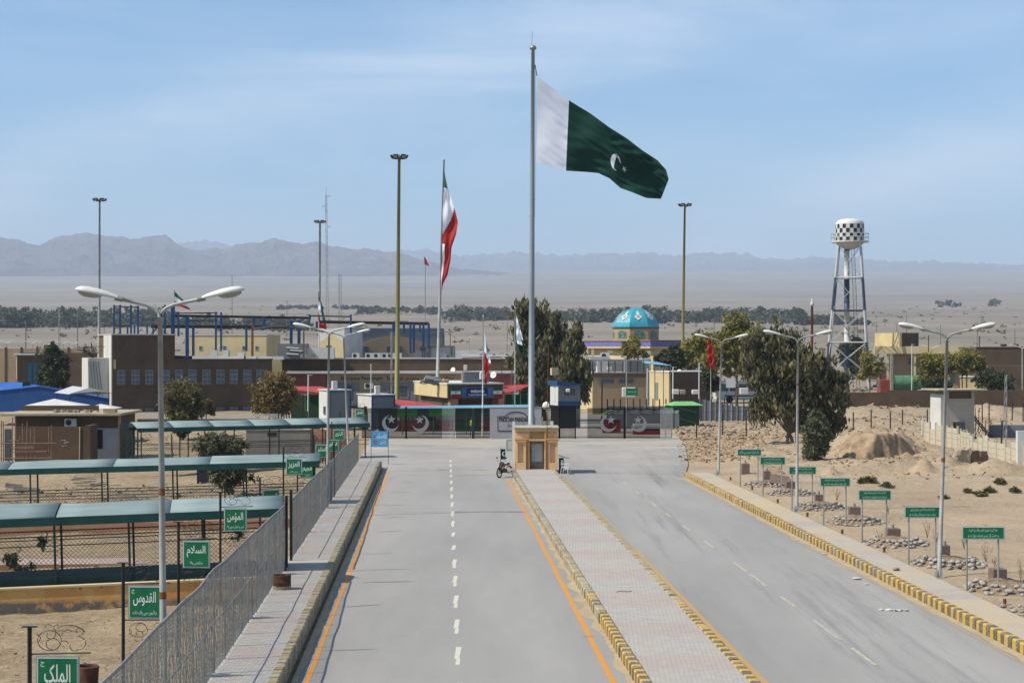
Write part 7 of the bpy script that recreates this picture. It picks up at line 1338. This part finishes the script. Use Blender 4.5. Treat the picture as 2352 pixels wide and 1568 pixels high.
# tall eucalyptus pair behind the pole
tree('eucalyptus_tree', 'tall dark eucalyptus with drooping crown right behind the giant flag pole', 'tree', 1232, 190, [(1205, 712, 26, 26), (1196, 750, 20, 26), (1238, 730, 30, 34), (1265, 755, 30, 34), (1215, 790, 32, 36), (1250, 800, 42, 36), (1285, 775, 20, 26), (1220, 850, 30, 34), (1262, 850, 36, 36), (1205, 880, 16, 24), (1240, 890, 26, 30)], 14000, .24, ml_euc, droop=1.0, trunk=.28, forks=[-20, 8, 22], aspect=3)
tree('eucalyptus_tree', 'slimmer eucalyptus standing right of the taller one over the guard cabin', 'tree', 1302, 184, [(1322, 760, 14, 18), (1318, 790, 18, 26), (1312, 835, 24, 28), (1335, 850, 18, 24), (1300, 880, 20, 22), (1328, 893, 20, 20), (1350, 872, 10, 14)], 8000, .23, ml_euc, droop=.9, trunk=.16, forks=[0, 10], aspect=3)
tree('shrub', 'dark low tree crown peeping left of the eucalyptus over the roofs', 'tree', 1172, 226, [(1172, 830, 10, 12)], 900, .25, ml_olive, trunk=.1)
# the big tree clump on the bank
tree('acacia_tree', 'largest dark bushy tree with several trunks on the bank by the middle lamp', 'tree', 1818, 146, [(1730, 800, 34, 34), (1765, 775, 40, 28), (1802, 790, 36, 30), (1745, 850, 42, 38), (1790, 850, 50, 44), (1840, 840, 46, 38), (1880, 830, 34, 26), (1905, 870, 42, 36), (1925, 905, 26, 32), (1860, 900, 52, 40), (1790, 920, 44, 34), (1750, 935, 28, 30), (1915, 945, 26, 32), (1870, 960, 34, 28), (1900, 985, 22, 24)], 14500, .20, ml_euc, droop=.5, trunk=.17, forks=[-9, 2, 12, 70], aspect=2.6)
tree('acacia_tree', 'olive green tree crown behind the big clump and the red banner', 'tree', 1690, 205, [(1690, 745, 26, 24), (1668, 790, 34, 34), (1712, 780, 30, 30), (1640, 820, 26, 30), (1690, 830, 34, 26)], 6500, .25, ml_yel, trunk=.2)
tree('tamarisk_bush', 'feathery grey green tamarisk bush below the big tree on the bank', 'bush', 1868, 124.5, [(1878, 965, 16, 18), (1872, 990, 24, 24), (1880, 1015, 22, 22), (1870, 1035, 20, 16)], 11000, .12, ml_tam, trunk=.06, aspect=4)
tree('acacia_tree', 'wispy yellow green tree between the mosque and the yellow mast', 'tree', 1612, 248, [(1605, 800, 30, 30), (1628, 790, 24, 24), (1590, 830, 20, 22)], 5000, .26, ml_yel, trunk=.15)
tree('dark_shrub', 'dark cypress like shrubs before the brown side of the mosque', 'shrub', 1545, 240, [(1545, 820, 16, 24), (1562, 830, 12, 20), (1520, 825, 16, 14)], 4500, .26, ml_dk, trunk=.1)
tree('bare_tree', 'thin yellowing bare tree in front of the mosque hall', 'tree', 1455, 236, [(1455, 795, 22, 22), (1440, 810, 16, 14), (1475, 812, 16, 12)], 1300, .2, ml_yel, trunk=.12)
tree('dark_shrub', 'dark shrub in front of the coach by the street lamp', 'shrub', 1632, 215, [(1628, 862, 14, 22), (1640, 880, 14, 18)], 3000, .2, ml_dk, trunk=.08)
tree('acacia_tree', 'dark tree standing under the legs of the water tower', 'tree', 1960, 340, [(1945, 800, 18, 22), (1968, 795, 16, 24), (1960, 830, 24, 26)], 5000, .32, ml_dk, trunk=.16)
tree('acacia_tree', 'thin yellow green tree between the water tower and green tanker', 'tree', 1998, 252, [(1992, 830, 18, 22), (2008, 850, 20, 20), (1982, 860, 14, 16)], 3200, .2, ml_yel, trunk=.1)
tree('acacia_tree', 'spreading yellow green tree before the yellow building', 'tree', 2150, 244, [(2135, 830, 24, 18), (2165, 845, 28, 20), (2145, 860, 28, 20)], 6500, .2, ml_yel, trunk=.13, forks=[-8, 10])
tree('acacia_tree', 'yellow green forked tree over the small bright yellow block', 'tree', 2215, 242, [(2200, 825, 26, 16), (2232, 828, 24, 18), (2215, 845, 22, 14), (2250, 840, 14, 12)], 6000, .2, ml_yel, trunk=.12, forks=[-4, 8])
tree('dark_shrub', 'dark green shrubs at the foot of the yellow green trees', 'shrub', 2160, 240, [(2135, 880, 22, 12), (2170, 882, 24, 12), (2270, 870, 26, 22), (2300, 875, 24, 20)], 6000, .2, ml_dk, trunk=.06)
# left side trees
tree('acacia_tree', 'dark green tree behind the blue shed at the left', 'tree', 124, 236, [(122, 800, 12, 14), (115, 830, 20, 26), (140, 845, 18, 28), (112, 862, 22, 22), (130, 870, 26, 20)], 8500, .24, ml_dk, trunk=.16)
tree('acacia_tree', 'round olive green tree in front of the brown hall beside the lamp pole', 'tree', 420, 162, [(418, 905, 38, 26), (400, 930, 26, 28), (440, 930, 26, 26), (420, 950, 34, 24)], 13000, .15, ml_olive, trunk=.12)
tree('dry_bush', 'small dry brown bush right of the olive tree', 'bush', 470, 165, [(472, 935, 14, 16), (485, 945, 10, 10)], 1500, .15, ml_dry, trunk=.06)
tree('dry_tree', 'large dry brown leaved tree at the corner of the brown hall', 'tree', 625, 180, [(632, 880, 30, 22), (612, 910, 30, 28), (650, 905, 28, 28), (628, 935, 42, 20)], 13000, .15, ml_dry, trunk=.12, forks=[-10, 6])
tree('tamarisk_bush', 'feathery grey tamarisk bush behind the second canopy by the plaster hut', 'bush', 515, 101, [(490, 1020, 34, 20), (530, 1025, 34, 18), (500, 1052, 30, 26), (525, 1080, 34, 32)], 13000, .10, ml_tam, trunk=.05, aspect=4)
tree('dark_shrub', 'small dark bush hiding behind the first teal canopy', 'bush', 395, 140, [(418, 985, 16, 16)], 1500, .14, ml_dk, trunk=.08)
# weeds and small shrubs on the sand
WD = [(1998, 1110, 22, 12), (2035, 1120, 18, 7), (1978, 1112, 8, 8), (2298, 1115, 17, 10), (2275, 1132, 17, 9), (2330, 1132, 17, 9), (2222, 1131, 10, 6), (2252, 1139, 17, 6), (2168, 1146, 12, 5)]
for q, (xq, yb_, rx, ry) in enumerate(WD):
    D_ = F * H / (yb_ - HY); tree('desert_shrub', 'low green desert shrub on the sand ' + ['widest one right of the fourth verse board', 'dark flat one further right', 'small one tucked by the verse board edge', 'tallest of the cluster near the picture edge', 'middle one of the cluster', 'dark one at the far side of the cluster', 'small one at the near side of the cluster', 'flat one with litter caught in it', 'tiny lone one left of the cluster'][q], 'shrub', xq, D_, [(xq, yb_ - ry * .6, rx * .7, ry * .75), (xq + rx * .3, yb_ - ry * .4, rx * .5, ry * .5)], 700, .085, ml_tam if q in (1, 5) else ml_olive, limbs=False, aspect=4, group='shrubs on the sand')
for q, (xq, yb_, h_, D_) in enumerate(((300, 1190, 40, 60), (232, 1310, 50, 60.5), (228, 1260, 60, 62), (65, 1305, 50, 64), (345, 1275, 46, 62), (30, 1300, 90, 66), (470, 1275, 30, 64), (545, 1180, 40, 78), (95, 1190, 30, 76))):
    k = D_ / F; x0 = X(xq, D_); z0 = Z(yb_, D_); z0 = gz(x0, D_)
    tree('seedling', 'spindly green seedling behind the canopy mesh ' + ['beneath the canopy left part', 'near the yellow wall, taller leafy one', 'leafy one left of the lamp', 'at the far left near the kerb strip', 'beside the lamp pole, straggly', 'bushy one cut by the left edge', 'right of the lamp near a name board', 'against the orange wall', 'under the roof edge at far left'][q], 'plant', xq, D_, [(xq, HY + (8 - z0 - h_ * k * .5) * F / D_, h_ * .22, h_ * .5)], 260, .09, ml_dk if q % 2 else ml_tam, trunk=.045, aspect=2.5, group='seedlings behind the fence')
# dry reddish twigs by the stone beds
m_twig = M('dry_twig', hx('7b5a45'), .9, scale=4)
for q, (xq, yb_, h_) in enumerate(((1922, 1150, 30), (1770, 1100, 16), (1838, 1140, 26), (2040, 1180, 22), (2130, 1235, 44), (2150, 1250, 36), (2215, 1262, 30), (2265, 1290, 48), (2345, 1340, 60), (2020, 1240, 26), (2285, 1300, 26))):
    D_ = F * H / (yb_ - HY); x0 = X(xq, D_); mb = MB(); hh_ = h_ * D_ / F * 1.1
    for b_ in range(7):
        a = random.uniform(-.5, .5); e = Vector((a * hh_ * .6, random.uniform(-.3, .3) * hh_, hh_ * random.uniform(.6, 1))); mb.tube([(0, 0, 0), e * .5 + Vector((random.uniform(-.05, .05), 0, .05)), e], .009, 3, .003)
        for _ in range(3): f_ = random.uniform(.4, .9); mb.tube([e * f_, e * f_ + Vector((random.uniform(-.2, .2), random.uniform(-.2, .2), .15)) * hh_ * .6], .004, 3)
    o = mb.build('dry_sapling', m_twig, loc=(x0, D_, gz(x0, D_))); tag(o, 'leafless reddish sapling in the stone beds ' + ['by the fourth board', 'by the second board', 'right of the middle lamp', 'near the fifth board block', 'left of the nearest lamp pole, tall', 'second one left of the nearest lamp', 'just right of the nearest lamp', 'between lamp and largest board, tall', 'tallest at the picture edge', 'under the fifth board', 'behind the largest board'][q], 'plant', 'dry saplings in the stone beds')
# ---- far groves and scrub, masses nobody could count
def scatter_cloud(name, m, boxes, size, seed, droop=0):
    g = np.random.default_rng(seed); Vs, Fs, o_ = [], [], 0
    for (xa, xb, ytop, D_, n, dep) in boxes:
        xs = g.uniform(xa, xb, n); ds = D_ + g.uniform(0, dep, n); hs = np.array([(HY - ytop) / F * d + H - prof(d) for d in ds]) * g.uniform(.55, 1.0, n); bl = [((x - CX) / F * d, d, prof(d) + h * .45, h * g.uniform(.5, .9), h * .6, h * .55) for x, d, h in zip(xs, ds, hs)]
        V, F_ = leaf_cloud(bl, n * 70, size * D_ / 1000, droop, 1.3, seed + int(abs(xa))); Vs.append(V); Fs.append(F_ + o_); o_ += len(V)
    o = link(name, mesh_np(name, np.concatenate(Vs), np.concatenate(Fs), m)); tag(o, kind='stuff'); return o
mg_far = leafmat('far_grove_leaf', '484d3e', '6a6d57', .05); mg_mid = leafmat('far_grove_leaf_grey', '4a4d40', '6d6b58', .05)
scatter_cloud('grove', mg_far, [(-60, 400, 708, 1180, 230, 200), (-60, 60, 712, 1160, 60, 40), (400, 520, 728, 1150, 60, 100)], 1.5, 5)
scatter_cloud('grove', mg_far, [(1265, 1650, 709, 1400, 170, 250), (1480, 1510, 698, 1380, 10, 60), (1650, 1860, 707, 1450, 75, 200), (1740, 1960, 722, 1300, 50, 160), (1840, 2000, 729, 1250, 30, 100)], 1.5, 6)
scatter_cloud('grove', mg_mid, [(1030, 1180, 704, 1500, 80, 200), (820, 1010, 703, 1900, 70, 200), (640, 830, 700, 2300, 30, 300), (2150, 2300, 685, 2600, 10, 200), (500, 700, 728, 1100, 60, 60), (560, 660, 724, 1150, 25, 60)], 1.3, 7)
g = np.random.default_rng(3); bl = []
for q in range(900):
    D_ = 300 * (9 ** g.uniform(0, 1)); xx = g.uniform(-.33, .33) * D_; h_ = g.uniform(.5, 1.7) * (1 if D_ < 900 else 1.6); bl.append((xx, D_, gz(xx, D_) + h_ * .35, h_ * g.uniform(.7, 1.8), h_, h_ * .5))
V, F_ = leaf_cloud(bl, 36000, .55, 0, 1.6, 77); tag(link('scrub', mesh_np('scrub', V, F_, leafmat('scrub_leaf', '6b6148', '8c8062', .1))), kind='stuff')
# a few pale far houses on the plain
for q, (xa, xb, y0_, y1_, D_) in enumerate(((905, 935, 741, 728, 1300), (880, 890, 712, 706, 1900), (915, 930, 711, 705, 1900), (1905 - 900, 1018, 712, 707, 1950), (2010 - 60, 2020 - 50, 742, 738, 1000))):
    z0 = prof(D_) - 1; t = thing('far_house', 'tiny pale flat roofed house on the far plain ' + ['biggest, left of the yellow mast', 'first of the row beyond', 'second of the row beyond', 'right of the yellow mast', 'small one toward the water tower'][q], 'house', (X(xa, D_), D_, z0), 0, 'far houses on the plain'); w_ = X(xb, D_) - X(xa, D_); MB().box(0, w_, 0, 8, 0, 4.2).build('wall', m_yel, t); MB().box(-.2, w_ + .2, -.2, 8.2, 4.2, 4.5).build('roof', m_wht, t); MB().box(w_ * .4, w_ * .5, -.1, -.01, .5, 2.6).build('door', m_flood, t)
# ---- rubble, stones, planks
def rubble(name, m, boxes, seed):
    g = random.Random(seed); mb = MB()
    for xa, xb, ya, yb_, n, s0, s1 in boxes:
        for _ in range(n):
            p = G(g.uniform(xa, xb), g.uniform(ya, yb_)); s = g.uniform(s0, s1) * (1 if g.random() > .06 else 2); z_ = gz(p.x, p.y); c = Vector((p.x, p.y, z_ + s * .2)); pts = [c + Vector((g.uniform(-1, 1), g.uniform(-1, 1), g.uniform(-.5, .7))) * s for _ in range(4)]
            mb.add(pts, [(0, 1, 2), (0, 3, 1), (1, 3, 2), (2, 3, 0)])
            if g.random() > .5: e = c + Vector((g.uniform(-1, 1), g.uniform(-1, 1), .2)) * s; mb.add([pts[0], pts[1], e, pts[2]], [(0, 1, 2), (1, 3, 2), (0, 2, 3)])
    o = mb.build(name, m); tag(o, kind='stuff'); return o
m_rub = M('rubble_stone', hx('8c8073'), .95, scale=2, col2=hx('b5a898')); m_rub2 = M('clod_earth', hx('94795b'), .95, scale=1, col2=hx('b59978'))
rubble('rubble', m_rub, [(0, 640, 1085, 1150, 1500, .04, .15), (0, 640, 1015, 1045, 500, .05, .16), (0, 400, 1370, 1568, 700, .015, .05), (560, 900, 1030, 1290, 900, .02, .07), (290, 840, 965, 1000, 700, .05, .2), (0, 640, 1300, 1330, 500, .02, .06), (0, 600, 1180, 1300, 400, .02, .06)], 4)
rubble('clods', m_rub2, [(1560, 1760, 1000, 1060, 1400, .05, .18), (1560, 1900, 975, 1010, 900, .06, .2), (1760, 2352, 1010, 1100, 900, .04, .16), (1900, 2130, 985, 1065, 1300, .04, .16), (1960, 2330, 925, 975, 500, .1, .3)], 8)
rubble('gravel', m_rub, [(1700, 2352, 1090, 1420, 1600, .01, .045), (1548, 1900, 965, 1000, 700, .06, .22), (2140, 2352, 1030, 1080, 150, .05, .2), (640, 830, 1050, 1568, 600, .012, .04)], 9)
for q, (xq, yq, s, m) in enumerate(((2190, 1035, .55, m_stnb), (2203, 1030, .5, m_stnb))):
    pass
t = thing('earth_block', 'pale broken block of earth and concrete standing before the mounds', 'block', (X(2176, 126), 122, gz(X(2176, 122), 122)), R(12)); 
me = chunk(1.0, .9, 1.2, 3); me.materials.append(m_slab); link('block', me, t, (0, 0, .45)); me = chunk(1.3, .8, .9, 7); me.materials.append(m_brownc); link('chunk', me, t, (1.15, .1, .35))
# dug out mound with a dark hollow
x0, y0 = X(2030, 127), 127.0; t = thing('dirt_mound', 'steep earth mound with a dark shaded cut face below its peak', 'mound', (x0, y0, 0)); g_ = []
for i in range(64):
    row = []
    for j in range(64):
        x_, y_ = (i / 63 - .5) * 7.2, (j / 63 - .5) * 6.4; r_ = math.hypot(x_ / 1.15, y_); h_ = max(0, 1 - r_ / 3.1) ** .8 * 2.3; pl = x_ * .62 - y_ * .78 + .22 * mn.fractal(Vector((x_ * 1.1, y_ * 1.1, 8)), 1.0, 2.0, 4); h_ = min(h_, max(0, 1.75 - 2.6 * max(0, pl - .25)))
        if pl > 1.0: h_ = max(h_, .45 * max(0, 1 - math.hypot(x_ - 1.3, y_ + 1.6) / 1.1))
        row.append((x_, y_, h_ + .16 * mn.fractal(Vector((x_ * 1.6, y_ * 1.6, 3)), .8, 2.0, 4) * min(1, h_ * 2) - .05 + gz(x0 + x_ * 1.1, y0 + y_ * 1.1) * .6 - (.4 if r_ > 3.0 else 0)))
    g_.append(row)
MB().grid(g_).build('earth', M('dug_earth', hx('84705a'), .95, scale=1.5, col2=hx('b1987a'), bump=.05, bscale=3), t, smooth=True)
# timber and concrete plank heaps behind the second canopy
for q, (xq, yq, lb) in enumerate(((190, 1080, 'scattered grey planks heaped behind the second canopy, farther pile'), (205, 1112, 'pile of split grey boards and beams behind the second canopy posts'), (45, 1125, 'pair of concrete beams stacked at the left edge'))):
    p = G(xq, yq, -.9); t = thing('plank_pile', lb, 'planks', (p.x, p.y, gz(p.x, p.y)), R(random.uniform(-10, 20)))
    for _ in range(9 if q < 2 else 3): o = MB().obox((0, 0, 0), random.uniform(1.0, 2.3), .18 if q < 2 else .35, .05 if q < 2 else .3).build('plank', M('old_timber', hx('857c70'), .95, scale=2, col2=hx('a39a8d')), t); o.location = (random.uniform(-.8, .8), random.uniform(-.6, .6), .08 + .07 * _ * (1 if q < 2 else 2)); o.rotation_euler = (random.uniform(-.1, .1), random.uniform(-.12, .12), random.uniform(-.6, .6) * (1 if q < 2 else .15))
p = G(2190, 1033); t = thing('slab_heap', 'low heap of pale slabs and cloth on the sand before the precast wall', 'slabs', (p.x - .3, 108, gz(p.x, 108)), 0)
for _ in range(5): o = MB().obox((0, 0, 0), .8, .4, .08).build('slab', m_rub, t); o.location = (random.uniform(-.5, .5), random.uniform(-.3, .3), .05 + .06 * _); o.rotation_euler = (random.uniform(-.3, .3), random.uniform(-.3, .3), random.uniform(0, 3))
# spiked rail in front of the brown hall and dark low fences
t = thing('picket_wall', 'row of white spikes along a low wall before the brown hall', 'fence', (X(315, 176), 176, 0)); k = 176 / F; MB().box(0, 330 * k, 0, .2, -.3, Z(962, 176)).build('wall', m_brk, t); mb = MB()
for q in range(110): mb.obox((q * 3 * k, 0, Z(955, 176)), .06, .05, .5, 0, 0, .45)
tag(mb.build('spikes', m_wp, t), kind='stuff')
t = thing('wire_fence', 'dark steel gate frame and mesh between the brick hut and the far canopy', 'fence', (X(276, 134), 134, -.9)); k = 134 / F; 
for xq in (276, 290, 305, 316): MB().box((xq - 276) * k - .05, (xq - 276) * k + .05, 0, .1, 0, 3.0).build('post', m_dgreen, t)
MB().box(0, 46 * k, -.02, .12, 2.65, 3.0).build('beam', m_dgreen, t); MB().box(0, 40 * k, .0, .08, 1.1, 1.18).build('rail', m_dgreen, t)
t = thing('dark_container', 'low dark box standing behind the second canopy near the lamp pole', 'container', (X(452, 112), 112, -.9)); k = 112 / F; MB().box(0, 50 * k, 0, 2, 0, 1.3).build('body', M('dark_blue_paint', hx('23272e'), .7), t); MB().box(-.1, 50 * k + .1, -.1, 2.1, 1.3, 1.36).build('lid', m_flood, t)
# angled tipped slab behind the second plinth
t = thing('tipped_slab', 'tilted grey brown concrete slab lying behind the second verse board', 'slab', (X(1790, 101), 101, .1), R(-10)); MB().obox((0, 0, .25), 1.1, .12, .6, 0, R(-35), R(8)).build('slab', m_brownc, t)
# no overhead wires built; the road carries their shadow as a painted dark strip
wires = 0
# clutter between the gates and the halls: small posts, tanks, boxes and dishes, each its own thing
CL = [('signal_post', 'thin white post standing before the cabins with a short arm', 'post', 707, 930, 860, 176, 'p'), ('signal_post', 'thin dark post left of the cabins by the green wall', 'post', 694, 958, 905, 168, 'd'), ('signal_post', 'dark rusty post behind the small green road sign', 'post', 1382, 935, 880, 186, 'd'), ('signal_post', 'slim grey post between the office and the corner house', 'post', 1486, 930, 845, 196, 'p'),
      ('signal_post', 'slim pole before the corner house wall', 'post', 1545, 925, 842, 196, 'p'), ('signal_post', 'slim grey pole at the right end of the corner house', 'post', 1605, 925, 832, 204, 'p'), ('signal_post', 'grey lamp pole in front of the yellow office porch', 'post', 2094, 893, 790, 255, 'p'), ('signal_post', 'tall dark pole beside the yellow roof band', 'post', 2132, 893, 770, 280, 'd'), ('signal_post', 'dark pole over the brown warehouse front', 'post', 2249, 880, 772, 262, 'd'),
      ('signal_post', 'thin pole before the precast wall end', 'post', 2300, 1030, 965, 138, 'd'), ('signal_post', 'pale broken post left of the watchtower', 'post', 2118, 985, 955, 158, 'p')]
for nm, lb, cat, xq, yb_, yt, D_, kd in CL: k = D_ / F; t = thing(nm, lb, cat, (X(xq, D_), D_, prof(D_))); MB().tube([(0, 0, 0), (.05, 0, Z(yt, D_) - prof(D_))], .07, 6).build('post', m_wp if kd == 'p' else m_beam, t); MB().box(-.1, .45, -.05, .05, Z(yt, D_) - prof(D_) - .1, Z(yt, D_) - prof(D_)).build('arm', m_galv, t)
for q, (xq, yq, D_, w_, h_, m, lb) in enumerate(((690, 822, 226, 14, 9, m_wht, 'white box tank on the terminal roof left of the cream gable'), (715, 820, 227, 10, 7, m_yel, 'cream tank on the terminal roof before the gable'), (1010, 822, 236, 16, 8, m_wht, 'white box on the terminal roof right of the shade roof'), (1050, 822, 237, 22, 9, m_wht, 'wide white box on the terminal roof'), (1100, 822, 238, 14, 14, m_gry, 'grey box on the terminal roof near the slim pole'),
    (1135, 824, 238, 26, 8, m_wht, 'long white duct at the terminal roof end'), (1065, 850, 231, 8, 12, m_wht, 'white dish box over the welcome roof'), (1395, 850, 209, 10, 8, m_wht, 'white cooler on the office block roof'), (1300, 900, 171, 9, 7, m_wht, 'white cooler beside the guard cabin'), (1545, 905, 190, 14, 11, m_wht, 'white cooler on the stone wall behind the kiosk'), (1562, 905, 190, 12, 10, m_conc, 'second cooler on the stone wall behind the kiosk'),
    (1590, 905, 190, 13, 10, m_wht, 'third cooler on the stone wall behind the kiosk'), (1430, 912, 180, 30, 22, m_wht, 'white panelled box trailer behind the green road sign'), (1700, 905, 214, 18, 14, m_wht, 'white box seen through the big tree'), (500, 800, 290, 12, 7, m_wht, 'small white block on the yellow building roof'))):
    k = D_ / F; zb_ = Z(yq, D_); o = bev(MB().box(0, w_ * k, 0, 1.2, 0, h_ * k).build('roof_unit', m, loc=(X(xq, D_), D_ - (.4 if q != 12 else 0), zb_)), .04); tag(o, lb, 'unit'); 
for q, (xq, yq, D_) in enumerate(((1042, 850, 232), (1255, 932, 158), (1135, 862, 180), (1560, 855, 225), (1690, 783, 262), (1320, 780, 272))):
    o = MB().lathe([(0, 0), (.2, .04), (.36, .15), (.37, .16), (.2, .07), (0, .03)], n=14).build('satellite_dish', m_lampw, loc=(X(xq, D_), D_ - .5, Z(yq, D_)), smooth=True); o.rotation_euler = (R(70), 0, R(-30)); tag(o, 'small pale satellite dish ' + ['over the terminal roof edge', 'above the fence panel right of the giant pole', 'behind the welcome roof', 'on the corner house roof', 'behind the yellow mast', 'on the mosque roof edge'][q], 'satellite dish')
t = thing('picket_wall', 'lilac grey picket fence before the cabins and the green wall', 'fence', (X(640, 166), 166, 0)); k = 166 / F; MB().box(0, 95 * k, .1, .25, 0, 1.0).build('wall', M('lilac_grey_wall', hx('89838c')), t)
for q in range(16): MB().box(q * 6 * k - .05, q * 6 * k + .05, 0, .09, 0, 1.9).build('picket', m_blk, t)
